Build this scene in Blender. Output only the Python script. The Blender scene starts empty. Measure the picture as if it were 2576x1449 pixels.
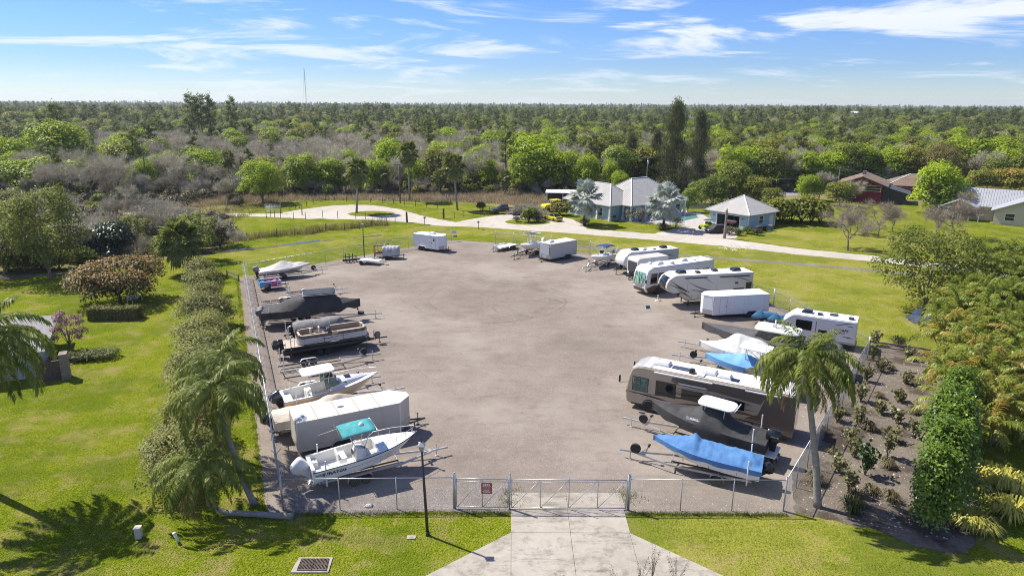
import bpy, bmesh, math, random
from mathutils import Vector, Matrix, noise
import numpy as np
R_ = math.radians
scene = bpy.context.scene
COL = scene.collection
# ---------------------------------------------------------------- camera
CAM_H = 23.0; PITCH = R_(15.13); ROLL = R_(0.3)
FPX = 1717.3; CXP, CYP = 1288.0, 724.5          # photograph measured at 2576 x 1449
cam = bpy.data.cameras.new('camera'); camo = bpy.data.objects.new('camera', cam); COL.objects.link(camo)
cam.sensor_width = 36.0; cam.lens = 36.0 * FPX / 2576.0
cam.clip_start = 0.5; cam.clip_end = 30000
CAMR = Matrix.Rotation(math.pi/2 - PITCH, 3, 'X') @ Matrix.Rotation(ROLL, 3, 'Z')
camo.matrix_world = Matrix.Translation((0, 0, CAM_H)) @ CAMR.to_4x4()
scene.camera = camo
# ---------------------------------------------------------------- sun + sky
SUN_EL = R_(52.0)
SUN_AZ = math.atan2(-4.1, 2.3)                  # clockwise from +Y, the side the sun stands on
sun = bpy.data.lights.new('sun', 'SUN'); suno = bpy.data.objects.new('sun', sun); COL.objects.link(suno)
sun.energy = 5.0; sun.angle = R_(0.53); sun.color = (1.0, 0.95, 0.86)
sdir = Vector((math.sin(SUN_AZ)*math.cos(SUN_EL), math.cos(SUN_AZ)*math.cos(SUN_EL), math.sin(SUN_EL)))
suno.rotation_euler = sdir.to_track_quat('Z', 'Y').to_euler()
world = bpy.data.worlds.new('World'); scene.world = world; world.use_nodes = True
SKY_STRENGTH = 0.10
def build_world():
    nt = world.node_tree; N = nt.nodes; L = nt.links; N.clear()
    out = N.new('ShaderNodeOutputWorld'); bg = N.new('ShaderNodeBackground'); bg.inputs[1].default_value = SKY_STRENGTH
    sky = N.new('ShaderNodeTexSky'); sky.sky_type = 'NISHITA'; sky.sun_disc = False
    sky.sun_elevation = SUN_EL; sky.sun_rotation = SUN_AZ
    sky.air_density = 1.0; sky.dust_density = 0.05; sky.ozone_density = 2.0; sky.altitude = 0
    def m(op, a, b=None, clamp=False):
        n = N.new('ShaderNodeMath'); n.operation = op; n.use_clamp = clamp
        for i, v in enumerate((a, b)):
            if v is None: continue
            if isinstance(v, (int, float)): n.inputs[i].default_value = v
            else: L.new(v, n.inputs[i])
        return n.outputs[0]
    geo = N.new('ShaderNodeTexCoord'); sep = N.new('ShaderNodeSeparateXYZ'); L.new(geo.outputs['Generated'], sep.inputs[0])
    zc = m('MAXIMUM', sep.outputs[2], 0.0)
    den = m('ADD', zc, 0.11)                     # flat cloud sheet, curved down a little at the horizon
    px = m('DIVIDE', sep.outputs[0], den); py = m('DIVIDE', sep.outputs[1], den)
    comb = N.new('ShaderNodeCombineXYZ'); L.new(px, comb.inputs[0]); L.new(py, comb.inputs[1])
    def nz(scale, detail, rough, loc, sc, dist=0.0):
        mp = N.new('ShaderNodeMapping'); mp.inputs['Location'].default_value = loc; mp.inputs['Scale'].default_value = sc
        mp.inputs['Rotation'].default_value = (0, 0, R_(-12))
        L.new(comb.outputs[0], mp.inputs[0])
        t = N.new('ShaderNodeTexNoise'); t.inputs['Scale'].default_value = scale; t.inputs['Detail'].default_value = detail
        t.inputs['Roughness'].default_value = rough; t.inputs['Distortion'].default_value = dist
        L.new(mp.outputs[0], t.inputs['Vector']); return t.outputs[0]
    a = nz(1.15, 9.0, 0.60, CLOUD_OFF, (0.7, 1.0, 1), 0.6)
    b = nz(0.34, 3.0, 0.5, (11.0, 4.0, 0), (1, 1, 1))
    s = m('ADD', a, m('MULTIPLY', m('SUBTRACT', b, 0.5), 0.55))
    cl = N.new('ShaderNodeMapRange'); cl.interpolation_type = 'SMOOTHSTEP'
    cl.inputs['From Min'].default_value = 0.49; cl.inputs['From Max'].default_value = 0.65; L.new(s, cl.inputs['Value'])
    dens = m('MULTIPLY', cl.outputs[0], 0.85)
    # keep the sheet from turning to a solid band at the very horizon
    fade = N.new('ShaderNodeMapRange'); fade.inputs['From Min'].default_value = 0.0; fade.inputs['From Max'].default_value = 0.10
    fade.inputs['To Min'].default_value = 0.35; fade.inputs['To Max'].default_value = 1.0; L.new(zc, fade.inputs['Value'])
    dens = m('MULTIPLY', dens, fade.outputs[0])
    # white balance of the camera: deep blue above, pale blue at the horizon
    rp = N.new('ShaderNodeValToRGB'); rp.color_ramp.elements[0].color = (0.60, 0.71, 0.89, 1); rp.color_ramp.elements[1].position = 0.17
    rp.color_ramp.elements[1].color = (0.37, 0.58, 1.06, 1); e_ = rp.color_ramp.elements.new(0.05); e_.color = (0.42, 0.57, 0.92, 1); L.new(zc, rp.inputs[0])
    gam = N.new('ShaderNodeMix'); gam.data_type = 'RGBA'; gam.blend_type = 'MULTIPLY'; gam.inputs[0].default_value = 1.0
    L.new(sky.outputs[0], gam.inputs[6]); L.new(rp.outputs[0], gam.inputs[7])
    mx = N.new('ShaderNodeMix'); mx.data_type = 'RGBA'; L.new(dens, mx.inputs[0]); L.new(gam.outputs[2], mx.inputs[6])
    mx.inputs[7].default_value = (6.8, 7.0, 7.4, 1)
    L.new(mx.outputs[2], bg.inputs[0]); L.new(bg.outputs[0], out.inputs[0])
CLOUD_OFF = (14.2, 3.3, 0.0)
HAZE_DENSITY = 0.00010
build_world()
scene.view_settings.view_transform = 'Standard'; scene.view_settings.look = 'None'
scene.view_settings.exposure = 0.60; scene.view_settings.gamma = 1.0
scene.render.engine = 'CYCLES'
scene.cycles.max_bounces = 6; scene.cycles.diffuse_bounces = 3; scene.cycles.glossy_bounces = 3
scene.cycles.transparent_max_bounces = 8; scene.cycles.transmission_bounces = 4
scene.cycles.use_adaptive_sampling = True; scene.cycles.adaptive_threshold = 0.012
scene.cycles.use_denoising = True; scene.cycles.denoising_prefilter = 'NONE'; scene.cycles.denoising_input_passes = 'RGB_ALBEDO_NORMAL'; scene.cycles.pixel_filter_type = 'BLACKMAN_HARRIS'; scene.cycles.filter_width = 1.0
# ---------------------------------------------------------------- pixel -> place on the ground (or at height z)
def G(x, y, z=0.0):
    d = CAMR @ Vector(((x-CXP)/FPX, -(y-CYP)/FPX, -1.0)); t = (z-CAM_H)/d.z
    return Vector((d.x*t, d.y*t, z))
def HT(x, y, Y):
    d = CAMR @ Vector(((x-CXP)/FPX, -(y-CYP)/FPX, -1.0)); t = Y/d.y
    return Vector((d.x*t, Y, d.z*t + CAM_H))
# ---------------------------------------------------------------- materials
MATS = {}
def mat(name, col, rough=0.6, metal=0.0, col2=None, scale=6.0, detail=5.0, bump=0.0, bscale=40.0, spec=0.5,
        trans=0.0, coat=0.0, objrand=0.0, lo=0.35, hi=0.65, stretch=None, coords='Object', alpha=1.0, transmission=0.0, hue=0.0, dirt=None):
    if name in MATS: return MATS[name]
    m = bpy.data.materials.new(name); m.use_nodes = True; MATS[name] = m
    nt = m.node_tree; N = nt.nodes; L = nt.links
    b = N['Principled BSDF']; out = N['Material Output']
    b.inputs['Roughness'].default_value = rough; b.inputs['Metallic'].default_value = metal
    b.inputs['Specular IOR Level'].default_value = spec; b.inputs['Coat Weight'].default_value = coat
    b.inputs['Coat Roughness'].default_value = 0.06
    b.inputs['Alpha'].default_value = alpha; b.inputs['Transmission Weight'].default_value = transmission
    tc = N.new('ShaderNodeTexCoord'); vec = tc.outputs[coords]
    if stretch:
        mp = N.new('ShaderNodeMapping'); mp.inputs['Scale'].default_value = stretch; L.new(vec, mp.inputs[0]); vec = mp.outputs[0]
    c = None
    if col2 is not None:
        t = N.new('ShaderNodeTexNoise'); t.inputs['Scale'].default_value = scale; t.inputs['Detail'].default_value = detail
        L.new(vec, t.inputs['Vector'])
        r = N.new('ShaderNodeValToRGB'); r.color_ramp.elements[0].position = lo; r.color_ramp.elements[1].position = hi
        r.color_ramp.elements[0].color = (*col, 1); r.color_ramp.elements[1].color = (*col2, 1)
        L.new(t.outputs[0], r.inputs[0]); c = r.outputs[0]
    if dirt:
        t = N.new('ShaderNodeTexNoise'); t.inputs['Scale'].default_value = dirt[1]; t.inputs['Detail'].default_value = 8; L.new(vec, t.inputs['Vector'])
        mr = N.new('ShaderNodeMapRange'); mr.inputs['From Min'].default_value = 0.48; mr.inputs['From Max'].default_value = 0.75
        mr.inputs['To Max'].default_value = dirt[2]; L.new(t.outputs[0], mr.inputs['Value'])
        mx = N.new('ShaderNodeMix'); mx.data_type = 'RGBA'; L.new(mr.outputs[0], mx.inputs[0])
        if c: L.new(c, mx.inputs[6])
        else: mx.inputs[6].default_value = (*col, 1)
        mx.inputs[7].default_value = (*dirt[0], 1); c = mx.outputs[2]
    if objrand or hue:
        oi = N.new('ShaderNodeObjectInfo'); hs = N.new('ShaderNodeHueSaturation')
        mr = N.new('ShaderNodeMapRange'); mr.inputs['To Min'].default_value = 1-objrand; mr.inputs['To Max'].default_value = 1+objrand
        L.new(oi.outputs['Random'], mr.inputs['Value']); L.new(mr.outputs[0], hs.inputs['Value'])
        if hue:
            mh = N.new('ShaderNodeMath'); mh.operation = 'MULTIPLY'; mh.inputs[1].default_value = 7.31; L.new(oi.outputs['Random'], mh.inputs[0])
            mf = N.new('ShaderNodeMath'); mf.operation = 'FRACT'; L.new(mh.outputs[0], mf.inputs[0])
            m3 = N.new('ShaderNodeMapRange'); m3.inputs['To Min'].default_value = 0.5-hue; m3.inputs['To Max'].default_value = 0.5+hue
            L.new(mf.outputs[0], m3.inputs['Value']); L.new(m3.outputs[0], hs.inputs['Hue'])
        if c: L.new(c, hs.inputs['Color'])
        else: hs.inputs['Color'].default_value = (*col, 1)
        c = hs.outputs[0]
    if c: L.new(c, b.inputs['Base Color'])
    else: b.inputs['Base Color'].default_value = (*col, 1)
    if bump:
        t = N.new('ShaderNodeTexNoise'); t.inputs['Scale'].default_value = bscale; t.inputs['Detail'].default_value = 4; L.new(vec, t.inputs['Vector'])
        bp = N.new('ShaderNodeBump'); bp.inputs['Strength'].default_value = bump; bp.inputs['Distance'].default_value = 0.05
        L.new(t.outputs[0], bp.inputs['Height']); L.new(bp.outputs[0], b.inputs['Normal'])
    if trans:
        tr = N.new('ShaderNodeBsdfTranslucent'); ms = N.new('ShaderNodeMixShader'); ms.inputs[0].default_value = trans
        if c: L.new(c, tr.inputs[0])
        else: tr.inputs[0].default_value = (*col, 1)
        L.new(b.outputs[0], ms.inputs[1]); L.new(tr.outputs[0], ms.inputs[2]); L.new(ms.outputs[0], out.inputs[0])
    return m
def leafmat(name, c1, c2, scale=0.5, trans=0.35, objrand=0.12, rough=0.55, hue=0.0, spec=0.35):
    return mat(name, c1, rough, col2=c2, scale=scale, detail=3, trans=trans, objrand=objrand, hue=hue, spec=spec)
# general materials
GEL = mat('white_gelcoat', (0.74, 0.73, 0.70), 0.25, coat=0.3, dirt=((0.45, 0.40, 0.33), 2.0, 0.22))
CREAM = mat('cream_gelcoat', (0.62, 0.50, 0.34), 0.3, coat=0.3, dirt=((0.40, 0.33, 0.22), 2.0, 0.25))
ALU = mat('trailer_aluminium_skin', (0.70, 0.71, 0.73), 0.38, dirt=((0.40, 0.38, 0.35), 1.4, 0.30))
BEIGE = mat('aged_white_skin', (0.52, 0.48, 0.42), 0.5, dirt=((0.36, 0.31, 0.25), 1.1, 0.45))
GREYSKIN = mat('grey_trailer_skin', (0.42, 0.41, 0.39), 0.5, dirt=((0.28, 0.26, 0.24), 1.2, 0.4))
ROOFW = mat('white_roof_membrane', (0.56, 0.54, 0.50), 0.6, dirt=((0.34, 0.30, 0.25), 1.2, 0.5))
ROOFM = mat('metal_roof_panel', (0.40, 0.385, 0.36), 0.8, spec=0.2, dirt=((0.30, 0.28, 0.26), 0.6, 0.45))
GALV = mat('galvanised_steel', (0.45, 0.46, 0.47), 0.42, metal=0.6, dirt=((0.25, 0.24, 0.22), 3, 0.4))
ALUM = mat('bare_aluminium', (0.62, 0.62, 0.61), 0.38, metal=0.5, dirt=((0.35, 0.33, 0.30), 3, 0.3))
BLACKM = mat('black_steel', (0.02, 0.02, 0.022), 0.45, dirt=((0.07, 0.06, 0.05), 4, 0.5))
RUBBER = mat('tyre_rubber', (0.022, 0.021, 0.02), 0.85, dirt=((0.10, 0.09, 0.08), 6, 0.5))
RIM = mat('wheel_rim', (0.45, 0.45, 0.46), 0.4, metal=0.6)
RIMD = mat('dark_wheel_rim', (0.10, 0.10, 0.10), 0.5, metal=0.3)
GLASS = mat('dark_glass', (0.012, 0.014, 0.016), 0.06, spec=0.7)
TINT = mat('green_tinted_glass', (0.03, 0.07, 0.06), 0.08, spec=0.7, col2=(0.10, 0.18, 0.15), scale=3)
CHROME = mat('polished_rail', (0.60, 0.60, 0.60), 0.42, metal=0.6)
BLACKP = mat('black_gloss_plastic', (0.012, 0.012, 0.014), 0.25, coat=0.3)
GREYP = mat('grey_plastic', (0.16, 0.16, 0.17), 0.5)
WHITEP = mat('white_paint', (0.72, 0.71, 0.68), 0.45, dirt=((0.45, 0.40, 0.34), 3, 0.25))
WOOD = mat('weathered_wood', (0.17, 0.13, 0.10), 0.9, col2=(0.30, 0.25, 0.20), scale=3, bump=0.3, stretch=(1, 1, 6))
RUST = mat('rusty_steel', (0.13, 0.05, 0.025), 0.85, col2=(0.25, 0.14, 0.08), scale=8)
REDP = mat('red_lens', (0.35, 0.02, 0.02), 0.3)
ORANGE = mat('amber_lens', (0.65, 0.16, 0.02), 0.3)
TEAL = mat('teal_canvas', (0.03, 0.23, 0.25), 0.85, col2=(0.06, 0.31, 0.32), scale=2, bump=0.15, bscale=12)
COVBLUE = mat('blue_cover_cloth', (0.06, 0.165, 0.37), 0.85, col2=(0.095, 0.235, 0.46), scale=1.2, bump=0.5, bscale=7)
COVLBLUE = mat('light_blue_cover_cloth', (0.12, 0.31, 0.60), 0.75, col2=(0.16, 0.37, 0.64), scale=1.2, bump=0.35, bscale=7)
COVNAVY = mat('navy_bimini_cloth', (0.015, 0.05, 0.14), 0.8, bump=0.3, bscale=8)
COVBLK = mat('charcoal_cover_cloth', (0.030, 0.029, 0.029), 0.8, col2=(0.05, 0.048, 0.046), scale=1.0, bump=0.4, bscale=7)
COVGREY = mat('grey_cover_cloth', (0.16, 0.155, 0.15), 0.85, col2=(0.21, 0.20, 0.195), scale=1.2, bump=0.4, bscale=7)
COVDGREY = mat('dark_grey_cover_cloth', (0.075, 0.073, 0.072), 0.85, col2=(0.10, 0.097, 0.095), scale=1.2, bump=0.4, bscale=7)
COVWHITE = mat('white_tarp_cloth', (0.60, 0.58, 0.53), 0.8, col2=(0.68, 0.66, 0.61), scale=1.2, bump=0.45, bscale=6)
COVTAN = mat('tan_cover_cloth', (0.50, 0.43, 0.34), 0.85, col2=(0.62, 0.55, 0.47), scale=1.2, bump=0.45, bscale=7)
VINYL = mat('tan_vinyl', (0.42, 0.32, 0.22), 0.5, col2=(0.55, 0.45, 0.33), scale=3)
VINYLD = mat('taupe_vinyl', (0.22, 0.17, 0.13), 0.5)
TRIMN = mat('navy_stripe', (0.012, 0.02, 0.05), 0.4)
# ---------------------------------------------------------------- mesh builder
class MB:
    def __init__(s): s.v = []; s.f = []
    def add(s, vs, fs):
        o = len(s.v); s.v += [tuple(p) for p in vs]; s.f += [tuple(i+o for i in f) for f in fs]; return s
    def box(s, x0, x1, y0, y1, z0, z1):
        return s.add([(x0,y0,z0),(x1,y0,z0),(x1,y1,z0),(x0,y1,z0),(x0,y0,z1),(x1,y0,z1),(x1,y1,z1),(x0,y1,z1)],
                     [(0,3,2,1),(4,5,6,7),(0,1,5,4),(1,2,6,5),(2,3,7,6),(3,0,4,7)])
    def prism(s, poly, y0, y1, axis='y'):           # 2D outline (a, b) extruded along an axis
        n = len(poly)
        mk = {'y': lambda a, b, c: (a, c, b), 'z': lambda a, b, c: (a, b, c), 'x': lambda a, b, c: (c, a, b)}[axis]
        vs = [mk(a, b, y0) for a, b in poly] + [mk(a, b, y1) for a, b in poly]
        fs = [tuple(range(n-1, -1, -1)), tuple(range(n, 2*n))] + [(i, (i+1) % n, n+(i+1) % n, n+i) for i in range(n)]
        return s.add(vs, fs)
    def bar(s, a, b, w, h=None):
        a = Vector(a); b = Vector(b); h = h or w; d = (b-a).normalized()
        u = d.cross(Vector((0,0,1))); u = u.normalized() if u.length > 1e-4 else Vector((1,0,0)); v = u.cross(d)
        u *= w/2; v *= h/2
        return s.add([a-u-v, a+u-v, a+u+v, a-u+v, b-u-v, b+u-v, b+u+v, b-u+v],
                     [(0,3,2,1),(4,5,6,7),(0,1,5,4),(1,2,6,5),(2,3,7,6),(3,0,4,7)])
    def tube(s, path, r, n=6, caps=True):
        path = [Vector(p) for p in path]; m = len(path); rs = r if isinstance(r, (list, tuple)) else [r]*m
        secs = []; u = None
        for i, p in enumerate(path):
            d = (path[min(i+1, m-1)] - path[max(i-1, 0)]).normalized()
            if u is None: u = d.orthogonal().normalized()
            else:
                u = u - d*u.dot(d); u = u.normalized() if u.length > 1e-5 else d.orthogonal().normalized()
            v = d.cross(u)
            secs.append([p + (u*math.cos(2*math.pi*k/n) + v*math.sin(2*math.pi*k/n))*rs[i] for k in range(n)])
        return s.loft(secs, caps)
    def loft(s, secs, caps=True, closed=True):
        n = len(secs[0]); vs = [p for q in secs for p in q]; fs = []
        for i in range(len(secs)-1):
            for k in range(n if closed else n-1):
                a = i*n+k; b = i*n+(k+1) % n; fs.append((a, b, b+n, a+n))
        if caps and closed: fs.append(tuple(range(n-1, -1, -1))); fs.append(tuple((len(secs)-1)*n+k for k in range(n)))
        return s.add(vs, fs)
    def lathe(s, prof, c=(0,0,0), axis='y', n=20):   # profile (radius, offset along axis)
        secs = []
        for r, o in prof:
            ring = []
            for k in range(n):
                a = 2*math.pi*k/n; x = r*math.cos(a); z = r*math.sin(a)
                p = {'y': (x, o, z), 'z': (x, z, o), 'x': (o, x, z)}[axis]
                ring.append((c[0]+p[0], c[1]+p[1], c[2]+p[2]))
            secs.append(ring)
        return s.loft(secs, True)
    def quad(s, a, b, c, d): return s.add([a, b, c, d], [(0,1,2,3)])
    def mesh(s, name):
        me = bpy.data.meshes.new(name); me.from_pydata(s.v, [], s.f); return me
    def build(s, name, m, parent=None, smooth=False, bevel=0.0, fix=True):
        me = s.mesh(name)
        if fix:
            bm = bmesh.new(); bm.from_mesh(me); bmesh.ops.recalc_face_normals(bm, faces=bm.faces); bm.to_mesh(me); bm.free()
        return put(name, me, m, parent, smooth, bevel)
def put(name, me, m, parent=None, smooth=False, bevel=0.0, loc=None, rot=None):
    if m is not None and not me.materials: me.materials.append(m)
    if smooth:
        me.shade_smooth()
        if smooth != 'all': me.set_sharp_from_angle(angle=R_(38))
    o = bpy.data.objects.new(name, me); COL.objects.link(o)
    if parent: o.parent = parent
    if loc is not None: o.location = loc
    if rot is not None: o.rotation_euler = rot
    if bevel:
        md = o.modifiers.new('bevel', 'BEVEL'); md.width = bevel; md.segments = 2; md.limit_method = 'ANGLE'; md.angle_limit = R_(40)
    return o
def tag(o, label, cat=None, group=None, kind=None):
    if label: o['label'] = label
    if cat: o['category'] = cat
    if group: o['group'] = group
    if kind: o['kind'] = kind
    return o
def struct(o, label=None): o['kind'] = 'structure'; o['label'] = label or o.name; return o
def thing(name, label, cat, loc=(0,0,0), rz=0.0, group=None):
    o = bpy.data.objects.new(name, None); COL.objects.link(o); o.location = loc; o.rotation_euler = (0, 0, rz); o.empty_display_size = 0.3
    return tag(o, label, cat, group)
def copy_tree(o, parent=None):
    c = o.copy(); COL.objects.link(c); c.parent = parent
    for ch in list(o.children): copy_tree(ch, c)
    return c
def at_front(root, front, hd, L):                 # root's local x runs from 0 (rear) to L (front)
    a = R_(hd); root.location = (front[0]-L*math.cos(a), front[1]-L*math.sin(a), 0); root.rotation_euler = (0, 0, a)
def text(name, body, size, m, parent, loc, rot, width=None, shear=0.0, bold=0.0):
    cu = bpy.data.curves.new(name, 'FONT'); cu.body = body; cu.size = size; cu.align_x = 'CENTER'; cu.align_y = 'CENTER'; cu.shear = shear
    cu.offset = bold; cu.resolution_u = 2
    t = bpy.data.objects.new(name, cu); COL.objects.link(t)
    me = bpy.data.meshes.new_from_object(t); bpy.data.objects.remove(t); bpy.data.curves.remove(cu)
    if width:
        xs = [v.co.x for v in me.vertices]; k = width/(max(xs)-min(xs))
        for v in me.vertices: v.co.x *= k
    me.materials.clear(); me.materials.append(m)
    return put(name, me, m, parent, loc=loc, rot=rot)
def decal(name, pts, m, parent, y, side=1):        # flat print on a side wall: outline (x, z) at wall offset y
    me = MB().add([(x, y, z) for x, z in pts], [tuple(range(len(pts)))]).mesh(name); return put(name, me, m, parent)
# ================================================================ the ground and what is laid on it
def ground_mat(name, stops, scales, rough=0.9, bump=0.6, bscale=25.0, bdist=0.04, extra=None, bscale2=None):
    """stops: [(pos, colour)...] ramp over a sum of noises at given scales (world metres)"""
    m = bpy.data.materials.new(name); m.use_nodes = True; MATS[name] = m
    nt = m.node_tree; N = nt.nodes; L = nt.links; b = N['Principled BSDF']
    b.inputs['Roughness'].default_value = rough; b.inputs['Specular IOR Level'].default_value = 0.0
    tc = N.new('ShaderNodeTexCoord'); vec = tc.outputs['Object']
    acc = None
    for sc, w, det in scales:
        t = N.new('ShaderNodeTexNoise'); t.inputs['Scale'].default_value = sc; t.inputs['Detail'].default_value = det; t.inputs['Roughness'].default_value = 0.62
        L.new(vec, t.inputs['Vector'])
        k = N.new('ShaderNodeMath'); k.operation = 'MULTIPLY_ADD'; L.new(t.outputs[0], k.inputs[0]); k.inputs[1].default_value = w
        if acc is None: k.inputs[2].default_value = 0
        else: L.new(acc, k.inputs[2])
        acc = k.outputs[0]
    r = N.new('ShaderNodeValToRGB'); e = r.color_ramp.elements
    while len(e) < len(stops): e.new(0.5)
    for el, (p, c) in zip(e, stops): el.position = p; el.color = (*c, 1)
    L.new(acc, r.inputs[0]); c = r.outputs[0]
    if extra: c = extra(N, L, vec, c)
    L.new(c, b.inputs['Base Color'])
    t = N.new('ShaderNodeTexNoise'); t.inputs['Scale'].default_value = bscale; t.inputs['Detail'].default_value = 6; L.new(vec, t.inputs['Vector'])
    bp = N.new('ShaderNodeBump'); bp.inputs['Strength'].default_value = bump; bp.inputs['Distance'].default_value = bdist
    L.new(t.outputs[0], bp.inputs['Height']); L.new(bp.outputs[0], b.inputs['Normal'])
    return m
def mixn(N, L, fac, a, bcol):
    mx = N.new('ShaderNodeMix'); mx.data_type = 'RGBA'
    L.new(fac, mx.inputs[0]); L.new(a, mx.inputs[6]); mx.inputs[7].default_value = (*bcol, 1); return mx.outputs[2]
def mth(N, L, op, a, b=None, c=None):
    n = N.new('ShaderNodeMath'); n.operation = op
    for i, v in enumerate((a, b, c)):
        if v is None: continue
        if isinstance(v, (int, float)): n.inputs[i].default_value = v
        else: L.new(v, n.inputs[i])
    return n.outputs[0]
def mrange(N, L, v, a, b, c=0.0, d=1.0, smooth=True):
    n = N.new('ShaderNodeMapRange'); n.interpolation_type = 'SMOOTHSTEP' if smooth else 'LINEAR'
    n.inputs['From Min'].default_value = a; n.inputs['From Max'].default_value = b; n.inputs['To Min'].default_value = c; n.inputs['To Max'].default_value = d
    L.new(v, n.inputs['Value']); return n.outputs[0]
def nse(N, L, vec, sc, det=4, rough=0.6, stretch=None, w=None):
    if stretch:
        mp = N.new('ShaderNodeMapping'); mp.inputs['Scale'].default_value = stretch; L.new(vec, mp.inputs[0]); vec = mp.outputs[0]
    t = N.new('ShaderNodeTexNoise'); t.inputs['Scale'].default_value = sc; t.inputs['Detail'].default_value = det; t.inputs['Roughness'].default_value = rough
    L.new(vec, t.inputs['Vector']); return t.outputs[0]
def lawn_extra(N, L, vec, c):
    # fine blades plus yellowed, dry patches
    f = nse(N, L, vec, 6.0, 6, 0.8); g = nse(N, L, vec, 1.3, 5, 0.7)
    c = mixn(N, L, mrange(N, L, g, 0.45, 0.30, 0, 0.55), c, (0.070, 0.100, 0.008))
    c = mixn(N, L, mrange(N, L, f, 0.50, 0.62, 0, 0.80), c, (0.270, 0.275, 0.045))
    c = mixn(N, L, mrange(N, L, f, 0.48, 0.36, 0, 0.85), c, (0.045, 0.075, 0.008))
    d = nse(N, L, vec, 0.35, 7, 0.75)
    c = mixn(N, L, mrange(N, L, d, 0.47, 0.64, 0, 0.8), c, (0.270, 0.222, 0.080))
    return mixn(N, L, mrange(N, L, nse(N, L, vec, 0.11, 6, 0.7), 0.52, 0.40, 0, 0.5), c, (0.085, 0.125, 0.010))
LAWN = ground_mat('lawn_grass', [(0.38, (0.098, 0.140, 0.006)), (0.5, (0.150, 0.188, 0.008)), (0.62, (0.215, 0.225, 0.022))],
                  [(0.045, 0.35, 3), (0.22, 0.30, 4), (1.6, 0.35, 5)], bump=1.0, bscale=9, bdist=0.16, extra=lawn_extra)
FIELD = ground_mat('field_grass', [(0.38, (0.120, 0.140, 0.016)), (0.5, (0.205, 0.210, 0.028)), (0.62, (0.270, 0.240, 0.065))],
                   [(0.05, 0.4, 3), (0.3, 0.3, 4), (2.0, 0.3, 5)], bump=0.7, bscale=9, bdist=0.12, extra=lawn_extra)
SCRUB = ground_mat('scrub_floor', [(0.36, (0.105, 0.110, 0.032)), (0.5, (0.20, 0.175, 0.075)), (0.64, (0.31, 0.255, 0.14))],
                   [(0.03, 0.35, 3), (0.18, 0.35, 5), (1.1, 0.3, 5)], bump=0.9, bscale=2.5, bdist=0.35)
C_RING = G(1232, 752); R_RING = (G(1420, 752) - C_RING).length
C_RING2 = G(1330, 770); R_RING2 = (G(1418, 770) - C_RING2).length
def lot_extra(N, L, vec, c):
    v = N.new('ShaderNodeTexVoronoi'); v.inputs['Scale'].default_value = 22.0; L.new(vec, v.inputs['Vector'])
    c = mixn(N, L, mrange(N, L, v.outputs['Color'], 0.45, 0.9, 0, 0.30), c, (0.40, 0.36, 0.31))
    c = mixn(N, L, mrange(N, L, nse(N, L, vec, 14, 5, 0.8), 0.52, 0.70, 0, 0.55), c, (0.10, 0.085, 0.072))
    for ctr, rad, wd, st in ((C_RING, R_RING, 0.09, 0.42), (C_RING, R_RING-1.7, 0.08, 0.32), (C_RING, R_RING*0.90, 0.4, 0.16), (C_RING2, R_RING2, 0.08, 0.38), (C_RING2, R_RING2-1.6, 0.07, 0.3)):
        mp = N.new('ShaderNodeMapping'); mp.inputs['Location'].default_value = (-ctr.x, -ctr.y, 0); L.new(vec, mp.inputs[0])
        wob = N.new('ShaderNodeTexNoise'); wob.inputs['Scale'].default_value = 0.12; L.new(vec, wob.inputs['Vector'])
        ln = N.new('ShaderNodeVectorMath'); ln.operation = 'LENGTH'; L.new(mp.outputs[0], ln.inputs[0])
        d = mth(N, L, 'ADD', mth(N, L, 'SUBTRACT', ln.outputs['Value'], rad), mth(N, L, 'MULTIPLY_ADD', wob.outputs[0], 1.6, -0.8))
        band = mrange(N, L, mth(N, L, 'ABSOLUTE', d), wd, wd*2.2, 1.0, 0.0)
        msk = mrange(N, L, nse(N, L, vec, 0.30, 5, 0.65), 0.40, 0.60, 0, st)
        c = mixn(N, L, mth(N, L, 'MULTIPLY', band, msk), c, (0.095, 0.082, 0.072))
    st = nse(N, L, vec, 0.045, 5, 0.65); c = mixn(N, L, mrange(N, L, st, 0.52, 0.36, 0, 0.8), c, (0.315, 0.275, 0.23)); c = mixn(N, L, mrange(N, L, st, 0.52, 0.66, 0, 0.5), c, (0.15, 0.128, 0.11))
    c = mixn(N, L, mrange(N, L, nse(N, L, vec, 0.9, 4, 0.55), 0.66, 0.76, 0, 0.6), c, (0.085, 0.074, 0.066))
    # curved sweeps of turning tyres
    sw = nse(N, L, vec, 0.35, 6, 0.72, (1.0, 2.6, 1))
    c = mixn(N, L, mrange(N, L, sw, 0.50, 0.72, 0, 0.45), c, (0.135, 0.112, 0.096))
    return c
LOTM = ground_mat('crushed_asphalt', [(0.36, (0.180, 0.146, 0.120)), (0.5, (0.228, 0.190, 0.158)), (0.64, (0.290, 0.246, 0.206))],
                  [(0.07, 0.40, 4), (0.5, 0.3, 6), (3.5, 0.30, 6)], bump=0.9, bscale=18, bdist=0.03, extra=lot_extra)
GRAV = ground_mat('grey_gravel', [(0.36, (0.13, 0.115, 0.10)), (0.5, (0.23, 0.20, 0.18)), (0.64, (0.36, 0.32, 0.29))],
                  [(0.3, 0.3, 4), (5, 0.3, 6), (14, 0.4, 6)], bump=1.0, bscale=16, bdist=0.05)
def shell_extra(N, L, vec, c):
    return mixn(N, L, mrange(N, L, nse(N, L, vec, 0.6, 5, 0.7), 0.55, 0.75, 0, 0.6), c, (0.30, 0.265, 0.21))
SHELL = ground_mat('shell_road', [(0.36, (0.36, 0.32, 0.27)), (0.55, (0.47, 0.43, 0.37)), (0.7, (0.53, 0.49, 0.43))],
                   [(0.08, 0.4, 3), (0.7, 0.3, 5), (4, 0.3, 5)], bump=0.4, bscale=6, bdist=0.05, extra=shell_extra)
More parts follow.
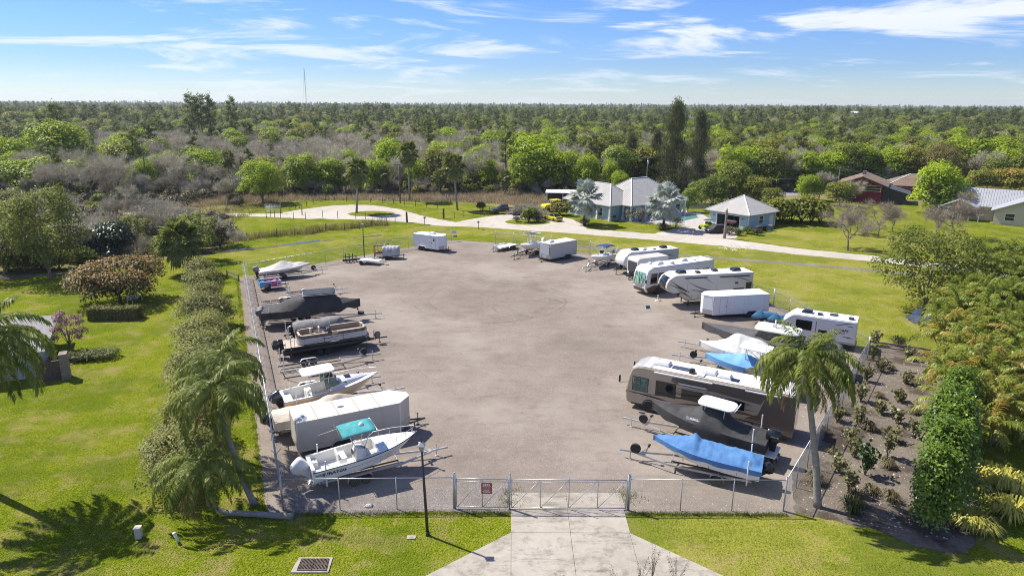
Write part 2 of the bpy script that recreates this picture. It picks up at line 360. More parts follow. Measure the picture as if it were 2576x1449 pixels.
def conc_extra(N, L, vec, c):
    c = mixn(N, L, mrange(N, L, nse(N, L, vec, 0.9, 7, 0.72), 0.48, 0.66, 0, 0.7), c, (0.20, 0.175, 0.14))
    c = mixn(N, L, mrange(N, L, nse(N, L, vec, 0.5, 6, 0.75, (0.5, 2.5, 1)), 0.52, 0.68, 0, 0.7), c, (0.13, 0.112, 0.09))
    return mixn(N, L, mrange(N, L, nse(N, L, vec, 20, 6, 0.8), 0.52, 0.66, 0, 0.30), c, (0.20, 0.18, 0.15))
CONC = ground_mat('broom_concrete', [(0.36, (0.32, 0.285, 0.235)), (0.55, (0.40, 0.36, 0.305)), (0.7, (0.46, 0.42, 0.365))],
                  [(0.25, 0.4, 4), (1.4, 0.4, 6), (9, 0.2, 6)], bump=0.25, bscale=30, bdist=0.01, extra=conc_extra)
def soil_extra(N, L, vec, c):
    c = mixn(N, L, mrange(N, L, nse(N, L, vec, 7, 6, 0.75), 0.57, 0.68, 0, 0.6), c, (0.38, 0.32, 0.25))
    return mixn(N, L, mrange(N, L, nse(N, L, vec, 0.28, 5, 0.6), 0.50, 0.62, 0, 0.8), c, (0.055, 0.044, 0.035))
SOIL = ground_mat('bare_soil', [(0.36, (0.095, 0.080, 0.064)), (0.5, (0.160, 0.135, 0.108)), (0.66, (0.235, 0.20, 0.16))],
                  [(0.3, 0.4, 4), (2.5, 0.3, 6), (9, 0.3, 6)], bump=1.0, bscale=7, bdist=0.07, extra=soil_extra)
WATER = mat('ditch_water', (0.06,0.06,0.05), 0.12, spec=0.5, bump=0.03, bscale=2)
POOLW = mat('pool_water', (0.10, 0.26, 0.24), 0.05, spec=0.7, col2=(0.14, 0.33, 0.30), scale=1.0, bump=0.08, bscale=3)

def sheet(name, pts, z, m, jit=0.0, step=0.5, seed=1, edges=None):
    """flat sheet from an outline; jit roughens the outline"""
    P = [Vector((p[0], p[1], z)) for p in pts]
    if jit:
        out = []; n = len(P)
        for i in range(n):
            a, b = P[i], P[(i+1) % n]; k = max(1, int((b-a).length/step)); nrm = Vector((-(b-a).y, (b-a).x, 0)).normalized()
            for j in range(k):
                q = a.lerp(b, j/k); q = q + nrm*jit*(noise.noise((q.x*0.9+seed*7, q.y*0.9, 0)) + 0.6*noise.noise((q.x*3.1, q.y*3.1, seed*3)))
                q.z = z; out.append(q)
        P = out
    bm = bmesh.new(); vs = [bm.verts.new(p) for p in P]; f = bm.faces.new(vs); f.normal_update()
    if f.normal.z < 0: f.normal_flip()
    bmesh.ops.triangulate(bm, faces=[f]); me = bpy.data.meshes.new(name); bm.to_mesh(me); bm.free()
    return put(name, me, m)
GP = lambda L: [G(x, y) for x, y in L]
def ellipse(c, rx, ry, n=40, rot=0.0):
    return [Vector((c.x + rx*math.cos(t)*math.cos(rot) - ry*math.sin(t)*math.sin(rot), c.y + rx*math.cos(t)*math.sin(rot) + ry*math.sin(t)*math.cos(rot), 0)) for t in [2*math.pi*i/n for i in range(n)]]
# the ground: one sheet to the horizon
S = 12000
struct(put('ground', MB().quad((-S,-300,0),(S,-300,0),(S,S,0),(-S,S,0)).mesh('ground'), SCRUB), 'scrubby brown and olive ground of the woods to the horizon')
# lawns and fields (mown grass), edge of the wild grass behind the road
lawn = [(-95,6),(60,6),(78,60),(110,118),(120,150),(84,172),(40,168),(14,146),(-18,166),(-50,168),(-60,150)]+[G(*q)[:2] for q in ((585,555),(610,600),(520,642),(420,652),(330,650),(200,668),(-60,708))]+[(-95,78)]
struct(sheet('lawn', lawn, 0.004, LAWN, 0.8, 1.5, 3), 'bright green mown grass round the storage yard')
struct(sheet('field', [G(560,640), G(940,590), G(1130,560), G(1360,578), G(1700,607), G(2000,640), G(2340,675), G(2400,760), G(2380,880), G(2190,868), G(2060,800), G(1900,720), G(1450,630), G(1200,590), G(1000,600), G(720,645), G(600,668)],
             0.008, FIELD, 0.8, 1.0, 5), 'olive verge grass between the yard and the shell road')
struct(sheet('front_lawn', [Vector((3, 4, 0)), Vector((60, 4, 0)), G(2640,1420), G(2440,1395), G(2300,1372), G(2200,1332), G(2060,1300), G(1980,1291), G(1560,1291)], 0.008, FIELD, 0.25, 0.4, 6), 'grass in front of the right fence')
struct(sheet('garage_lawn', GP([(1860,604),(2000,621),(2300,653),(2420,662),(2330,600),(2150,585),(2080,588),(1960,578),(1900,590)]), 0.008, FIELD, 0.6, 0.8, 15), 'dry grassy slope beside the garage')
# fence line corners
FL, FR = G(712,1284), G(1970,1286)
GL_, GM_, GR_ = G(1145,1279), G(1282,1281), G(1578,1283)
LF = G(617,702); BC = G(1135,607); BG = G(1245,614); B1 = G(1484,641); B2 = G(1944,773); RF = G(2180,905)
E1 = Vector((-0.55, 0, 0)); dn = Vector((0, -0.35, 0))
lot = [FL+Vector((-0.9,-0.3,0)), GL_+dn, GR_+dn, FR+Vector((0.5,-0.3,0)), RF+Vector((0.8,0.2,0)), B2+Vector((0.8,0.8,0)), B1+Vector((0.5,1.0,0)), BG+Vector((0,1,0)), BC+Vector((-0.4,1.0,0)), LF+Vector((-1.0,0.6,0))]
struct(sheet('parking_lot', lot, 0.012, LOTM, 0.22, 0.4, 2), 'grey-brown crushed asphalt storage yard')
struct(sheet('gravel_strip', [FL+Vector((0.1,-0.25,0)), GM_+Vector((0,-0.3,0)), GM_+Vector((0.1,3.2,0)), G(1100,1225), G(900,1232), G(745,1230)], 0.016, GRAV, 0.5, 0.35, 9), 'loose grey gravel inside the front fence')
# concrete apron to the gate: panels as pieces
drive = MB(); apron = thing('concrete_driveway', 'pale concrete driveway apron leading to the swing gate', 'driveway')
apron['kind'] = 'structure'
d_tl, d_tr = G(1285,1239), G(1562,1239); yj = (G(1282,1340).y); yj0 = G(1282,1281).y - 0.05; xm = lambda y: (d_tl.x+d_tr.x)/2
lx, rx = d_tl.x-0.02, d_tr.x+0.0
rows = [(d_tl.y, yj0), (yj0, yj), (yj, yj-4.2), (yj-4.2, yj-9.5), (yj-9.5, 8.0)]
xl_b = GM_.x + 0.1; xr_b = G(1585,1345).x
for i, (ya, yb) in enumerate(rows):
    l = lx + (xl_b-lx)*min(1, i*0.7); r = rx + (xr_b-rx)*min(1, i*0.7)
    for k in range(2):
        x0 = l + (r-l)*k/2; x1 = l + (r-l)*(k+1)/2
        MB().box(x0+0.008, x1-0.008, yb+0.008, ya-0.008, -0.03, 0.045).build('slab', CONC, apron, bevel=0.012)
    if i >= 2:      # flared wings
        wl0, wl1 = (yj-ya)*1.18, (yj-yb)*1.18
        for sgn, ex in ((-1, l), (1, r)):
            pts = [(ex+sgn*0.008, ya-0.008), (ex+sgn*max(0.03, wl0), ya-0.008), (ex+sgn*wl1, yb+0.008), (ex+sgn*0.008, yb+0.008)]
            MB().prism(pts, -0.03, 0.044, 'z').build('slab', CONC, apron, bevel=0.012)
# shell road, its turning loop and drives
up = [(1075,546),(1150,561),(1250,566),(1453,574.5),(1644,588.5),(1831,601),(1992,623.7),(2247,649),(2400,668),(2700,706)]
lo = [(1051,562),(1100,568),(1202,571.8),(1453,588.5),(1644,604),(1831,620.7),(1992,639),(2237,662.6),(2400,681),(2700,724)]
struct(sheet('shell_road', GP(up) + GP(lo[::-1]), 0.014, SHELL, 0.35, 1.0, 4), 'white crushed shell road passing the yard')
outer = GP([(130,533),(420,534),(520,535.5),(669,538),(706,536.5),(740,530),(776,525),(830,518.5),(883,515.5),(930,516.5),(963,519.5),(1000,526),(1029,534),(1075,546),(1051,562),(1000,558),(909,553),(776,551),(669,546),(520,543.5),(420,541),(130,540)])
struct(sheet('shell_loop', outer, 0.018, SHELL, 0.5, 1.0, 8), 'white shell turning loop round a grass island')
struct(sheet('loop_island', ellipse((G(877,538)+G(994,538))/2, (G(994,538)-G(877,538)).length/2, (G(935,531)-G(935,545)).length/2, 40), 0.022, FIELD, 0.3, 0.8, 2), 'grass island inside the shell loop')
struct(sheet('house_drive', GP([(1140,560.5),(1202,549),(1285,537),(1330,538),(1400,545),(1440,552),(1466,565),(1475,576),(1453,574.8),(1250,566.2)]), 0.018, SHELL, 0.3, 1.0, 11), 'white shell drive in front of the light blue house')
struct(sheet('drive_island', ellipse(G(1328,559), (G(1385,559)-G(1328,559)).length, (G(1328,552)-G(1328,566)).length/2, 36), 0.022, LAWN, 0.2, 0.6, 5), 'grass island in the house drive')
struct(sheet('garage_drive', GP([(1644,588.6),(1700,575),(1740,560),(1800,563),(1835,575),(1860,582),(1850,600),(1831,601.2)]), 0.018, SHELL, 0.3, 0.8, 12), 'shell drive in front of the garage')
struct(sheet('patio', GP([(1500,548),(1590,538),(1700,527),(1762,535),(1800,560),(1740,566),(1660,566),(1560,556)]), 0.020, mat('patio_pavers', (0.36,0.33,0.31), 0.8, col2=(0.46,0.42,0.39), scale=1.5), 0.1, 0.8, 12), 'pale paved pool terrace')
struct(sheet('pool', GP([(1660,552),(1700,542),(1748,540),(1758,548),(1720,556),(1680,558)]), 0.026, POOLW, 0.15, 0.5, 2), 'turquoise swimming pool')
struct(sheet('paved_road', GP([(1900,488),(1985,475),(2040,481),(2040,490),(1960,494)]), 0.014, mat('grey_asphalt', (0.20,0.19,0.185), 0.9, col2=(0.26,0.25,0.24), scale=0.8)), 'grey asphalt lane behind the garage')
# planting bed on the right, with wet low spots
bed = [FR+Vector((0.6,0,0)), G(1992,1180), G(2060,1090), G(2140,960), G(2190,868), G(2250,868), G(2360,885), G(2420,1000), G(2430,1150), G(2480,1230), G(2440,1395), G(2300,1372), G(2200,1332), G(2060,1300)]
struct(sheet('planting_bed', bed, 0.018, SOIL, 0.3, 0.4, 7), 'bare sandy soil bed right of the yard')
wetm = mat('wet_mud', (0.045,0.036,0.03), 0.35, col2=(0.075,0.06,0.05), scale=1.5, bump=0.3, bscale=6)
for nm, pts in (('puddle', [(2276,800),(2300,780),(2330,776),(2345,812),(2300,815)]), ('ditch_water', [(709,617),(745,611),(805,603.5),(806,606.5),(750,614.5),(715,619)]), ('ditch_water', [(540,634),(580,629),(616,624.5),(617,626.5),(560,635)])):
    struct(sheet(nm, GP(pts), 0.020, WATER, 0.25, 0.4, 6), 'still water reflecting the sky')
struct(sheet('mud', GP([(470,640),(600,628),(715,617),(870,601),(960,590),(962,592.5),(800,609),(640,627),(500,644)]), 0.016, wetm, 0.3, 0.6, 3), 'muddy line of the ditch')
struct(sheet('gravel_strip', GP([(1440,617),(1530,621),(1640,634),(1830,648),(2000,660),(2200,678),(2330,690),(2325,697),(2190,684),(1990,666),(1700,645),(1560,634),(1450,626)]), 0.016, ground_mat('shelly_sand', [(0.36,(0.16,0.15,0.10)),(0.5,(0.24,0.23,0.17)),(0.66,(0.30,0.29,0.25))], [(0.3,0.4,4),(3,0.4,6)]), 0.5, 0.8, 3), 'grey sandy swale along the road')
# the far white line of gravel by the left trees
struct(sheet('edging_strip', GP([(-40,700),(60,692),(150,684),(215,678),(215,683),(150,690),(60,699),(-40,708)]), 0.016, GRAV, 0.2, 0.5, 3), 'pale gravel edging below the left fence')
# ================================================================ chain-link fences, gate, posts, lamps, small yard things
WIRE = mat('chain_link_wire', (0.30, 0.31, 0.32), 0.5, metal=0.4)
def chain_link(mb, a, b, h, z0=0.06, pitch=0.10, r=0.0026, shear=0.0):
    a = Vector(a); b = Vector(b); d = b-a; L = d.length; d.normalize(); nrm = Vector((-d.y, d.x, 0))
    for sgn in (1, -1):
        s = -h if sgn == 1 else 0.0; end = L if sgn == 1 else L+h; off = nrm*0.004*sgn
        while s < end:
            p0, q0 = s, 0.0; p1, q1 = s+sgn*h, h
            if p0 < 0: q0 = -p0*1.0; p0 = 0.0
            if p0 > L: q0 = p0-L; p0 = L
            if p1 > L: q1 = h-(p1-L); p1 = L
            if p1 < 0: q1 = h+p1; p1 = 0.0
            if q1 > q0+0.02:
                A = a + d*p0 + Vector((0,0,z0+q0)) + off; B = a + d*p1 + Vector((0,0,z0+q1)) + off
                t = (B-A).normalized(); u = nrm; v = t.cross(u)
                ring = [u*r, (-u*0.5+v*0.866)*r, (-u*0.5-v*0.866)*r]
                mb.add([A+x for x in ring]+[B+x for x in ring], [(0,1,4,3),(1,2,5,4),(2,0,3,5)])
            s += pitch
def fence(name, label, pts, h=2.05, spacing=3.0, arms=None, end_posts=True, rail_r=0.028, post_r=0.032, wires=True, group=None):
    root = thing(name, label, 'fence', pts[0], group=group); inv = -Vector((pts[0].x, pts[0].y, 0))
    P = [p+inv for p in pts]; link = MB(); rail = MB(); barb = MB(); tens = MB()
    for i in range(len(P)-1):
        a, b = P[i], P[i+1]; L = (b-a).length; n = max(1, round(L/spacing)); d = (b-a)/L; nrm = Vector((-d.y, d.x, 0))
        chain_link(link, a, b, h-0.06)
        rail.tube([a+Vector((0,0,h)), b+Vector((0,0,h))], rail_r, 8)
        tens.tube([a+Vector((0,0,0.08)), b+Vector((0,0,0.08))], 0.005, 4)
        tips = []
        for k in range(n+1):
            if k == n and i < len(P)-2: continue
            if k == 0 and i == 0 and not end_posts: continue
            if k == n and i == len(P)-2 and not end_posts: continue
            q = a + d*(L*k/n); big = (k in (0, n)); rr = post_r*1.4 if big else post_r
            mp = MB(); mp.tube([q, q+Vector((0,0,h+(0.22 if big else 0.03)))], rr, 8)
            mp.tube([q+Vector((0,0,h+(0.22 if big else 0.03))), q+Vector((0,0,h+(0.26 if big else 0.07)))], [rr*1.15, rr*0.4], 8)
            mp.build('post', GALV, root, 'all')
            if arms and not big:
                am = MB()
                for sg in ((1, -1) if arms == 'V' else (1,)):
                    am.bar(q+Vector((0,0,h)), q+nrm*0.28*sg+Vector((0,0,h+0.33)), 0.02, 0.035)
                am.build('barb_arm', GALV, root)
        if arms:
            for sg in ((1, -1) if arms == 'V' else (1,)):
                for f in (0.35, 0.7, 1.0):
                    o = nrm*0.28*sg*f + Vector((0,0,h+0.33*f)); barb.tube([a+o, b+o], 0.0035, 3)
    rail.build('top_rail', GALV, root, 'all')
    link.build('chain_link_mesh', WIRE, root, fix=False)
    tens.build('tension_wire', GALV, root)
    if barb.v: barb.build('barbed_wire', GALV, root)
    return root
fence('chain_link_fence', 'galvanised chain link fence beside the teal-topped boat', [FL, GL_+Vector((-0.08,0,0))], spacing=3.0)
fence('chain_link_fence', 'galvanised chain link fence in front of the blue-covered boat', [GR_+Vector((0.08,0,0)), FR], spacing=3.0)
fence('chain_link_fence', 'barbed chain link fence along the shrub hedge side of the yard', [FL+Vector((0,0.05,0)), LF], arms='V', spacing=3.0, rail_r=0.035)
fence('chain_link_fence', 'barbed chain link fence behind the trailers facing the ditch', [LF+Vector((0.05,0.02,0)), BC], arms='I', spacing=3.2)
fence('chain_link_fence', 'chain link fence behind the motorhomes facing the shell road', [BG+Vector((0.1,0,0)), B1, B2], arms='I', spacing=3.2)
fence('chain_link_fence', 'barbed chain link fence behind the white travel trailer with lettering', [B2+Vector((0.04,-0.06,0)), RF], arms='V', spacing=3.2, rail_r=0.035)
fence('chain_link_fence', 'chain link fence between the yard and the bare soil bed', [RF+Vector((0,-0.08,0)), FR+Vector((0.04,0.08,0))], arms='I', spacing=3.0)
def gate_leaf(label, a, b, bays, h=1.98, z0=0.14, dirn=1):
    root = thing('swing_gate', label, 'gate', a); d = b-a; L = d.length; d.normalize()
    def pt(s, z): return d*s + Vector((0,0,z))
    for z in (z0, h-0.16, h): 
        if z == h-0.16: MB().tube([pt(0,z), pt(L,z)], 0.016, 6).build('rail', GALV, root, 'all')
        else: MB().tube([pt(0,z), pt(L,z)], 0.03, 8).build('rail', GALV, root, 'all')
    for k in range(bays+1):
        s = L*k/bays; MB().tube([pt(s,z0), pt(s,h+(0.45 if (bays == 4 and k == 2) else 0.02))], 0.026, 8).build('upright', GALV, root, 'all')
        if k < bays: MB().tube([pt(s+0.05,z0+0.03), pt(L*(k+1)/bays-0.05,h-0.05)], 0.017, 6).build('brace', GALV, root, 'all')
    lk = MB(); chain_link(lk, Vector((0,0,0)), d*L, h-z0, z0); lk.build('chain_link_mesh', WIRE, root, fix=False)
    return root
g1 = gate_leaf('narrow chain link gate leaf with a red notice board', GL_+Vector((0.10,0,0)), GM_+Vector((-0.10,0,0)), 2)
g2 = gate_leaf('wide chain link swing gate with four braced bays', GM_+Vector((0.12,0,0)), GR_+Vector((-0.10,0,0)), 4)
for p, lb, h in ((GL_, 'steel gate post at the hinge of the narrow gate leaf', 2.35), (GM_, 'steel gate post between the two gate leaves', 2.35), (GR_, 'steel gate post at the latch end of the wide gate', 2.35)):
    t = thing('gate_post', lb, 'gate post', p)
    MB().tube([(0,0,0),(0,0,h)], 0.055, 10).tube([(0,0,h),(0,0,h+0.06)], [0.065,0.02], 10).build('post', GALV, t, 'all')
    for z in (0.35, 1.75):
        MB().box(-0.09, 0.09, -0.035, 0.035, z, z+0.05).build('hinge', GALV, t)
# red notice on the narrow leaf: board with white print
nb = thing('notice_board', 'red notice board with white lettering on the narrow gate', 'sign', GL_ + (GM_-GL_)*0.58 + Vector((0,-0.06,1.15)))
MB().box(-0.31, 0.31, -0.012, 0.0, -0.08, 0.62).build('board', mat('red_sign', (0.30, 0.012, 0.03), 0.5), nb, bevel=0.004)
SIGNW = mat('sign_white_print', (0.75, 0.74, 0.72), 0.6)
for k, (wd, hh) in enumerate(((0.46,0.05),(0.40,0.045),(0.52,0.035),(0.44,0.035),(0.52,0.03),(0.36,0.03),(0.50,0.03),(0.42,0.045))):
    z = 0.545 - k*0.078; mm = MB(); x = -wd/2; rnd = random.Random(k)
    while x < wd/2-0.03:
        w = rnd.uniform(0.05, 0.12); w = min(w, wd/2-x); mm.quad((x,-0.0145,z-hh/2),(x+w,-0.0145,z-hh/2),(x+w,-0.0145,z+hh/2),(x,-0.0145,z+hh/2)); x += w+0.018
    put('lettering', mm.mesh('lettering'), SIGNW, nb)
for px, lb, s in ((1141, 'white paper notice on the back fence corner', 0.42), (1145, 'small grey box sign below the white notice', 0.3), (1006, 'small pink-white notice on the ditch side fence', 0.25)):
    p = {1141: G(1143,607)+Vector((0,-0.08,1.35)), 1145: G(1144,607)+Vector((0.1,-0.08,0.7)), 1006: G(1008,632)+Vector((0,-0.1,1.2))}[px]
    t = thing('fence_sign', lb, 'sign', p); MB().box(-s, s, -0.015, 0.015, 0, s*1.3).build('board', WHITEP if px != 1145 else GREYP, t)
    for k in range(3): put('lettering', MB().quad((-s*0.7,-0.018,s*(0.3+0.3*k)),(s*0.6,-0.018,s*(0.3+0.3*k)),(s*0.6,-0.018,s*(0.38+0.3*k)),(-s*0.7,-0.018,s*(0.38+0.3*k))).mesh('lettering'), GREYP if px != 1145 else WHITEP, t)
# ---- lamps
def lamp(label, base, H, lean=(0,0), face=0.0):
    t = thing('lamp_post', label, 'lamp post', base, face); top = Vector((lean[0], lean[1], H))
    MB().tube([(0,0,0), top*0.5, top], [0.085, 0.075, 0.055], 10).build('pole', BLACKM, t, 'all')
    MB().tube([(0,0,0),(0,0,0.25)], [0.13,0.10], 10).build('base_collar', BLACKM, t, 'all')
    mb = MB(); sec = [(0.0, 0.045), (0.10, 0.10), (0.34, 0.15)]
    mb.loft([[(top.x+sx*w, top.y+sy*w, top.z+z) for sx, sy in ((-1,-1),(1,-1),(1,1),(-1,1))] for z, w in sec])
    mb.build('lantern_glass', mat('frosted_lantern', (0.25,0.25,0.25), 0.3), t)
    mc = MB(); mc.loft([[(top.x+sx*w, top.y+sy*w, top.z+z) for sx, sy in ((-1,-1),(1,-1),(1,1),(-1,1))] for z, w in ((0.342,0.20),(0.37,0.20),(0.50,0.08),(0.54,0.04))])
    mc.build('lantern_cap', mat('grey_lantern_cap', (0.30,0.30,0.31), 0.5), t)
    MB().tube([(top.x,top.y,top.z+0.54),(top.x,top.y,top.z+0.82)], [0.035,0.02], 6).build('finial', BLACKM, t, 'all')
    return t
lamp('black lamp post with grey lantern standing on the front lawn', G(1076,1346), 5.1, (-0.18, 0.02))
lamp('black lamp post with grey lantern at the ditch side fence', G(917,658), 5.3)
# ---- utility poles and wires
POLEW = mat('pole_timber', (0.10,0.085,0.07), 0.9, col2=(0.17,0.145,0.12), scale=2, stretch=(4,4,0.6))
def upole(label, base, H, arm=True, rz=0.0, trans=False):
    t = thing('utility_pole', label, 'utility pole', base, rz)
    MB().tube([(0,0,0),(0,0,H)], [0.17,0.11], 10).build('pole', POLEW, t, 'all')
    if arm:
        MB().box(-1.1,1.1,-0.15,-0.05,H-0.5,H-0.38).build('crossarm', POLEW, t)
        for x in (-1.0,-0.45,0.45,1.0): MB().lathe([(0.03,0),(0.06,0.05),(0.04,0.12),(0.055,0.16),(0.02,0.2)], (x,-0.1,H-0.38),'z',8).build('insulator', GREYP, t, 'all')
    if trans: MB().lathe([(0.20,0),(0.25,0.05),(0.25,0.75),(0.15,0.85)], (0,-0.42,H-1.9),'z',14).build('transformer', GALV, t, 'all')
    return Vector(base)+Vector((0,0,H))
pA = G(362,442); pA.y = 168; pA = HT(362,408,168); pA.z = 0
q1 = upole('weathered utility pole among the lime green trees', pA, HT(360,352,168).z)
pB = G(1007,511); q2 = upole('weathered utility pole beside the shell loop', pB, HT(1000,410,pB.y).z, rz=0.3)
pC = G(2103,506); q3 = upole('weathered utility pole beside the red house', pC, HT(2110,420,pC.y).z, rz=0.5)
pD = Vector((HT(1627,455,165).x,165,0)); q4 = upole('utility pole with a transformer by the tall dark pines', pD, HT(1627,393,165).z, trans=True)
def wire(label, a, b, sag=0.6, r=0.03):
    n = 16; o = MB().tube([a.lerp(b,i/n) - Vector((0,0,4*sag*(i/n)*(1-i/n))) for i in range(n+1)], r, 4).build('power_line', mat('overhead_cable',(0.30,0.30,0.30),0.5), None)
    return tag(o, label, 'power line')
left_end = HT(-60,410,160); wire('upper power line running to the pole among lime trees', left_end+Vector((0,0,0.5)), q1-Vector((0,0,0.3)))
wire('lower power line running to the pole among lime trees', HT(-60,424,160)-Vector((0,0,1.2)), q1-Vector((0,0,3.3)), 0.8)
wire('power line over the woods between the two weathered poles', q1-Vector((0,0,0.3)), q2-Vector((0,0,0.3)), 1.6, 0.022)
wire('power line from the transformer pole over the garage trees', q4-Vector((0,0,0.3)), q3-Vector((0,0,0.3)), 1.0, 0.022)
wire('thick lower cable from the transformer pole toward the garage', q4-Vector((0,0,2.4)), q3-Vector((0,0,2.8)), 1.2, 0.03)
wire('thick white cable sloping from the red house pole over the grey roof', q3-Vector((0,0,1.6)), HT(2640,540,q3.y-20), 0.4, 0.045)
wire('twin power line from the red house pole across the orange trees', q3-Vector((0,0,0.3)), HT(2640,480,q3.y), 0.8, 0.03)
wire('second power line from the red house pole across the orange trees', q3-Vector((0,0,0.55)), HT(2640,486,q3.y), 0.8, 0.03)
wire('thin power line passing behind the loop palms', q2-Vector((0,0,0.3)), q4-Vector((0,0,0.3)), 1.4, 0.02)
# ---- timber post fences along the road
SC = lambda x, y: ((500+x/3.22)/1.1646, (560+y/3.22)/1.1646)
POSTW = mat('fence_post_timber', (0.055,0.045,0.038), 0.9, col2=(0.11,0.092,0.075), scale=3, stretch=(4,4,1))
def post_fence(label, pts, H=1.25, w=0.055, wires=2, big=()):
    P = [G(*p) for p in pts]; t = thing('post_fence', label, 'fence', P[0]); rnd = random.Random(len(label))
    Q = [p-P[0] for p in P]
    for i, q in enumerate(Q):
        hh = (H*rnd.uniform(0.88,1.12)) if i not in big else 2.1; ww = w if i not in big else 0.18
        MB().tube([q, q+Vector((rnd.uniform(-.06,.06),rnd.uniform(-.06,.06),hh))], [ww*1.1, ww], 7).build('post', POSTW, t)
    ws = MB()
    for i in range(len(Q)-1):
        for k in range(wires): ws.tube([Q[i]+Vector((0,0,H*(0.45+0.4*k))), Q[i+1]+Vector((0,0,H*(0.45+0.4*k)))], 0.006, 3)
    ws.build('wire', GALV, t); return t
post_fence('timber post fence curving behind the shell loop', [SC(*p) for p in ((1127,182),(1180,170),(1215,165),(1283,145),(1345,121),(1410,101),(1465,95),(1550,95),(1660,103),(1768,105),(1885,108),(2000,112),(2103,123),(2207,133),(2310,147),(2412,155),(2520,167))], 1.35)
post_fence('timber post fence between the loop and the rough field', [SC(*p) for p in ((905,257),(945,248),(982,248),(1038,258),(1158,262),(1273,266),(1437,260),(1578,264),(1747,266),(1838,264),(2117,300),(2230,295))], 1.5, big=(11,))
post_fence('timber post fence in the tall dry grass along the ditch', [SC(*p) for p in ((720,468),(1000,430),(1338,405),(1465,390),(1640,372),(1780,362),(1900,350),(2040,330))], 1.5)
post_fence('short timber fence by the pickup drive', [(1116,550),(1143,549),(1165,546),(1190,543),(1208,541),(1232,537)], 1.3, big=(0,))
t = thing('corral_gate', 'white tubular farm gate beside the shell lane', 'gate', G(*SC(895,205))); W = (G(*SC(1040,205))-G(*SC(895,205))).length
for k in range(6): MB().tube([(0,0,0.45+0.27*k),(W,0,0.45+0.27*k)], 0.035, 6).build('bar', WHITEP, t, 'all')
for x in (0.0, W*0.33, W*0.66, W): MB().tube([(x,0.01,0.4),(x,0.01,1.85)], 0.04, 6).build('stile', WHITEP, t, 'all')
for p, lb in ((SC(1040,210),'tall weathered post at the white farm gate'), (SC(1240,225),'leaning post beside the shell loop with a box'), (SC(535,205),'lone post beside the shell lane by the trees')):
    t = thing('timber_post', lb, 'post', G(*p)); MB().tube([(0,0,0),(0.05,0,2.3)], [0.12,0.10], 8).build('post', WOOD, t, 'all')
    MB().box(-0.12,0.22,-0.14,0.14,2.3,2.36).build('post_cap', WOOD, t)
for p, lb in ((SC(2397,315),'mailbox on a dark post at the bend of the road'), ((1203.5,577),'dark mailbox post on the verge across the drive')):
    t = thing('mailbox', lb, 'mailbox', G(*p)); MB().box(-0.05,0.05,-0.05,0.05,0,1.25).build('post', POSTW, t)
    MB().prism([(-0.2,1.25),(0.2,1.25),(0.2,1.42),(0.14,1.52),(-0.14,1.52),(-0.2,1.42)], -0.28, 0.28).build('box', GREYP, t, bevel=0.02)
# rail fence at the right bed, small rail at the left hedge
def rail_fence(label, pts, H, post_at=None):
    P = [G(*p) for p in pts]; t = thing('rail_fence', label, 'fence', P[0])
    for i, p in enumerate(P):
        q = p-P[0]; MB().box(q.x-0.07,q.x+0.07,q.y-0.07,q.y+0.07,0,H+0.03).build('post', WOOD, t, bevel=0.01)
        if i: 
            a = P[i-1]-P[0]; MB().bar(a+Vector((0,0,H-0.1)), q+Vector((0,0,H-0.1)), 0.06, 0.16).build('rail', WOOD, t)
            MB().bar(a+Vector((0,-0.02,H*0.45)), q+Vector((0,-0.02,H*0.45)), 0.05, 0.10).build('rail', WOOD, t)
rail_fence('brown timber rail fence at the end of the soil bed', [(2185,880),(2281,892),(2352,905),(2420,918)], 0.95)
rail_fence('short brown timber rail beside the hedge and yard corner', [(572,696),(601,708)], 0.9)
# ---- little things on the front lawn
t = thing('storm_drain', 'concrete storm drain with two slotted iron grates in the lawn', 'drain', (G(735,1440)+G(832,1440)+G(748,1404)+G(836,1404))/4)
c = t.location.copy(); rel = lambda x, y: G(x,y)-c
MB().prism([(rel(*p).x, rel(*p).y) for p in ((731,1441),(826,1441),(838,1403),(752,1403))], 0.0, 0.06, 'z').build('concrete_frame', CONC, t, bevel=0.01)
IRON = mat('cast_iron', (0.09,0.07,0.055), 0.7, col2=(0.17,0.12,0.09), scale=5)
def lerp2(u, v):
    a = rel(746,1437).lerp(rel(822,1437),u); b = rel(759,1407).lerp(rel(829,1407),u); return a.lerp(b,v)
MB().add([lerp2(0,0)+Vector((0,0,0.063)), lerp2(1,0)+Vector((0,0,0.063)), lerp2(1,1)+Vector((0,0,0.063)), lerp2(0,1)+Vector((0,0,0.063))],[(0,1,2,3)]).build('pit_shade', mat('drain_dark',(0.008,0.008,0.008),0.9), t, fix=False)  # flat black sheet stands in for the shade down the drain
for g in range(2):
    u0, u1 = g*0.51+0.005, g*0.51+0.485
    gr = MB()
    def strip(ua, ub, va, vb):
        A = [lerp2(ua,va), lerp2(ub,va), lerp2(ub,vb), lerp2(ua,vb)]
        gr.add([p+Vector((0,0,0.066)) for p in A]+[p+Vector((0,0,0.10)) for p in A], [(0,3,2,1),(4,5,6,7),(0,1,5,4),(1,2,6,5),(2,3,7,6),(3,0,4,7)])
    for va, vb in ((0,0.06),(0.47,0.53),(0.94,1.0)): strip(u0,u1,va,vb)
    for k in range(11):
        uu = u0+(u1-u0)*k/10.0; strip(max(u0,uu-0.009), min(u1,uu+0.009), 0.06, 0.94)
    gr.build('grate', IRON, t)
t = thing('utility_pedestal', 'beige utility pedestal box standing on the left lawn', 'utility box', G(350,1352)); t.rotation_euler = (0,0,0.15)
MB().box(-0.16,0.16,-0.16,0.16,0,0.62).build('cabinet', BEIGE, t, bevel=0.02); MB().box(-0.19,0.19,-0.19,0.19,0.62,0.68).build('cap', BEIGE, t, bevel=0.02)
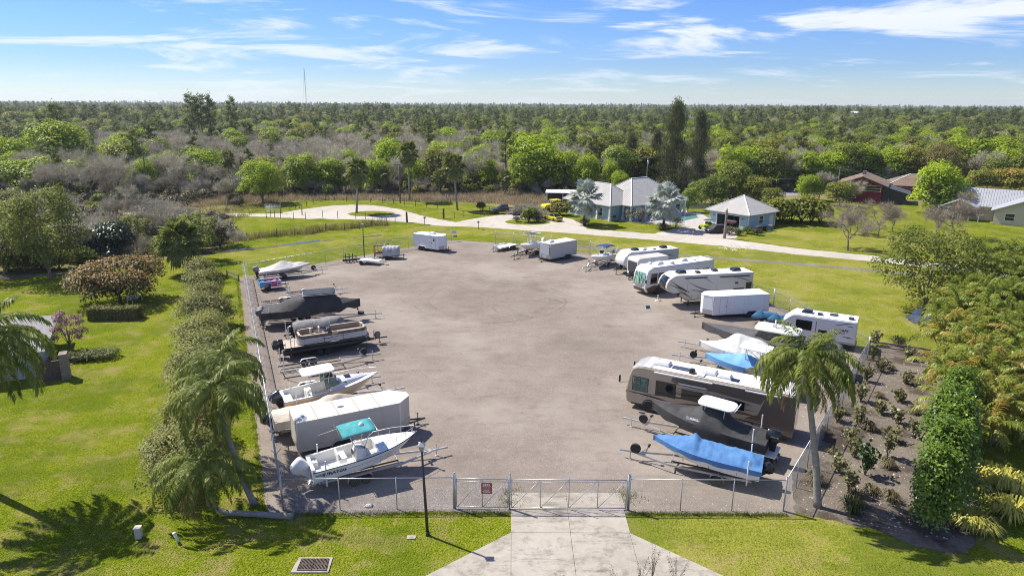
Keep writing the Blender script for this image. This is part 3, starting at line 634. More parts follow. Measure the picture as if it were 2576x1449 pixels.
t = thing('vent_pipe', 'leaning white pipe stub beside the fallen palm', 'pipe', G(449,1362)); t.rotation_euler = (0.1,-0.25,0)
MB().tube([(0,0,0),(0,0,0.55)],0.075,10).build('pipe', WHITEP, t, 'all'); MB().tube([(0,0,0.55),(0,0,0.62)],0.095,10).build('cap', WHITEP, t, 'all')
t = thing('valve_lid', 'small square concrete valve lid in the lawn', 'lid', G(1035,1352)); MB().box(-0.24,0.24,-0.17,0.17,0,0.05).build('lid', CONC, t, bevel=0.01); MB().box(-0.10,0.10,-0.02,0.02,0.05,0.06).build('lift_bar', GREYP, t)
def rock(name, label, p, s, m, seed=0, z=0.0):
    bm = bmesh.new(); bmesh.ops.create_icosphere(bm, subdivisions=2, radius=1)
    for v in bm.verts:
        k = 1+0.35*noise.noise(v.co*1.3+Vector((seed*5.1,0,0))); v.co = Vector((v.co.x*s[0]*k, v.co.y*s[1]*k, max(-0.15*s[2], v.co.z*s[2]*k)+0.12*s[2]))
    me = bpy.data.meshes.new(name); bm.to_mesh(me); bm.free(); o = put(name, me, m, None, loc=(p[0],p[1],z)); 
    if label: tag(o, label, 'rock')
    return o
ROCKM = mat('pale_limestone', (0.42,0.39,0.34), 0.9, col2=(0.55,0.52,0.47), scale=4, bump=0.5, bscale=9)
rock('rock', 'pale angular rock on gravel inside the front fence', G(928,1274), (0.26,0.19,0.17), ROCKM, 1)
# stones scattered along the front fence and in the bed
rnd = random.Random(5); st = MB()
def pebble(p, r):
    a = rnd.uniform(0,6.28); vs = []
    for k in range(5): vs.append((p.x+r*rnd.uniform(.6,1.2)*math.cos(a+k*1.257), p.y+r*rnd.uniform(.6,1.2)*math.sin(a+k*1.257), 0.01))
    vs.append((p.x, p.y, r*rnd.uniform(0.5,0.9))); st.add(vs, [(k,(k+1)%5,5) for k in range(5)])
for _ in range(900):
    u = rnd.random(); p = FL.lerp(FR,u)+Vector((0,abs(rnd.gauss(0,0.9))-0.35,0.012))
    if GM_.x-0.1 < p.x < GR_.x+0.1: continue
    pebble(p, rnd.choice((0.02,0.025,0.03,0.05)))
for _ in range(1300):
    p = Vector((rnd.uniform(FL.x,FR.x), FL.y+rnd.uniform(0,7)**1.0, 0))
    if GM_.x-0.3 < p.x < GR_.x+0.3 and p.y < GM_.y+1.5: continue
    pebble(p, rnd.choice((0.015,0.02,0.03)))
o = st.build('loose_stones', ROCKM, None, fix=False); tag(o, 'pale loose stones scattered over the gravel by the front fence', 'stones', kind='stuff')
rnd = random.Random(8); st = MB()
for _ in range(900):
    x_ = rnd.uniform(2020,2400); p = G(x_, rnd.uniform(900, 1282+(x_-1990)*.2)); pebble(p, rnd.choice((0.03,0.04,0.06,0.09)))
o = st.build('fallen_leaves', mat('dry_leaf_litter',(0.34,0.26,0.18),0.8,col2=(0.55,0.48,0.40),scale=3), None, fix=False); tag(o, 'dry fallen leaves scattered on the soil bed', 'leaves', kind='stuff')
st = MB(); rnd = random.Random(11)
for _ in range(60):
    p = G(1845+rnd.gauss(0,14), 624+rnd.gauss(0,3)); pebble(p, rnd.uniform(0.08,0.22))
for _ in range(25):
    p = G(1595+rnd.gauss(0,4)*10, 704+rnd.gauss(0,1.5)) if False else G(1880+rnd.gauss(0,9), 708-86+rnd.gauss(0,2)); pebble(p, rnd.uniform(0.08,0.2))
o = st.build('rubble', ROCKM, None, fix=False); tag(o, 'pale stone rubble in the roadside swale', 'rubble', kind='stuff')
# ================================================================ shared builders for trailers, boats and motorhomes
_wh = {}
def wheel(parent, x, y, r=0.33, w=0.22, out=1, z=None, rimm=None, name='wheel', axis='y'):
    rimm = rimm or RIM; key = (round(r,3), round(w,3), out, rimm.name, axis)
    if key not in _wh:
        mt = MB().lathe([(r*.58,-w/2),(r*.92,-w/2),(r*.985,-w*.36),(r,-w*.2),(r,w*.2),(r*.985,w*.36),(r*.92,w/2),(r*.58,w/2)], axis=axis, n=24).mesh('tyre')
        mr = MB().lathe([(r*.60,w*.44*out),(r*.52,w*.40*out),(r*.47,w*.18*out),(r*.30,w*.26*out),(r*.16,w*.24*out),(r*.13,w*.42*out),(0.005,w*.44*out)], axis=axis, n=18).mesh('rim')
        for me, m in ((mt,RUBBER),(mr,rimm)): me.materials.append(m); me.shade_smooth(); me.set_sharp_from_angle(angle=R_(40))
        _wh[key] = (mt, mr)
    mt, mr = _wh[key]; o = put(name, mt, None, parent, loc=(x,y,r if z is None else z)); put('rim', mr, None, o); return o
def fender(parent, x0, x1, y, w, ztop, zbot, m, r=0.3, flat=True):
    path = [(x0-0.02, zbot), (x0+0.04, zbot+(ztop-zbot)*0.6), (x0+r*0.6, ztop-0.03), (x0+r*1.2, ztop), (x1-r*1.2, ztop), (x1-r*0.6, ztop-0.03), (x1-0.04, zbot+(ztop-zbot)*0.6), (x1+0.02, zbot)]
    secs = [[(px, y-w/2, pz), (px, y+w/2, pz), (px*1+(0), y+w/2, pz+0.025), (px, y-w/2, pz+0.025)] for px, pz in path]
    lip = MB().loft(secs); return lip.build('fender', m, parent, True)
def jack(parent, x, y, top, foot=True, m=None):
    m = m or GALV; mb = MB().tube([(x,y,0.06),(x,y,top)], 0.035, 8).tube([(x,y,top),(x,y,top+0.05)],0.045,8).tube([(x,y,top+0.05),(x-0.14,y,top+0.05),(x-0.14,y,top+0.13)],0.012,5)
    if foot: mb.box(x-0.11,x+0.11,y-0.09,y+0.09,0.0,0.06)
    else: mb.lathe([(0.02,-0.03),(0.09,-0.03),(0.09,0.03),(0.02,0.03)],(x,y,0.09),'y',12)
    return mb.build('tongue_jack', m, parent, True)
def boat_trailer(label, L, axles=2, m=None, track=2.25, spare=None, guides=1.3, winch=True, z=0.52, group=None, fm=None, wr=0.33, bunks=True, rimm=None, ax=0.30):
    m = m or GALV; t = thing('boat_trailer', label, 'trailer', group=group); hw = 0.72; xb = L*0.60
    for s in (1,-1):
        MB().bar((0,s*hw,z),(xb,s*hw,z),0.07,0.13).bar((xb,s*hw,z),(L*0.86,s*0.10,z+0.03),0.07,0.13).build('side_rail', m, t)
        MB().box(-0.03,0.0,s*hw-0.13,s*hw+0.13,z-0.06,z+0.10).build('tail_light', REDP, t)
    MB().bar((L*0.80,0,z+0.035),(L-0.05,0,z+0.02),0.09,0.11).build('tongue', m, t)
    MB().prism([(L-0.32,z+0.07),(L-0.05,z+0.07),(L,z+0.02),(L,z-0.05),(L-0.32,z-0.03)], -0.055,0.055).build('coupler', m if m is BLACKM else GALV, t, bevel=0.015)
    for k in range(4):
        x = 0.12 + k*(xb-0.2)/3; MB().bar((x,-hw,z-0.03),(x,0,z-0.11),0.06,0.08).bar((x,0,z-0.11),(x,hw,z-0.03),0.06,0.08).build('crossmember', m, t)
    jack(t, L-0.75, 0.12, z+0.35, True, m)
    x0 = L*ax; sp = wr*2+0.10
    xs = [x0 + (i-(axles-1)/2)*sp for i in range(axles)]
    for x in xs:
        MB().tube([(x,-track/2+0.1,wr),(x,track/2-0.1,wr)],0.03,6).build('axle', m, t)
        for s in (1,-1): wheel(t, x, s*track/2, wr, 0.2, s, rimm=rimm)
    for s in (1,-1): fender(t, xs[0]-wr-0.08, xs[-1]+wr+0.08, s*track/2, 0.25, wr*2+0.06, wr*0.9, fm or m)
    for s in (1,-1):
        MB().bar((x0-0.2,s*hw,z+0.0),(x0-0.2,s*(track/2-0.1),wr*2+0.02),0.05).build('fender_bracket', m, t)
        if bunks: MB().bar((0.05,s*0.48,z+0.14),(L*0.58,s*0.44,z+0.16),0.10,0.06).build('bunk', mat('bunk_carpet',(0.04,0.042,0.045),0.95), t)
    if winch:
        xw = L*0.80; MB().bar((xw,0,z),(xw-0.28,0,z+0.85),0.08,0.08).bar((xw+0.35,0,z+0.03),(xw-0.12,0,z+0.45),0.05,0.05).build('winch_post', m, t)
        MB().lathe([(0.03,-0.12),(0.09,-0.12),(0.06,0),(0.09,0.12),(0.03,0.12)],(xw-0.26,0,z+0.72),'y',10).build('winch', RUBBER, t, True)
    if guides:
        for s in (1,-1):
            MB().bar((0.25,s*hw,z-0.02),(0.25,s*(track/2+0.05),z-0.02),0.05).tube([(0.25,s*(track/2+0.05),z-0.04),(0.25,s*(track/2+0.05),z+guides)],0.045,8).build('guide_post', WHITEP, t, True)
    if spare:
        wheel(t, L*spare, 0.20, wr, 0.18, 1, z=z+0.42, name='spare_wheel')
    return t
# ---- hulls
class Hull:
    def __init__(s, L, B, D, z0, bow=1.0, fine=2.4, sheer=0.25):
        s.L, s.B, s.D, s.z0, s.bow, s.fine, s.sh = L, B, D, z0, bow, fine, sheer
    def b(s, t): return max(0.02, s.B/2*(0.94+0.06*min(1,t/0.3))*(1-(max(0,t-0.38)/0.62)**s.fine))
    def g(s, t): return s.z0 + s.D*(1+s.sh*t*t)
    def k(s, t): return s.z0 + s.D*0.98*s.bow*(max(0,t-0.62)/0.38)**2.1
    def xg(s, t): return s.L*t
    def xk(s, t): return s.L*(t-0.07*t*t*t)
    def sec(s, t):
        b, g, k = s.b(t), s.g(t), s.k(t); c = b*(0.90-0.28*t**2); zc = k+(g-k)*(0.27+0.25*t**2)
        xk, xg = s.xk(t), s.xg(t); xm = xk*0.5+xg*0.5
        h = [(xg, b, g), (xg*0.7+xk*0.3, b*0.985-0.10*b*t*t, g*0.55+zc*0.45), (xm, c, zc), (xk, 0.0, k)]
        return h + [(x, -y, z) for x, y, z in h[-2::-1]]
    def hull(s, parent, m, name='hull', n=22):
        mb = MB(); T = [i/(n-1) for i in range(n)]; mb.loft([s.sec(t) for t in T], False, False)
        mb.add(s.sec(0), [tuple(range(7))]); return mb.build(name, m, parent, True)
    def liner(s, parent, m, fore=0.62, floor=0.32, cap=0.17, n=20):
        mb = MB(); T = [0.0+fore*i/(n-1) for i in range(n)]; secs = []
        zf = s.z0+s.D*floor
        for t in T:
            b, g = s.b(t), s.g(t); i = max(0.03, b-cap); x = s.xg(t)
            secs.append([(x,b,g+0.012),(x,i,g+0.03),(x,i-0.03,zf+0.02),(x,-i+0.03,zf+0.02),(x,-i,g+0.03),(x,-b,g+0.012)])
        mb.loft(secs, False, False)
        b, g, x = s.b(0), s.g(0), 0.0   # transom wall
        mb.box(-0.0, 0.22, -b+0.02, b-0.02, zf, g+0.015)
        T2 = [fore+(1-fore)*i/9 for i in range(10)]
        mb.loft([[(s.xg(t), s.b(t), s.g(t)+0.012), (s.xg(t), s.b(t)*0.4, s.g(t)+0.06), (s.xg(t), -s.b(t)*0.4, s.g(t)+0.06), (s.xg(t), -s.b(t), s.g(t)+0.012)] for t in T2], False, False)
        t = fore; mb.add([(s.xg(t),s.b(t),s.g(t)+0.012),(s.xg(t),s.b(t)*0.4,s.g(t)+0.06),(s.xg(t),-s.b(t)*0.4,s.g(t)+0.06),(s.xg(t),-s.b(t),s.g(t)+0.012),(s.xg(t),-s.b(t)+0.15,zf),(s.xg(t),s.b(t)-0.15,zf)], [(0,1,2,3,4,5)])
        return mb.build('deck_liner', m, parent, True)
    def rub(s, parent, m, r=0.035):
        for sg in (1,-1): MB().tube([(s.xg(t), sg*(s.b(t)+0.01), s.g(t)-0.02) for t in [i/24 for i in range(25)]], r, 6).build('rub_rail', m, parent, 'all')
    def band(s, parent, m, f0, f1, t0=0.0, t1=1.0, name='hull_stripe', n=16):
        for sg in (1,-1):
            mb = MB(); secs = []
            for i in range(n+1):
                t = t0+(t1-t0)*i/n; S_ = s.sec(t); A = Vector(S_[0]); Bq = Vector(S_[1])
                def at(f):
                    p = A.lerp(Bq, f); return (p.x, sg*(p.y+0.008), p.z)
                secs.append([at(f0), at(f1)])
            mb.loft(secs, False, False); mb.build(name, m, parent, fix=False)
    def cover(s, parent, m, ridge, skirt=0.22, seed=1, amp=0.03, nt=48, nu=20, name='cover', t0=-0.01, t1=1.012, pleat=0.0, over=0.05):
        """cloth stretched over gunwale and ridge poles: ridge = [(t, height above gunwale, boxiness)]"""
        def rg(t):
            for (a, h0, p0), (b, h1, p1) in zip(ridge, ridge[1:]):
                if a <= t <= b:
                    u = (t-a)/(b-a); u = u*u*(3-2*u)*0.5+u*0.5; return h0+(h1-h0)*u, p0+(p1-p0)*u
            return (ridge[0][1], ridge[0][2]) if t < ridge[0][0] else (ridge[-1][1], ridge[-1][2])
        secs = []
        for i in range(nt+1):
            t = t0+(t1-t0)*i/nt; tc = min(1, max(0,t)); b = s.b(tc)+over; g = s.g(tc); h, p = rg(tc); x = s.L*t; row = []
            for j in range(nu+1):
                u = -1+2*j/nu; y = u*b
                z = g + 0.02 + h*(1-abs(u)**p)
                w = noise.noise((x*1.3+seed*9, y*2.6, seed))*amp*1.6 + noise.noise((x*4.1, y*3.0+seed, 3))*amp*0.7
                if pleat: w += pleat*math.sin(x*11+1.7*math.sin(x*2.3+seed))*(abs(u)**0.7)*(1-abs(u)**6)*min(1,h*1.4)
                row.append((x+(0.02*noise.noise((x*3,y*3,seed+5))), y, z+w*(1-abs(u)**8)))
            sk = skirt*(1+0.35*noise.noise((x*1.1, seed, 2.2)))
            S_ = s.sec(tc); q = Vector(S_[0]).lerp(Vector(S_[1]), 0.5); yy = min(b, q.y+over*1.3+0.02*noise.noise((x*5,1,seed)))
            row = [(x, -yy, g-sk), (x, -b*1.002, g-sk*0.35)] + row + [(x, b*1.002, g-sk*0.35), (x, yy, g-sk)]
            secs.append(row)
        n = len(secs[0]); mb = MB()
        drop = [(secs[0][k][0]-0.03, secs[0][k][1]*0.99, s.g(0)-skirt) for k in range(n)]
        secs = [drop] + secs
        mb.loft(secs, False, False); o = mb.build(name, m, parent, True); return o
def outboard(parent, x, z, cow, leg=None, tilt=0.0, y=0.0, s=1.0, name='outboard_motor', cover=None):
    """engine on the transom; local +x is forward"""
    leg = leg or cow; piv = Vector((x, y, z))
    def tr(p):
        p = Vector(p)*s; a = R_(tilt); return piv + Vector((p.x*math.cos(a)-p.z*math.sin(a)*1.0, p.y, p.x*math.sin(a)+p.z*math.cos(a))) if True else p
    mb = MB()
    prof = [(0.02,0.16,0.30,-0.42),(0.12,0.21,0.36,-0.52),(0.34,0.24,0.40,-0.60),(0.52,0.23,0.36,-0.58),(0.64,0.18,0.26,-0.50),(0.70,0.08,0.08,-0.34)]
    secs = []
    for z_, hw, xf, xr in prof:
        secs.append([tr((xf*0.35,hw*0.8,z_)), tr((xf*0.35-0.06,hw,z_)), tr((xr*0.75,hw,z_)), tr((xr,hw*0.55,z_)), tr((xr,-hw*0.55,z_)), tr((xr*0.75,-hw,z_)), tr((xf*0.35-0.06,-hw,z_)), tr((xf*0.35,-hw*0.8,z_))])
    mb.loft(secs); o = mb.build(name, cow, parent, True)
    ml = MB(); ml.loft([[tr(p) for p in ((-0.02,0.10,0.04),(-0.40,0.10,0.04),(-0.40,-0.10,0.04),(-0.02,-0.10,0.04))], [tr(p) for p in ((-0.12,0.06,-0.55),(-0.36,0.05,-0.55),(-0.36,-0.05,-0.55),(-0.12,-0.06,-0.55))], [tr(p) for p in ((-0.14,0.035,-0.95),(-0.34,0.03,-0.95),(-0.34,-0.03,-0.95),(-0.14,-0.035,-0.95))]])
    ml.loft([[tr(p) for p in ((-0.02,0.16,-0.56),(-0.62,0.15,-0.56),(-0.62,-0.15,-0.56),(-0.02,-0.16,-0.56))], [tr(p) for p in ((-0.02,0.16,-0.58),(-0.62,0.15,-0.58),(-0.62,-0.15,-0.58),(-0.02,-0.16,-0.58))]])
    ml.tube([tr((0.05,0,-0.86)),tr((-0.05,0,-0.86)),tr((-0.45,0,-0.86)),tr((-0.52,0,-0.86))],[0.02*s,0.07*s,0.07*s,0.04*s],8)
    ml.add([tr((-0.12,0.012,-0.9)),tr((-0.32,0.012,-0.9)),tr((-0.36,0.012,-1.15)),tr((-0.12,-0.012,-0.9)),tr((-0.32,-0.012,-0.9)),tr((-0.36,-0.012,-1.15))],[(0,1,2),(5,4,3),(0,3,4,1),(1,4,5,2),(2,5,3,0)])
    ml.box(piv.x-0.06,piv.x+0.05,piv.y-0.13,piv.y+0.13,piv.z-0.35*s,piv.z+0.05)
    ml.build('lower_unit', leg, o, True)
    pr = MB()
    for k in range(3):
        a = k*2.094; c1, s1 = math.cos(a), math.sin(a); c2, s2 = math.cos(a+0.8), math.sin(a+0.8)
        pr.add([tr((-0.50,0.04*c1,-0.86+0.04*s1)),tr((-0.46,0.19*c1,-0.86+0.19*s1)),tr((-0.54,0.19*c2,-0.86+0.19*s2)),tr((-0.53,0.04*c2,-0.86+0.04*s2))],[(0,1,2,3)])
    pr.build('propeller', GALV, o); return o
def rails(parent, pts, m=None, r=0.016, name='bow_rail', drops=None, low=None):
    m = m or CHROME; mb = MB().tube(pts, r, 6)
    if drops:
        for a, b in drops: mb.tube([a, b], r*0.9, 6)
    return mb.build(name, m, parent, 'all')
def rounded_slab(L, W, H, c, r=0.35, tuck=0.06, n=5):
    """plan rectangle with rounded corners, slightly crowned top"""
    def ring(l, w, rr, z):
        out = []
        for cx, cy, a0 in ((l/2-rr, w/2-rr, 0), (-l/2+rr, w/2-rr, 90), (-l/2+rr, -w/2+rr, 180), (l/2-rr, -w/2+rr, 270)):
            for k in range(n+1):
                a = R_(a0+90*k/n); out.append((c[0]+cx+rr*math.cos(a), c[1]+cy+rr*math.sin(a), c[2]+z))
        return out
    return MB().loft([ring(L-tuck*2,W-tuck*2,max(0.05,r-tuck),0), ring(L,W,r,H*0.25), ring(L,W,r,H*0.7), ring(L-tuck,W-tuck,r-tuck/2,H*0.93), ring(L-tuck*5,W-tuck*5,max(0.05,r-tuck*2.5),H)])
def swoosh(x0, z0, x1, z1, th, bow, n=10, peak=0.4):
    top, bot = [], []
    for i in range(n+1):
        u = i/n; x = x0+(x1-x0)*u; z = z0+(z1-z0)*u + bow*4*u*(1-u)
        w = th*((u/peak)**0.8 if u < peak else ((1-u)/(1-peak))**0.8)
        top.append((x,z+w/2)); bot.append((x,z-w/2))
    return top[:-1]+[top[-1]]+bot[::-1][1:-1]
def window(parent, x0, x1, z0, z1, y, m=None, frame=None, split=False, name='window', slant=0.0):
    m = m or GLASS; s = 1 if y > 0 else -1; fr = 0.035
    o = MB().prism([(x0,z0),(x1,z0),(x1+slant,z1),(x0+slant,z1)], y, y+s*0.012).build(name, m, parent)
    if frame:
        f = MB()
        for a, b in (((x0-fr,z0-fr),(x1+fr,z0)),((x0-fr,z1),(x1+fr,z1+fr)),((x0-fr,z0),(x0,z1)),((x1,z0),(x1+fr,z1))): f.box(a[0],b[0],min(y,y+s*0.022),max(y,y+s*0.022),a[1],b[1])
        if split: f.box((x0+x1)/2-0.015,(x0+x1)/2+0.015,min(y,y+s*0.02),max(y,y+s*0.02),z0,z1)
        f.build('window_frame', frame, o)
    return o
def roof_ac(parent, x, y, z, m, L=0.85, W=0.70, H=0.30, name='air_conditioner'):
    mb = MB(); mb.loft([[(x-L/2,y-W/2,z),(x+L/2,y-W/2,z),(x+L/2,y+W/2,z),(x-L/2,y+W/2,z)],[(x-L/2,y-W/2,z+H*0.45),(x+L/2,y-W/2,z+H*0.35),(x+L/2,y+W/2,z+H*0.35),(x-L/2,y+W/2,z+H*0.45)],[(x-L/2+0.08,y-W/2+0.07,z+H),(x+L/2-0.28,y-W/2+0.07,z+H),(x+L/2-0.28,y+W/2-0.07,z+H),(x-L/2+0.08,y+W/2-0.07,z+H)]])
    return mb.build(name, m, parent, bevel=0.03)
def vent(parent, x, y, z, s=0.38, h=0.10, m=None): return MB().box(x-s/2,x+s/2,y-s/2,y+s/2,z,z+h).build('roof_vent', m or WHITEP, parent, bevel=0.025)
def enclosed_trailer(label, L, W, H, vn, skin, roofm, tandem=True, fl=0.48, door_side=0, dx=0.72, ac=None, seams=5, wr=0.34, ax=0.42, tongue=1.3, trim=None, nose_panel=None, rear_door=True, vents=1):
    """local x 0 = rear wall, L = front shoulder, L+vn = nose tip, coupler beyond"""
    t = thing('cargo_trailer', label, 'trailer'); hw = W/2; trim = trim or ALUM
    plan = [(0,-hw),(L,-hw)] + ([(L+vn,-hw*0.25),(L+vn,hw*0.25)] if vn > 0.05 else []) + [(L,hw),(0,hw)]
    MB().prism(plan, fl, H-0.03, 'z').build('body', skin, t, bevel=0.03)
    pr = [(0-0.03,-hw-0.02),(L+0.01,-hw-0.02)] + ([(L+vn+0.03,-hw*0.26),(L+vn+0.03,hw*0.26)] if vn > 0.05 else []) + [(L+0.01,hw+0.02),(-0.03,hw+0.02)]
    rf = MB().prism(pr, H-0.07, H, 'z').build('roof', roofm, t, bevel=0.02)
    for k in range(seams): 
        x = L*(k+1)/(seams+1); MB().box(x-0.025,x+0.025,-hw+0.05,hw-0.05,H,H+0.012).build('roof_seam', WHITEP if roofm is not ROOFW else mat('tan_seam',(0.34,0.28,0.21),.8), rf)
    for x in (0.02, L):
        for s in (1,-1): MB().box(x-0.05,x+0.05,s*hw-0.012,s*hw+0.012,fl,H-0.08).build('corner_trim', trim, t)
    for s in (1,-1):
        MB().box(-0.01,L,s*(hw+0.008)-0.008,s*(hw+0.008)+0.008,fl-0.02,fl+0.09).build('skirt_rail', trim, t)
    if vn > 0.05:
        if nose_panel:
            a = Vector((L+0.0,hw,0)); b = Vector((L+vn,hw*0.25,0)); d = (b-a).normalized(); nn = Vector((d.y,-d.x,0))*-1 if False else Vector((-d.y, d.x, 0))
            if nn.x < 0: nn = -nn
            for s in (1,-1):
                A = a.lerp(b,0.12)+nn*0.012; B_ = a.lerp(b,0.95)+nn*0.012
                MB().add([(A.x,s*A.y,fl+0.55),(B_.x,s*B_.y,fl+0.55),(B_.x,s*B_.y,H-0.22),(A.x,s*A.y,H-0.22)],[(0,1,2,3)]).build('nose_panel', nose_panel, t, fix=False)
        for s in (1,-1):
            a = Vector((L,s*hw,0)); b = Vector((L+vn,s*hw*0.25,0)); MB().bar(a+Vector((0.012,s*0.004,fl+0.28)),b+Vector((0.012,s*0.004,fl+0.28)),0.02,0.52).build('stone_guard', GALV, t)
    # wheels, arches
    x0 = L*ax; sp = wr*2+0.08; xs = [x0-sp/2, x0+sp/2] if tandem else [x0]
    for s in (1,-1):
        y = s*(hw+0.004)
        arch = [(xs[0]-wr-0.08,fl-0.015),(xs[0]-wr-0.06,wr+0.12),(xs[0]-wr*0.6,wr*2+0.02),(xs[0]-0.05,wr*2+0.10),(xs[-1]+0.05,wr*2+0.10),(xs[-1]+wr*0.6,wr*2+0.02),(xs[-1]+wr+0.06,wr+0.12),(xs[-1]+wr+0.08,fl-0.015)]
        MB().prism(arch, y, y+s*0.016).build('well_shade_patch', BLACKM, t)  # raised black patch stands in for the shaded wheel recess
        out = [(a*1.0, b) for a, b in arch]; secs = []
        for (a, b) in out: secs.append([(a,y-s*0.0,b),(a,y+s*0.15,b),(a,y+s*0.15,b+0.03),(a,y,b+0.03)])
        MB().loft(secs).build('fender', trim, t, True)
        for x in xs: wheel(t, x, s*(hw+0.02), wr, 0.21, s)
    for x in xs: MB().tube([(x,-hw,wr),(x,hw,wr)],0.035,6).build('axle', BLACKM, t)
    MB().box(0.1,L-0.1,-0.5,0.5,fl-0.12,fl-0.01).build('chassis', BLACKM, t)
    xf = L+vn
    for s in (1,-1): MB().bar((L-0.2,s*0.55,fl-0.06),(xf+tongue-0.25,s*0.05,fl-0.06),0.07,0.11).build('tongue', BLACKM, t)
    MB().prism([(xf+tongue-0.35,fl),(xf+tongue-0.05,fl+0.0),(xf+tongue,fl-0.06),(xf+tongue,fl-0.12),(xf+tongue-0.35,fl-0.11)],-0.06,0.06).build('coupler', BLACKM, t, bevel=0.015)
    jack(t, xf+tongue*0.55, 0, fl+0.42, True, BLACKM)
    for s in ((1,-1) if door_side == 0 else (door_side,)):
        y = s*hw; xa = L*dx; dw = 0.82; zt = H-0.22; zb = fl+0.09
        d = MB().box(xa,xa+dw,min(y,y+s*0.012),max(y,y+s*0.012),zb,zt).build('door', skin, t)
        f = MB()
        for a, b, c_, d_ in ((xa-0.035,xa,zb,zt+0.035),(xa+dw,xa+dw+0.035,zb,zt+0.035),(xa,xa+dw,zt,zt+0.035)): f.box(a,b,min(y,y+s*0.022),max(y,y+s*0.022),c_,d_)
        f.build('door_frame', GALV, d); MB().box(xa+0.05,xa+0.13,min(y+s*.012,y+s*.05),max(y+s*.012,y+s*.05),(zb+zt)/2-0.12,(zb+zt)/2+0.02).build('door_handle', BLACKP, d)
        for k in range(int(L/1.2)):
            if not xa-.1 < .6+1.2*k < xa+dw+.1 and not xs[0]-.6 < .6+1.2*k < xs[-1]+.6: MB().box(.594+1.2*k,.606+1.2*k,min(y,y+s*.005),max(y,y+s*.005),fl+.1,H-.08).build('panel_seam', GALV, t)
        for zz in (H-0.16, fl+0.13): MB().box(L*0.45,L*0.45+0.10,min(y,y+s*0.02),max(y,y+s*0.02),zz,zz+0.035).build('marker_lamp', ORANGE, t)
    if rear_door:
        d = MB().box(-0.02,0.0,-hw+0.12,hw-0.12,fl+0.08,H-0.16).build('ramp_door', skin, t); 
        for s in (1,-1): MB().box(-0.04,-0.02,s*(hw-0.25)-0.02,s*(hw-0.25)+0.02,fl+0.1,H-0.3).build('lock_bar', trim, d)
        for s in (1,-1): MB().box(-0.015,0.0,s*(hw-0.06)-0.04,s*(hw-0.06)+0.04,fl+0.15,fl+0.5).build('tail_light', REDP, t)
    if ac: roof_ac(t, L*ac, 0, H, mat('ac_white',(0.66,0.65,0.62),0.5), 0.95, 0.72, 0.32)
    if vents: vent(t, L*0.45, 0.0, H+0.001, 0.36, 0.09)
    return t
# ================================================================ boats, trailers and motorhomes in the yard
def at_rear(root, rear, hd, tilt=0.0): root.location = (rear[0], rear[1], 0); root.rotation_euler = (0, R_(-tilt), R_(hd))
def back(p, hd, d, side=0.0): a = R_(hd); return (p[0]-d*math.cos(a)-side*math.sin(a), p[1]-d*math.sin(a)+side*math.cos(a))
SEAL = mat('seat_cushion_white', (0.70,0.68,0.63), 0.5)
# ---- 1 white centre console with teal top
hd = 27.3; st = (-12.35, 37.65); L = 7.0
b = thing('centre_console_boat', 'white centre console boat with teal canvas T-top and white outboard', 'boat'); at_rear(b, st, hd, 3.0)
h = Hull(L, 2.5, 1.05, 0.50); h.hull(b, GEL); h.liner(b, GEL, 0.60, 0.34); h.rub(b, TRIMN, 0.03)
h.band(b, TRIMN, 0.10, 0.16, 0.0, 0.97); h.band(b, mat('grey_boot_stripe',(0.10,0.12,0.16),0.4), 0.93, 1.0, 0.0, 0.9)
h.band(b, mat('teal_splash',(0.10,0.28,0.30),0.4), 0.62, 0.86, 0.02, 0.13, 'hull_graphic', 6)
zf = 0.50+1.05*0.34
MB().loft([[(2.75,-.42,zf),(3.75,-.42,zf),(3.75,.42,zf),(2.75,.42,zf)],[(2.8,-.40,zf+.8),(3.72,-.38,zf+.75),(3.72,.38,zf+.75),(2.8,.40,zf+.8)],[(2.95,-.38,zf+1.08),(3.35,-.34,zf+1.0),(3.35,.34,zf+1.0),(2.95,.38,zf+1.08)]]).build('console', GEL, b, bevel=0.04)
MB().add([(3.62,-.36,zf+.80),(3.62,.36,zf+.80),(3.32,.34,zf+1.34),(3.32,-.34,zf+1.34)],[(0,1,2,3)]).build('windscreen', mat('smoked_acrylic',(0.03,0.035,0.04),0.1), b, fix=False)
MB().lathe([(0.16,-0.02),(0.19,-0.02),(0.19,0.02),(0.16,0.02)],(2.72,0.12,zf+0.72),'x',14).build('steering_wheel', BLACKM, b, True)
MB().box(3.85,4.35,-.30,.30,zf,zf+.42).build('console_seat', SEAL, b, bevel=0.05)
MB().box(1.75,2.25,-.5,.5,zf,zf+.62).build('leaning_post', GEL, b, bevel=0.05); MB().box(1.70,2.28,-.55,.55,zf+.62,zf+.76).build('seat_cushion', SEAL, b, bevel=0.05)
MB().box(1.68,1.80,-.52,.52,zf+.76,zf+1.10).build('backrest', SEAL, b, bevel=0.05)
MB().box(4.75,5.6,-.55,.55,zf,zf+.34).build('bow_seat', GEL, b, bevel=0.06)
for s in (1,-1): MB().box(0.22,0.62,s*0.75-0.3,s*0.75+0.3,zf,zf+.45).build('stern_seat', SEAL, b, bevel=0.05)
tz = zf+2.28
for s in (1,-1):
    MB().tube([(2.8,s*.48,zf+0.02),(2.9,s*.50,zf+1.2),(2.45,s*.62,tz-0.02)],0.026,6).tube([(3.55,s*.48,zf+0.02),(3.45,s*.50,zf+1.2),(3.85,s*.62,tz-0.02)],0.026,6).tube([(2.9,s*.5,zf+1.2),(3.45,s*.5,zf+1.2)],0.02,6).tube([(2.15,s*.62,tz),(4.1,s*.62,tz)],0.024,6).build('top_frame', CHROME, b, 'all')
cv = MB(); n = 8
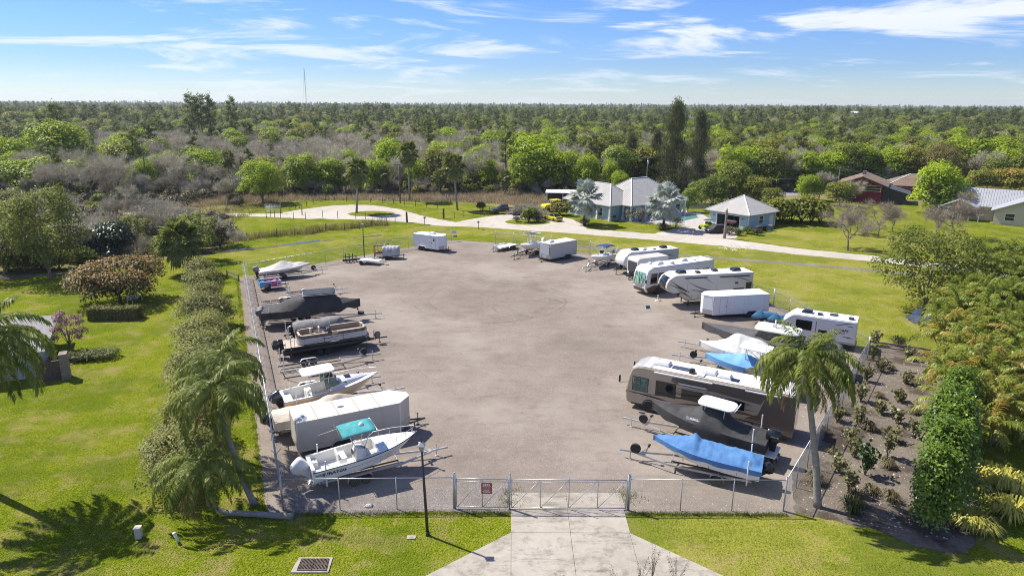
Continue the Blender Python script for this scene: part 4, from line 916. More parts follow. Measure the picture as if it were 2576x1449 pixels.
cv.loft([[(x, -0.95+1.9*j/n, tz+0.03+0.10*(1-(2*j/n-1)**2)+dz) for j in range(n+1)] for x, dz in ((2.05,-0.03),(2.4,0.02),(3.1,0.04),(3.8,0.02),(4.2,-0.02))], False, False)
o = cv.build('canvas_top', TEAL, b, True); sd = o.modifiers.new('thick','SOLIDIFY'); sd.thickness = 0.03
MB().bar((4.2,-.95,tz+0.02),(4.2,.95,tz+0.02),0.07,0.05).build('canvas_edge', mat('frayed_edge',(0.62,0.60,0.55),0.8), b)
for k in range(5): MB().tube([(2.02,-0.7+0.35*k,tz-0.05),(1.9,-0.7+0.35*k,tz+0.28)],[0.03,0.028],6).build('rod_holder', mat('aged_rod_holder',(0.45,0.30,0.12),0.5), b)
MB().lathe([(0.02,0),(0.17,0),(0.17,0.05),(0.10,0.16),(0.02,0.19)],(3.45,0.0,tz+0.16),'z',14).build('radar_dome', GEL, b, True)
MB().tube([(2.9,0.5,tz+0.15),(0.9,0.55,tz-0.1)],[0.018,0.008],5).build('antenna', WHITEP, b)
rails(b, [(3.9,-1.10,h.g(.56)+.03),(4.4,-1.02,h.g(.63)+.42),(5.6,-.72,h.g(.8)+.46),(6.6,-.22,h.g(.95)+.46),(6.95,0,h.g(1)+.45),(6.6,.22,h.g(.95)+.46),(5.6,.72,h.g(.8)+.46),(4.4,1.02,h.g(.63)+.42),(3.9,1.10,h.g(.56)+.03)],
      drops=[((x,s*y,h.g(x/7)+.02),(x,s*y,h.g(x/7)+.44)) for x,y in ((4.7,.95),(5.4,.77),(6.1,.48),(6.7,.15)) for s in (1,-1)])
MB().tube([(6.9,0,h.g(1)+0.02),(6.9,0,h.g(1)+0.75)],0.045,8).lathe([(0.02,0),(0.09,0.02),(0.09,0.08),(0.02,0.1)],(6.9,0,h.g(1)+.72),'z',10).build('bow_light', BLACKM, b, True)
outboard(b, -0.05, 1.40, GEL, GEL, 38, 0, 1.35)
text('lettering', 'STRATOS', 0.27, TRIMN, b, (1.25,-h.b(.17)-0.02,h.g(.17)-0.30), (R_(86),0,0), 1.5, 0.25, 0.006)
tr = boat_trailer('aluminium tandem trailer under the teal-topped boat', 8.6, 2, ALUM, 2.3, guides=1.65, ax=0.27, fm=ALUM); at_rear(tr, back(st,hd,-0.45), hd)
# ---- 2 white V-nose cargo trailer
t = enclosed_trailer('long aged white V-nose cargo trailer behind the teal-topped boat', 7.1, 2.5, 2.62, 1.0, BEIGE, ROOFW, True, door_side=-1, dx=0.70, seams=4, vents=0); at_rear(t, (-14.75,42.15), 27.2)
tr = boat_trailer('empty black bunk trailer pressed against the cuddy boat trailer', 8.4, 2, GALV, 2.2, guides=0, ax=.3, fm=WHITEP); tr.location = (-18.6,50.3,0); tr.rotation_euler = (0,0,R_(27))
vent(t, 3.2, 0.1, 2.621, 0.42, 0.12)
# ---- 3 tan covered boat
hd = 27; st = (-16.9, 44.3)
b = thing('covered_boat', 'small boat under a tan cover beside the white V-nose trailer', 'boat'); at_rear(b, st, hd, 1)
h = Hull(6.4, 2.3, 0.9, 0.55); h.hull(b, GEL); h.cover(b, COVTAN, [(0,0.35,1.5),(0.1,0.4,1.5),(0.45,0.35,1.4),(0.62,0.75,1.2),(0.72,0.72,1.2),(1,0.03,1.5)], 0.55, 3, 0.05, pleat=0.02)
outboard(b, -0.08, 1.2, BLACKP, BLACKM, 30, 0, 1.0)
tr = boat_trailer('galvanised trailer under the tan covered boat', 8.2, 1, GALV, 2.2, guides=0, ax=0.3); at_rear(tr, back(st,hd,-0.4), hd)
# ---- 4 cream cuddy boat with hard top
hd = 27.8; st = (-17.15, 47.3)
b = thing('cuddy_boat', 'cream and white cuddy cabin boat with white hard top and dark outboard', 'boat'); at_rear(b, st, hd, 2.5)
h = Hull(7.4, 2.6, 1.15, 0.55); h.hull(b, CREAM); h.liner(b, GEL, 0.50, 0.30, 0.16); h.rub(b, mat('grey_rub',(0.30,0.32,0.36),0.5), 0.035); h.band(b, GEL, 0.0, 0.12)
zf = 0.55+1.15*0.3
mb = MB(); secs = []
for t_ in (0.47,0.52,0.6,0.7,0.8,0.88,0.93):
    w = max(0.05, h.b(t_)-0.30-(0.25*(t_-0.47))); z = h.g(t_)+0.02; u = (t_-0.47)/0.46; hh = 0.40*(1-u**1.6)+0.03
    secs.append([(t_*7.4,w,z),(t_*7.4,w*0.82,z+hh*0.85),(t_*7.4,w*0.4,z+hh),(t_*7.4,-w*0.4,z+hh),(t_*7.4,-w*0.82,z+hh*0.85),(t_*7.4,-w,z)])
mb.loft(secs); mb.build('cabin_trunk', mat('pearl_gelcoat',(0.52,0.53,0.56),0.3,coat=0.3), b, True)
zt = h.g(0.5)+0.40
for s in (1,-1):
    MB().add([(3.1,s*.95,h.g(.45)+.05),(4.35,s*.82,zt-.10),(3.75,s*.72,zt+.52),(3.05,s*.80,zt+.52)],[(0,1,2,3)]).build('side_glass', TINT, b, fix=False)
    MB().tube([(3.1,s*.95,h.g(.45)+.05),(4.35,s*.82,zt-.10),(3.75,s*.72,zt+.52),(3.05,s*.80,zt+.52),(3.1,s*.95,h.g(.45)+.05)],0.02,5).build('glass_frame', CHROME, b, 'all')
    MB().lathe([(0.005,0),(0.16,0),(0.16,0.02),(0.005,0.025)],(4.6,s*0.72,h.g(.62)+.2),'y',14).build('porthole', GLASS, b)
MB().add([(4.37,-.80,zt-.10),(4.37,.80,zt-.10),(3.77,.70,zt+.52),(3.77,-.70,zt+.52)],[(0,1,2,3)]).build('windscreen', TINT, b, fix=False)
MB().box(4.75,5.2,-.24,.24,h.g(.67)+.42,h.g(.67)+.46).build('deck_hatch', GLASS, b, bevel=0.02)
rounded_slab(2.5,1.75,0.12,(2.75,0,zt+1.0),0.4).build('hard_top', GEL, b, True)
for s in (1,-1): MB().tube([(2.3,s*.8,zf),(2.2,s*.82,zt+.2),(2.0,s*.78,zt+1.0)],0.024,6).tube([(3.3,s*.82,zf+.3),(3.4,s*.8,zt+.5),(3.6,s*.7,zt+1.0)],0.024,6).tube([(2.2,s*.82,zt+.2),(3.6,s*.7,zt+1.0)],0.018,6).build('top_frame', CHROME, b, 'all')
MB().box(1.75,2.25,-.85,-.25,zf,zf+.75).build('helm_seat', SEAL, b, bevel=0.06); MB().box(1.75,2.25,.25,.85,zf,zf+.75).build('passenger_seat', SEAL, b, bevel=0.06)
MB().box(1.72,1.85,-.85,-.25,zf+.75,zf+1.15).build('backrest', SEAL, b, bevel=0.05); MB().box(0.25,0.75,-1.0,1.0,zf,zf+.5).build('stern_bench', SEAL, b, bevel=0.05)
rails(b, [(3.6,-1.2,h.g(.5)+.03),(4.2,-1.1,h.g(.57)+.45),(5.6,-.80,h.g(.77)+.48),(6.8,-.28,h.g(.93)+.48),(7.35,0,h.g(1)+.46),(6.8,.28,h.g(.93)+.48),(5.6,.80,h.g(.77)+.48),(4.2,1.1,h.g(.57)+.45),(3.6,1.2,h.g(.5)+.03)],
      drops=[((x,s*y,h.g(x/7.4)+.02),(x,s*y,h.g(x/7.4)+.46)) for x,y in ((4.5,1.03),(5.2,.88),(6.0,.62),(6.8,.26)) for s in (1,-1)])
for k in range(3): MB().tube([(1.5,-0.3+0.3*k,zt+1.05),(1.3,-0.3+0.3*k,zt+1.4)],0.028,6).build('rod_holder', CHROME, b)
outboard(b, -0.05, 1.45, mat('graphite_cowl',(0.035,0.045,0.06),0.25,coat=0.4), BLACKM, 22, 0, 1.25)
tr = boat_trailer('aluminium tandem trailer under the cream cuddy boat', 9.0, 2, ALUM, 2.4, guides=1.6, ax=0.28); at_rear(tr, back(st,hd,-0.5), hd)
# ---- 5 empty trailers, left row
tr = boat_trailer('empty galvanised boat trailer with upright spare wheel between pontoon and cuddy boats', 9.0, 2, GALV, 2.3, guides=1.5, spare=0.83, ax=0.3, fm=ALUM)
a, c = G(690,950), G(1001,914); hd5 = math.degrees(math.atan2(c.y-a.y, c.x-a.x)); tr.location = (a.x+0.3, a.y+0.6, 0); tr.rotation_euler = (0,0,R_(26))
S1 = lambda x, y: ((700+x/4.2617)/1.1646, (680+y/4.2617)/1.1646)
tr = boat_trailer('empty pale trailer with black bunks behind the black covered boat', 8.2, 2, ALUM, 2.2, guides=0, ax=0.33, fm=WHITEP); a = G(*S1(250,965)); tr.location = (a.x+0.2,a.y+0.5,0); tr.rotation_euler = (0,0,R_(23))
tr = boat_trailer('empty aluminium trailer with guide poles beside the painted pickup bed', 7.4, 1, ALUM, 2.1, guides=1.3, ax=0.3); a = G(*S1(560,850)); tr.location = (a.x+0.2,a.y+0.6,0); tr.rotation_euler = (0,0,R_(25))
# ---- 6 pontoon boat
hd = 25.8; st = (-21.3, 60.0); L = 8.0
b = thing('pontoon_boat', 'black and silver pontoon boat with tan sofas on its trailer', 'boat'); at_rear(b, st, hd, 0.8)
PANEL = mat('silver_fence_panel', (0.46,0.47,0.50), 0.35, metal=0.3); TUBE = mat('black_pontoon', (0.018,0.02,0.024), 0.3, metal=0.3)
dz = 1.20
MB().prism([(0,-1.28),(L-.55,-1.28),(L-.1,-.9),(L,-.4),(L,.4),(L-.1,.9),(L-.55,1.28),(0,1.28)], dz-0.1, dz, 'z').build('deck', mat('tan_deck',(0.42,0.35,0.28),0.8), b)
for s in (1,-1):
    MB().box(0,L-.55,s*1.29-0.012,s*1.29+0.012,dz-0.16,dz+0.02).build('deck_trim', BLACKP, b)
    y = s*0.92
    MB().tube([(-.15,y,dz-.48),(0,y,dz-.48),(L-1.5,y,dz-.48),(L-.6,y,dz-.36),(L-.1,y,dz-.18)],[0.30,0.34,0.34,0.25,0.04],14).build('pontoon', TUBE, b, True)
# fence: rounded plan, panels as separate pieces
def fence_pts():
    x0, x1, w, r = 1.25, L-0.25, 1.18, 0.55; P = []
    for cx, cy, a0 in ((x1-r,-w+r,270),(x1-r,w-r,0),(x0+r,w-r,90),(x0+r,-w+r,180)):
        for k in range(7): a = R_(a0+15*k); P.append((cx+r*math.cos(a), cy+r*math.sin(a)))
    return P
FP = fence_pts(); n = len(FP)
for k in range(n):
    a, c = Vector((*FP[k],0)), Vector((*FP[(k+1)%n],0)); long_ = (c-a).length > 1.0
    if long_:
        m_ = 3 if (c-a).length > 3 else 1
        for j in range(m_):
            p, q = a.lerp(c,j/m_), a.lerp(c,(j+1)/m_); d = (q-p).normalized()*0.02
            MB().bar(p+d+Vector((0,0,dz+.35)), q-d+Vector((0,0,dz+.35)), 0.03, 0.56).build('fence_panel', PANEL, b)
top = [(x,y,dz+.66) for x,y in FP]+[(FP[0][0],FP[0][1],dz+.66)]
for i0, i1 in ((0,6),(7,13),(14,20),(21,27)):
    MB().loft([[(x,y,dz+.07),(x,y,dz+.63)] for x,y in FP[i0:i1+1]], False, False).build('fence_panel', PANEL, b, 'all')
MB().tube(top,0.028,6).build('top_rail', BLACKP, b,'all'); MB().tube([(x,y,dz+.05) for x,y,_ in top],0.025,6).build('bottom_rail', BLACKP, b,'all')
for sgn in (-1,1):
    put('hull_graphic', MB().add([(x,sgn*1.20,z) for x,z in swoosh(2.2,dz+.12,6.9,dz+.50,0.05,0.14)],[tuple(range(20))]).mesh('hull_graphic'), BLACKP, b)
    put('hull_graphic', MB().add([(x,sgn*1.20,z) for x,z in swoosh(3.2,dz+.55,4.9,dz+.10,0.04,0.0)],[tuple(range(20))]).mesh('hull_graphic'), BLACKP, b)
def sofa(pts, w=0.55, hh=0.42, back_h=0.86, inner=1):
    """bench along plan points, backrest on the outer side"""
    P = [Vector((*p,0)) for p in pts]
    seat = MB(); bk = MB(); s1 = []; s2 = []
    for i, p in enumerate(P):
        d = (P[min(i+1,len(P)-1)]-P[max(i-1,0)]).normalized(); nn = Vector((-d.y,d.x,0))*inner
        s1.append([p+Vector((0,0,dz)), p+nn*w+Vector((0,0,dz)), p+nn*w+Vector((0,0,dz+hh)), p+Vector((0,0,dz+hh))])
        s2.append([p+Vector((0,0,dz+hh*0.6)), p+nn*0.20+Vector((0,0,dz+hh)), p+nn*0.14+Vector((0,0,dz+back_h)), p-nn*0.05+Vector((0,0,dz+back_h))])
    seat.loft(s1); bk.loft(s2); seat.build('sofa_seat', VINYL, b, bevel=0.04); bk.build('sofa_back', VINYLD, b, bevel=0.04)
    MB().loft([[Vector(q[3])+Vector((0,0,.005)),Vector(q[2])+Vector((0,0,.005)),Vector(q[2])+Vector((0,0,.05)),Vector(q[3])+Vector((0,0,.05))] for q in s2]).build('sofa_top_pad', VINYL, b, bevel=0.02)
X1 = L-0.42
sofa([(4.6,1.08),(5.6,1.08),(X1-.55,1.08),(X1-.15,.92),(X1,.55),(X1,0.1)], inner=-1)
sofa([(X1,-.1),(X1,-.55),(X1-.15,-.92),(X1-.55,-1.08),(5.4,-1.08),(4.9,-1.08)], inner=-1)
sofa([(4.0,-1.08),(2.0,-1.08),(1.6,-.98),(1.42,-.6),(1.42,.5)], inner=-1)
sofa([(1.55,.98),(2.0,1.08),(3.0,1.08)], inner=-1)
for x, y in ((3.7,.55),(2.9,.45)):
    MB().box(x-.25,x+.25,y-.27,y+.27,dz+.35,dz+.52).build('captain_chair', VINYLD, b, bevel=0.06); MB().box(x-.32,x-.18,y-.27,y+.27,dz+.5,dz+1.1).build('chair_back', VINYL, b, bevel=0.06); MB().tube([(x,y,dz),(x,y,dz+.36)],0.06,8).build('chair_post', ALUM, b)
MB().loft([[(4.1,.35,dz),(4.6,.35,dz),(4.6,1.05,dz),(4.1,1.05,dz)],[(4.15,.38,dz+.8),(4.5,.38,dz+.85),(4.5,1.05,dz+.85),(4.15,1.05,dz+.8)]]).build('helm_console', BLACKP, b, bevel=0.04)
rails(b, [(0.9,-1.2,dz+.02),(0.9,-1.2,dz+.9),(1.05,-1.2,dz+.9)], BLACKM, 0.02, 'stern_rail'); rails(b, [(0.1,-1.2,dz+.02),(0.1,-1.2,dz+.6),(.55,-1.2,dz+.6),(.55,-1.2,dz+.02)], CHROME, 0.018, 'ladder')
mb = MB(); mb.loft([[(-.95,-.34,dz-.30),(-.30,-.40,dz-.35),(-.30,.40,dz-.35),(-.95,.34,dz-.30)],[(-1.0,-.34,dz+.15),(-.25,-.38,dz+.22),(-.25,.38,dz+.22),(-1.0,.34,dz+.15)],[(-.78,-.1,dz+.55),(-.36,-.12,dz+.50),(-.36,.12,dz+.50),(-.78,.1,dz+.55)]]); mb.build('engine_cover', COVBLK, b, bevel=0.05)
outboard(b, -0.1, dz-0.05, BLACKP, BLACKM, 0, 0, 0.85)
tr = boat_trailer('black tandem trailer with round spare cover under the pontoon boat', 9.6, 2, BLACKM, 2.2, guides=1.7, ax=0.33, wr=0.31, rimm=RIM); at_rear(tr, back(st,hd,-0.3), hd)
MB().lathe([(0.01,-.08),(0.33,-.08),(0.35,0),(0.33,.08),(0.01,.08)],(8.55,-0.12,0.98),'y',20).build('spare_cover', mat('spare_cover_vinyl',(0.16,0.14,0.11),0.7,col2=(0.26,0.23,0.19),scale=6), tr, True)
rails(tr, [(8.15,-.4,.5),(8.15,-.4,1.55),(8.3,-.4,1.55),(8.3,-.4,.5)], BLACKM, 0.02, 'boarding_ladder')
# ---- 7 grey covered runabout with black hull
hd = 25; st = (-21.6, 64.2)
b = thing('covered_runabout', 'small black hull boat under a rounded grey cover in front of the black covered boat', 'boat'); at_rear(b, st, hd, 0)
h = Hull(5.0, 2.1, 0.75, 0.62, fine=4.0, sheer=0.1); h.hull(b, mat('black_hull',(0.014,0.014,0.016),0.2,coat=0.4)); h.cover(b, COVGREY, [(0,0.5,3.0),(0.08,0.62,3),(0.3,0.66,2.6),(0.36,0.60,2.6),(0.66,0.66,2.6),(0.92,0.6,3),(1,0.2,3)], 0.20, 7, 0.03, pleat=0.012)
text('lettering', 'REGENCY', 0.26, WHITEP, b, (2.5,-h.b(.5)-0.03,h.g(.5)-.34), (R_(84),0,0), 1.5, 0.15, 0.006)
for t_ in (0.34,0.68):
    x = t_*5.0; MB().tube([(x, u*(h.b(t_)+.055), h.g(t_)+.04+0.66*(1-abs(u)**2.6)) for u in [-1+k/8 for k in range(17)]],0.022,5).build('cover_piping', mat('cover_piping',(0.30,0.29,0.28),0.8), b,'all')
outboard(b, -0.05, 1.15, BLACKP, BLACKM, 25, 0, 0.9)
tr = boat_trailer('white fendered trailer under the grey covered runabout', 7.0, 2, BLACKM, 2.1, guides=1.4, ax=0.27, fm=WHITEP); at_rear(tr, back(st,hd,0.9), hd)
# ---- 8 big black covered boat
hd = 15.0; st = (-26.2, 68.9); L = 9.9
b = thing('covered_boat', 'large boat shrouded in black cloth with slate grey hard top', 'boat'); at_rear(b, st, hd, 1.2)
h = Hull(L, 2.9, 1.2, 0.62, fine=2.2); h.hull(b, GEL)
h.cover(b, COVBLK, [(0,0.05,1.6),(0.08,0.25,1.4),(0.28,0.95,1.6),(0.44,1.22,4.5),(0.50,1.28,6),(0.70,1.24,6),(0.73,0.95,3.0),(0.80,0.45,1.5),(1,0.06,1.3)], 0.75, 5, 0.035, nt=60, pleat=0.022)
zr = h.g(.58)+1.42
rounded_slab(3.3,2.35,0.10,(L*0.585,0,zr-.06),0.45).build('hard_top', mat('slate_top',(0.04,0.045,0.058),0.7,spec=.15,dirt=((0.09,0.09,0.10),2,.4)), b, True)
rounded_slab(3.42,2.47,0.06,(L*0.585,0,zr-0.11),0.47).build('top_edge', mat('pale_trim',(0.28,0.29,0.31),0.6), b, True)
for y in (-.35,.35): MB().box(L*.585-1.1,L*.585+1.2,y-.02,y+.02,zr+.04,zr+.065).build('roof_rib', mat('pale_trim',(0.28,0.29,0.31),0.6), b)
outboard(b, -0.05, 1.35, GREYP, GREYP, 10, -0.4, 1.1); outboard(b, -0.05, 1.35, GREYP, GREYP, 10, 0.4, 1.1)
tr = boat_trailer('long galvanised trailer under the black covered boat', 11.9, 3, GALV, 2.5, guides=1.9, ax=0.27); at_rear(tr, back(st,hd,-0.4), hd)
MB().lathe([(0.05,-.1),(.34,-.1),(.36,0),(.34,.1),(.05,.1)],(9.6,0,0.80),'z',20).build('spare_wheel', RUBBER, tr, True)
# ---- 9 painted pickup bed trailer
hd = 30; t = thing('pickup_bed_trailer', 'pickup bed trailer painted sky blue and pink with graffiti', 'trailer'); at_rear(t, (-31.9, 83.1), hd)
SKYB = mat('sky_blue_paint',(0.10,0.32,0.52),0.5,dirt=((0.30,0.28,0.30),1.5,.5)); PINK = mat('magenta_paint',(0.42,0.03,0.16),0.5,col2=(0.55,0.12,0.28),scale=3); LILAC = mat('lilac_paint',(0.45,0.40,0.58),0.5)
for s in (1,-1):
    y = s*0.86
    MB().prism([(0,.55),(.55,.55),(.62,.85),(.80,1.0),(1.1,1.0),(1.28,.85),(1.35,.55),(1.40,.55),(1.40,1.22),(0,1.22)],y-0.03,y+0.03).build('bed_side', SKYB, t, bevel=0.015)
    MB().box(1.40,2.02,y-.03,y+.03,.55,1.22).build('bed_side', PINK, t, bevel=0.015); MB().box(2.02,2.6,y-.03,y+.03,.55,1.22).build('bed_side', LILAC, t, bevel=0.015)
    MB().box(0,2.6,y-.05,y+.05,1.22,1.28).build('bed_rail', WHITEP, t, bevel=0.01); wheel(t,0.95,s*0.84,0.34,0.22,s, rimm=mat('pale_hub',(0.45,0.42,0.50),0.6))
    put('graffiti', MB().add([(2.31+.2*math.cos(a)*(1 if k%2 else .55), y+s*0.034, .9+.18*math.sin(a)*(1 if k%2 else .6)) for k,a in enumerate([i*6.283/12 for i in range(12)])],[tuple(range(12))]).mesh('graffiti'), PINK, t)
MB().box(0.03,2.57,-.84,.84,.50,.56).build('bed_floor', BLACKM, t); MB().box(2.55,2.6,-.83,.83,.56,1.2).build('bulkhead', SKYB, t); MB().box(-.02,.03,-.83,.83,.56,1.2).build('tailgate', SKYB, t)
for k,(x,y,c_) in enumerate(((.5,.3,SKYB),(.9,-.3,PINK),(1.3,.25,PINK),(1.7,-.2,SKYB),(2.1,.3,PINK))): rock('junk_bag', None, (x,y), (.34,.38,.4), c_, k, .75).parent = t
MB().bar((2.6,0,.5),(3.7,0,.48),.09,.1).build('tongue', BLACKM, t); jack(t,3.3,0,.8,True,BLACKM)
# ---- 10 tan covered bass boat
hd = 29; st = (-33.7, 88.2)
b = thing('covered_boat', 'low grey hull boat under a peaked cream cover in the back corner', 'boat'); at_rear(b, st, hd, 1)
h = Hull(6.6, 2.25, 0.72, 0.62, fine=3.0, sheer=0.3); h.hull(b, mat('aluminium_hull',(0.20,0.20,0.20),0.45)); h.cover(b, mat('cream_cover',(0.58,0.52,0.46),0.85,col2=(0.68,0.62,0.56),scale=1.3,bump=.4,bscale=7), [(0,0.1,1.4),(0.15,0.3,1.3),(0.48,0.95,1.0),(0.70,0.45,1.2),(0.8,0.42,1.3),(1,0.05,1.3)], 0.25, 11, 0.04, pleat=0.015)
outboard(b, -0.05, 1.25, mat('grey_cowl_cover',(0.22,0.21,0.21),0.7), BLACKM, 8, 0, 1.1)
tr = boat_trailer('galvanised trailer with upright spare under the cream covered boat', 8.6, 1, GALV, 2.2, guides=0.9, spare=0.78, ax=0.3); at_rear(tr, back(st,hd,-0.5), hd)
# ---- 11 loose frames and small utility trailers by the ditch fence
t = thing('utility_trailer', 'flat white utility trailer with one axle by the far lamp post', 'trailer'); p = G(905,665); t.location = (p.x,p.y+.6,0); t.rotation_euler = (0,0,R_(-14))
MB().box(-.1,3.1,-.85,.85,.50,.60).build('deck', WHITEP, t, bevel=0.02); MB().bar((3.1,0,.5),(4.2,0,.48),.08,.1).build('tongue', GALV, t); jack(t,3.6,0,.75)
for s in (1,-1): wheel(t,.6,s*.98,.31,.2,s); fender(t,.25,.95,s*.98,.24,.70,.4,WHITEP); MB().box(-.1,3.1,s*.85-.03,s*.85+.03,.6,.72).build('side_rail', WHITEP, t)
t = thing('covered_utility_trailer', 'small single axle trailer draped with a grey tarp', 'trailer'); p = G(961,654); t.location = (p.x,p.y+.8,0); t.rotation_euler = (0,0,R_(8))
h = Hull(2.6,1.9,0.6,0.55,fine=9,sheer=0); h.cover(t, mat('silver_tarp',(0.30,0.30,0.30),.7,col2=(.42,.42,.42),scale=1,bump=.5,bscale=5), [(0,0.75,4),(0.5,0.85,3),(1,0.75,4)], 0.55, 4, 0.06, 24, 14, 'tarp', -0.01, 0.98, 0.05)
for s in (1,-1): wheel(t,.7,s*.92,.33,.2,s)
MB().box(0.05,2.5,-.8,.8,.45,.55).build('bed', BLACKM, t); MB().bar((2.5,0,.5),(3.4,0,.46),.08,.1).build('tongue', BLACKM, t); jack(t,3.1,0,.7,True,BLACKM)
t = thing('rusty_rack', 'rusty steel rack frame piled with scrap beside the grey tarp trailer', 'rack'); p = G(935,655); t.location = (p.x+.1,p.y+1.3,0); t.rotation_euler = (0,0,.1)
for x in (0,2.3):
    for y in (0,1.5): MB().box(x,x+.1,y,y+.1,0,1.9).build('post', RUST, t)
for z in (.55,1.85):
    MB().box(0,2.4,0,.08,z,z+.1).box(0,2.4,1.5,1.58,z,z+.1).box(0,.08,0,1.5,z,z+.1).box(2.3,2.38,0,1.5,z,z+.1).build('frame', RUST, t)
for k in range(7): MB().bar((.1+.3*k,.1,1.97+.03*(k%3)),(.3+.28*k,1.5,2.0+.05*(k%2)),.12,.07).build('scrap', (RUST,WOOD,GALV)[k%3], t)
MB().box(.2,2.1,.2,1.3,.66,.95).build('scrap_heap', RUST, t, bevel=.05)
t = thing('pallet_rack', 'dark steel bench rack standing against the ditch side fence', 'rack'); p = G(860,664); t.location = (p.x,p.y+.5,0); t.rotation_euler = (0,0,R_(22))
DGR = mat('dark_green_steel',(0.02,0.035,0.035),.5)
MB().box(0,2.6,-.05,.05,.25,.55).build('beam', DGR, t); MB().box(.2,2.3,.5,.56,.72,.82).build('beam', DGR, t)
for x in (.5,1.0,1.5,2.0): MB().box(x,x+.08,.1,.5,.0,1.35 if x<1.8 else .9).build('post', DGR, t)
# ---- 13 white cargo trailer with roof unit
t = enclosed_trailer('white cargo trailer with roof air conditioner and side door window at the back fence', 5.0, 2.2, 2.65, 0.45, ALU, mat('bright_white_roof',(0.76,0.77,0.80),.5), True, door_side=-1, dx=0.72, seams=0, ac=0.62, vents=0, ax=0.36, trim=mat('white_trim',(0.66,0.67,0.69),.45)); at_rear(t, (-15.5,109.7), -30)
MB().box(4.02,4.28,-1.135,-1.112,1.75,2.15).build('door_window', GLASS, t, bevel=.03)
# ---- 14 flat car trailer
t = thing('car_trailer', 'low white flatbed trailer with side wheels by the back gate', 'trailer'); at_front(t, (-3.0,107.2), 226, 5.0)
MB().box(0,4.3,-.95,.95,.48,.60).build('deck', WHITEP, t, bevel=.02)
for x in (1.4,2.15):
    for s in (1,-1): wheel(t,x,s*1.1,.33,.2,s)
for s in (1,-1): fender(t,1.0,2.55,s*1.1,.24,.74,.42,WHITEP); MB().box(0,4.3,s*.95-.03,s*.95+.03,.6,.70).build('side_rail', WHITEP, t)
for s in (1,-1): MB().bar((4.3,s*.7,.5),(5.4,s*.05,.48),.08,.1).build('tongue', GALV, t)
jack(t,5.0,0,.8); MB().box(4.35,4.8,-.3,.3,.60,.98).build('tool_box', ALUM, t, bevel=.03); MB().tube([(2.9,-.9,.6),(2.9,-.9,1.0),(4.3,-.9,1.0),(4.3,-.9,.6)],.03,6).build('stake_rail', GALV, t)
# ---- 15 flats boat with T-top
hd = 233; L = 6.0; b = thing('flats_boat', 'open white boat with black T-top and white pipe frame beside the grey trailer', 'boat'); at_front(b, (1.15,103.0), hd, L); b.rotation_euler[1] = R_(-2.5)
h = Hull(L,2.3,.85,.7); h.hull(b,GEL); h.liner(b,GEL,.68,.35); h.rub(b,GEL,.03); zf = .7+.85*.35
MB().box(2.3,3.2,-.4,.4,zf,zf+1.0).build('console', GEL, b, bevel=.06)
for s in (1,-1): MB().tube([(2.2,s*.5,zf),(2.3,s*.52,zf+2.15)],.045,6).tube([(3.3,s*.5,zf),(3.2,s*.52,zf+2.15)],.045,6).tube([(2.25,s*.5,zf+1.0),(3.2,s*.5,zf+2.1)],.03,6).build('top_frame', GEL, b,'all')
MB().box(1.8,3.7,-.95,.95,zf+2.12,zf+2.18).build('top_canvas', COVBLK, b, bevel=.02); MB().tube([(1.7,-1,zf+2.2),(3.8,-1,zf+2.2),(3.8,1,zf+2.2),(1.7,1,zf+2.2),(1.7,-1,zf+2.2)],.04,6).build('top_rim', GEL, b,'all')
MB().add([(3.8,-.7,zf+2.25),(5.2,-.55,zf+2.75),(5.2,.55,zf+2.75),(3.8,.7,zf+2.25)],[(0,1,2,3)]).build('raised_visor', mat('aged_visor',(0.42,0.38,0.33),.6), b, fix=False).modifiers.new('t','SOLIDIFY').thickness = .05
outboard(b,-.05,1.5,WHITEP,BLACKM,15,0,1.05)
tr = boat_trailer('dark trailer under the open T-top boat', 7.9, 1, BLACKM, 2.1, guides=0); at_rear(tr, (b.location.x,b.location.y), hd); tr.location = (*back((b.location.x,b.location.y),hd,-.4),0)
# ---- 16 grey cargo trailer
t = enclosed_trailer('weathered grey cargo trailer with flat front and white roof unit', 5.6, 2.35, 2.75, 0.12, GREYSKIN, mat('stained_roof',(0.52,0.50,0.46),.7,col2=(.62,.60,.56),scale=1,dirt=((.2,.18,.16),.8,.6)), True, door_side=-1, seams=0, vents=0, ac=0.80, ax=0.36, trim=mat('dull_trim',(0.40,.38,.35),.5), tongue=1.2); at_front(t, (4.95,100.7), 221, 5.6)
MB().box(5.70,5.735,-.98,.98,1.05,2.55).build('front_panel', mat('bluish_front',(0.36,0.38,0.42),.5), t)
# ---- 17 boat with navy bimini
hd = 230; L = 5.4; b = thing('bimini_boat', 'small white boat with navy bimini shade between the trailers', 'boat'); at_front(b, (11.3,95.6), hd, L); b.rotation_euler[1] = R_(-2)
h = Hull(L,2.15,.85,.62); h.hull(b,GEL); h.liner(b,GEL,.66,.35); h.rub(b,GEL,.03); zf = .62+.85*.35
MB().loft([[(2.2,-.4,zf),(2.9,-.4,zf),(2.9,.4,zf),(2.2,.4,zf)],[(2.25,-.38,zf+.85),(2.75,-.36,zf+.9),(2.75,.36,zf+.9),(2.25,.38,zf+.85)]]).build('console', GEL, b, bevel=.05); MB().box(1.4,1.9,-.5,.5,zf,zf+.75).build('helm_seat', SEAL, b, bevel=.06)
MB().add([(2.75,-.34,zf+.9),(2.75,.34,zf+.9),(2.6,.32,zf+1.3),(2.6,-.32,zf+1.3)],[(0,1,2,3)]).build('windscreen', GLASS, b, fix=False)
cv = MB().loft([[(x,-1.0+2*j/8,zf+1.95+.16*(1-(2*j/8-1)**2)-dz_) for j in range(9)] for x,dz_ in ((.5,.14),(1.0,.02),(1.8,0),(2.5,.02),(2.95,.14))],False,False).build('bimini', COVNAVY, b, True); cv.modifiers.new('t','SOLIDIFY').thickness = .04
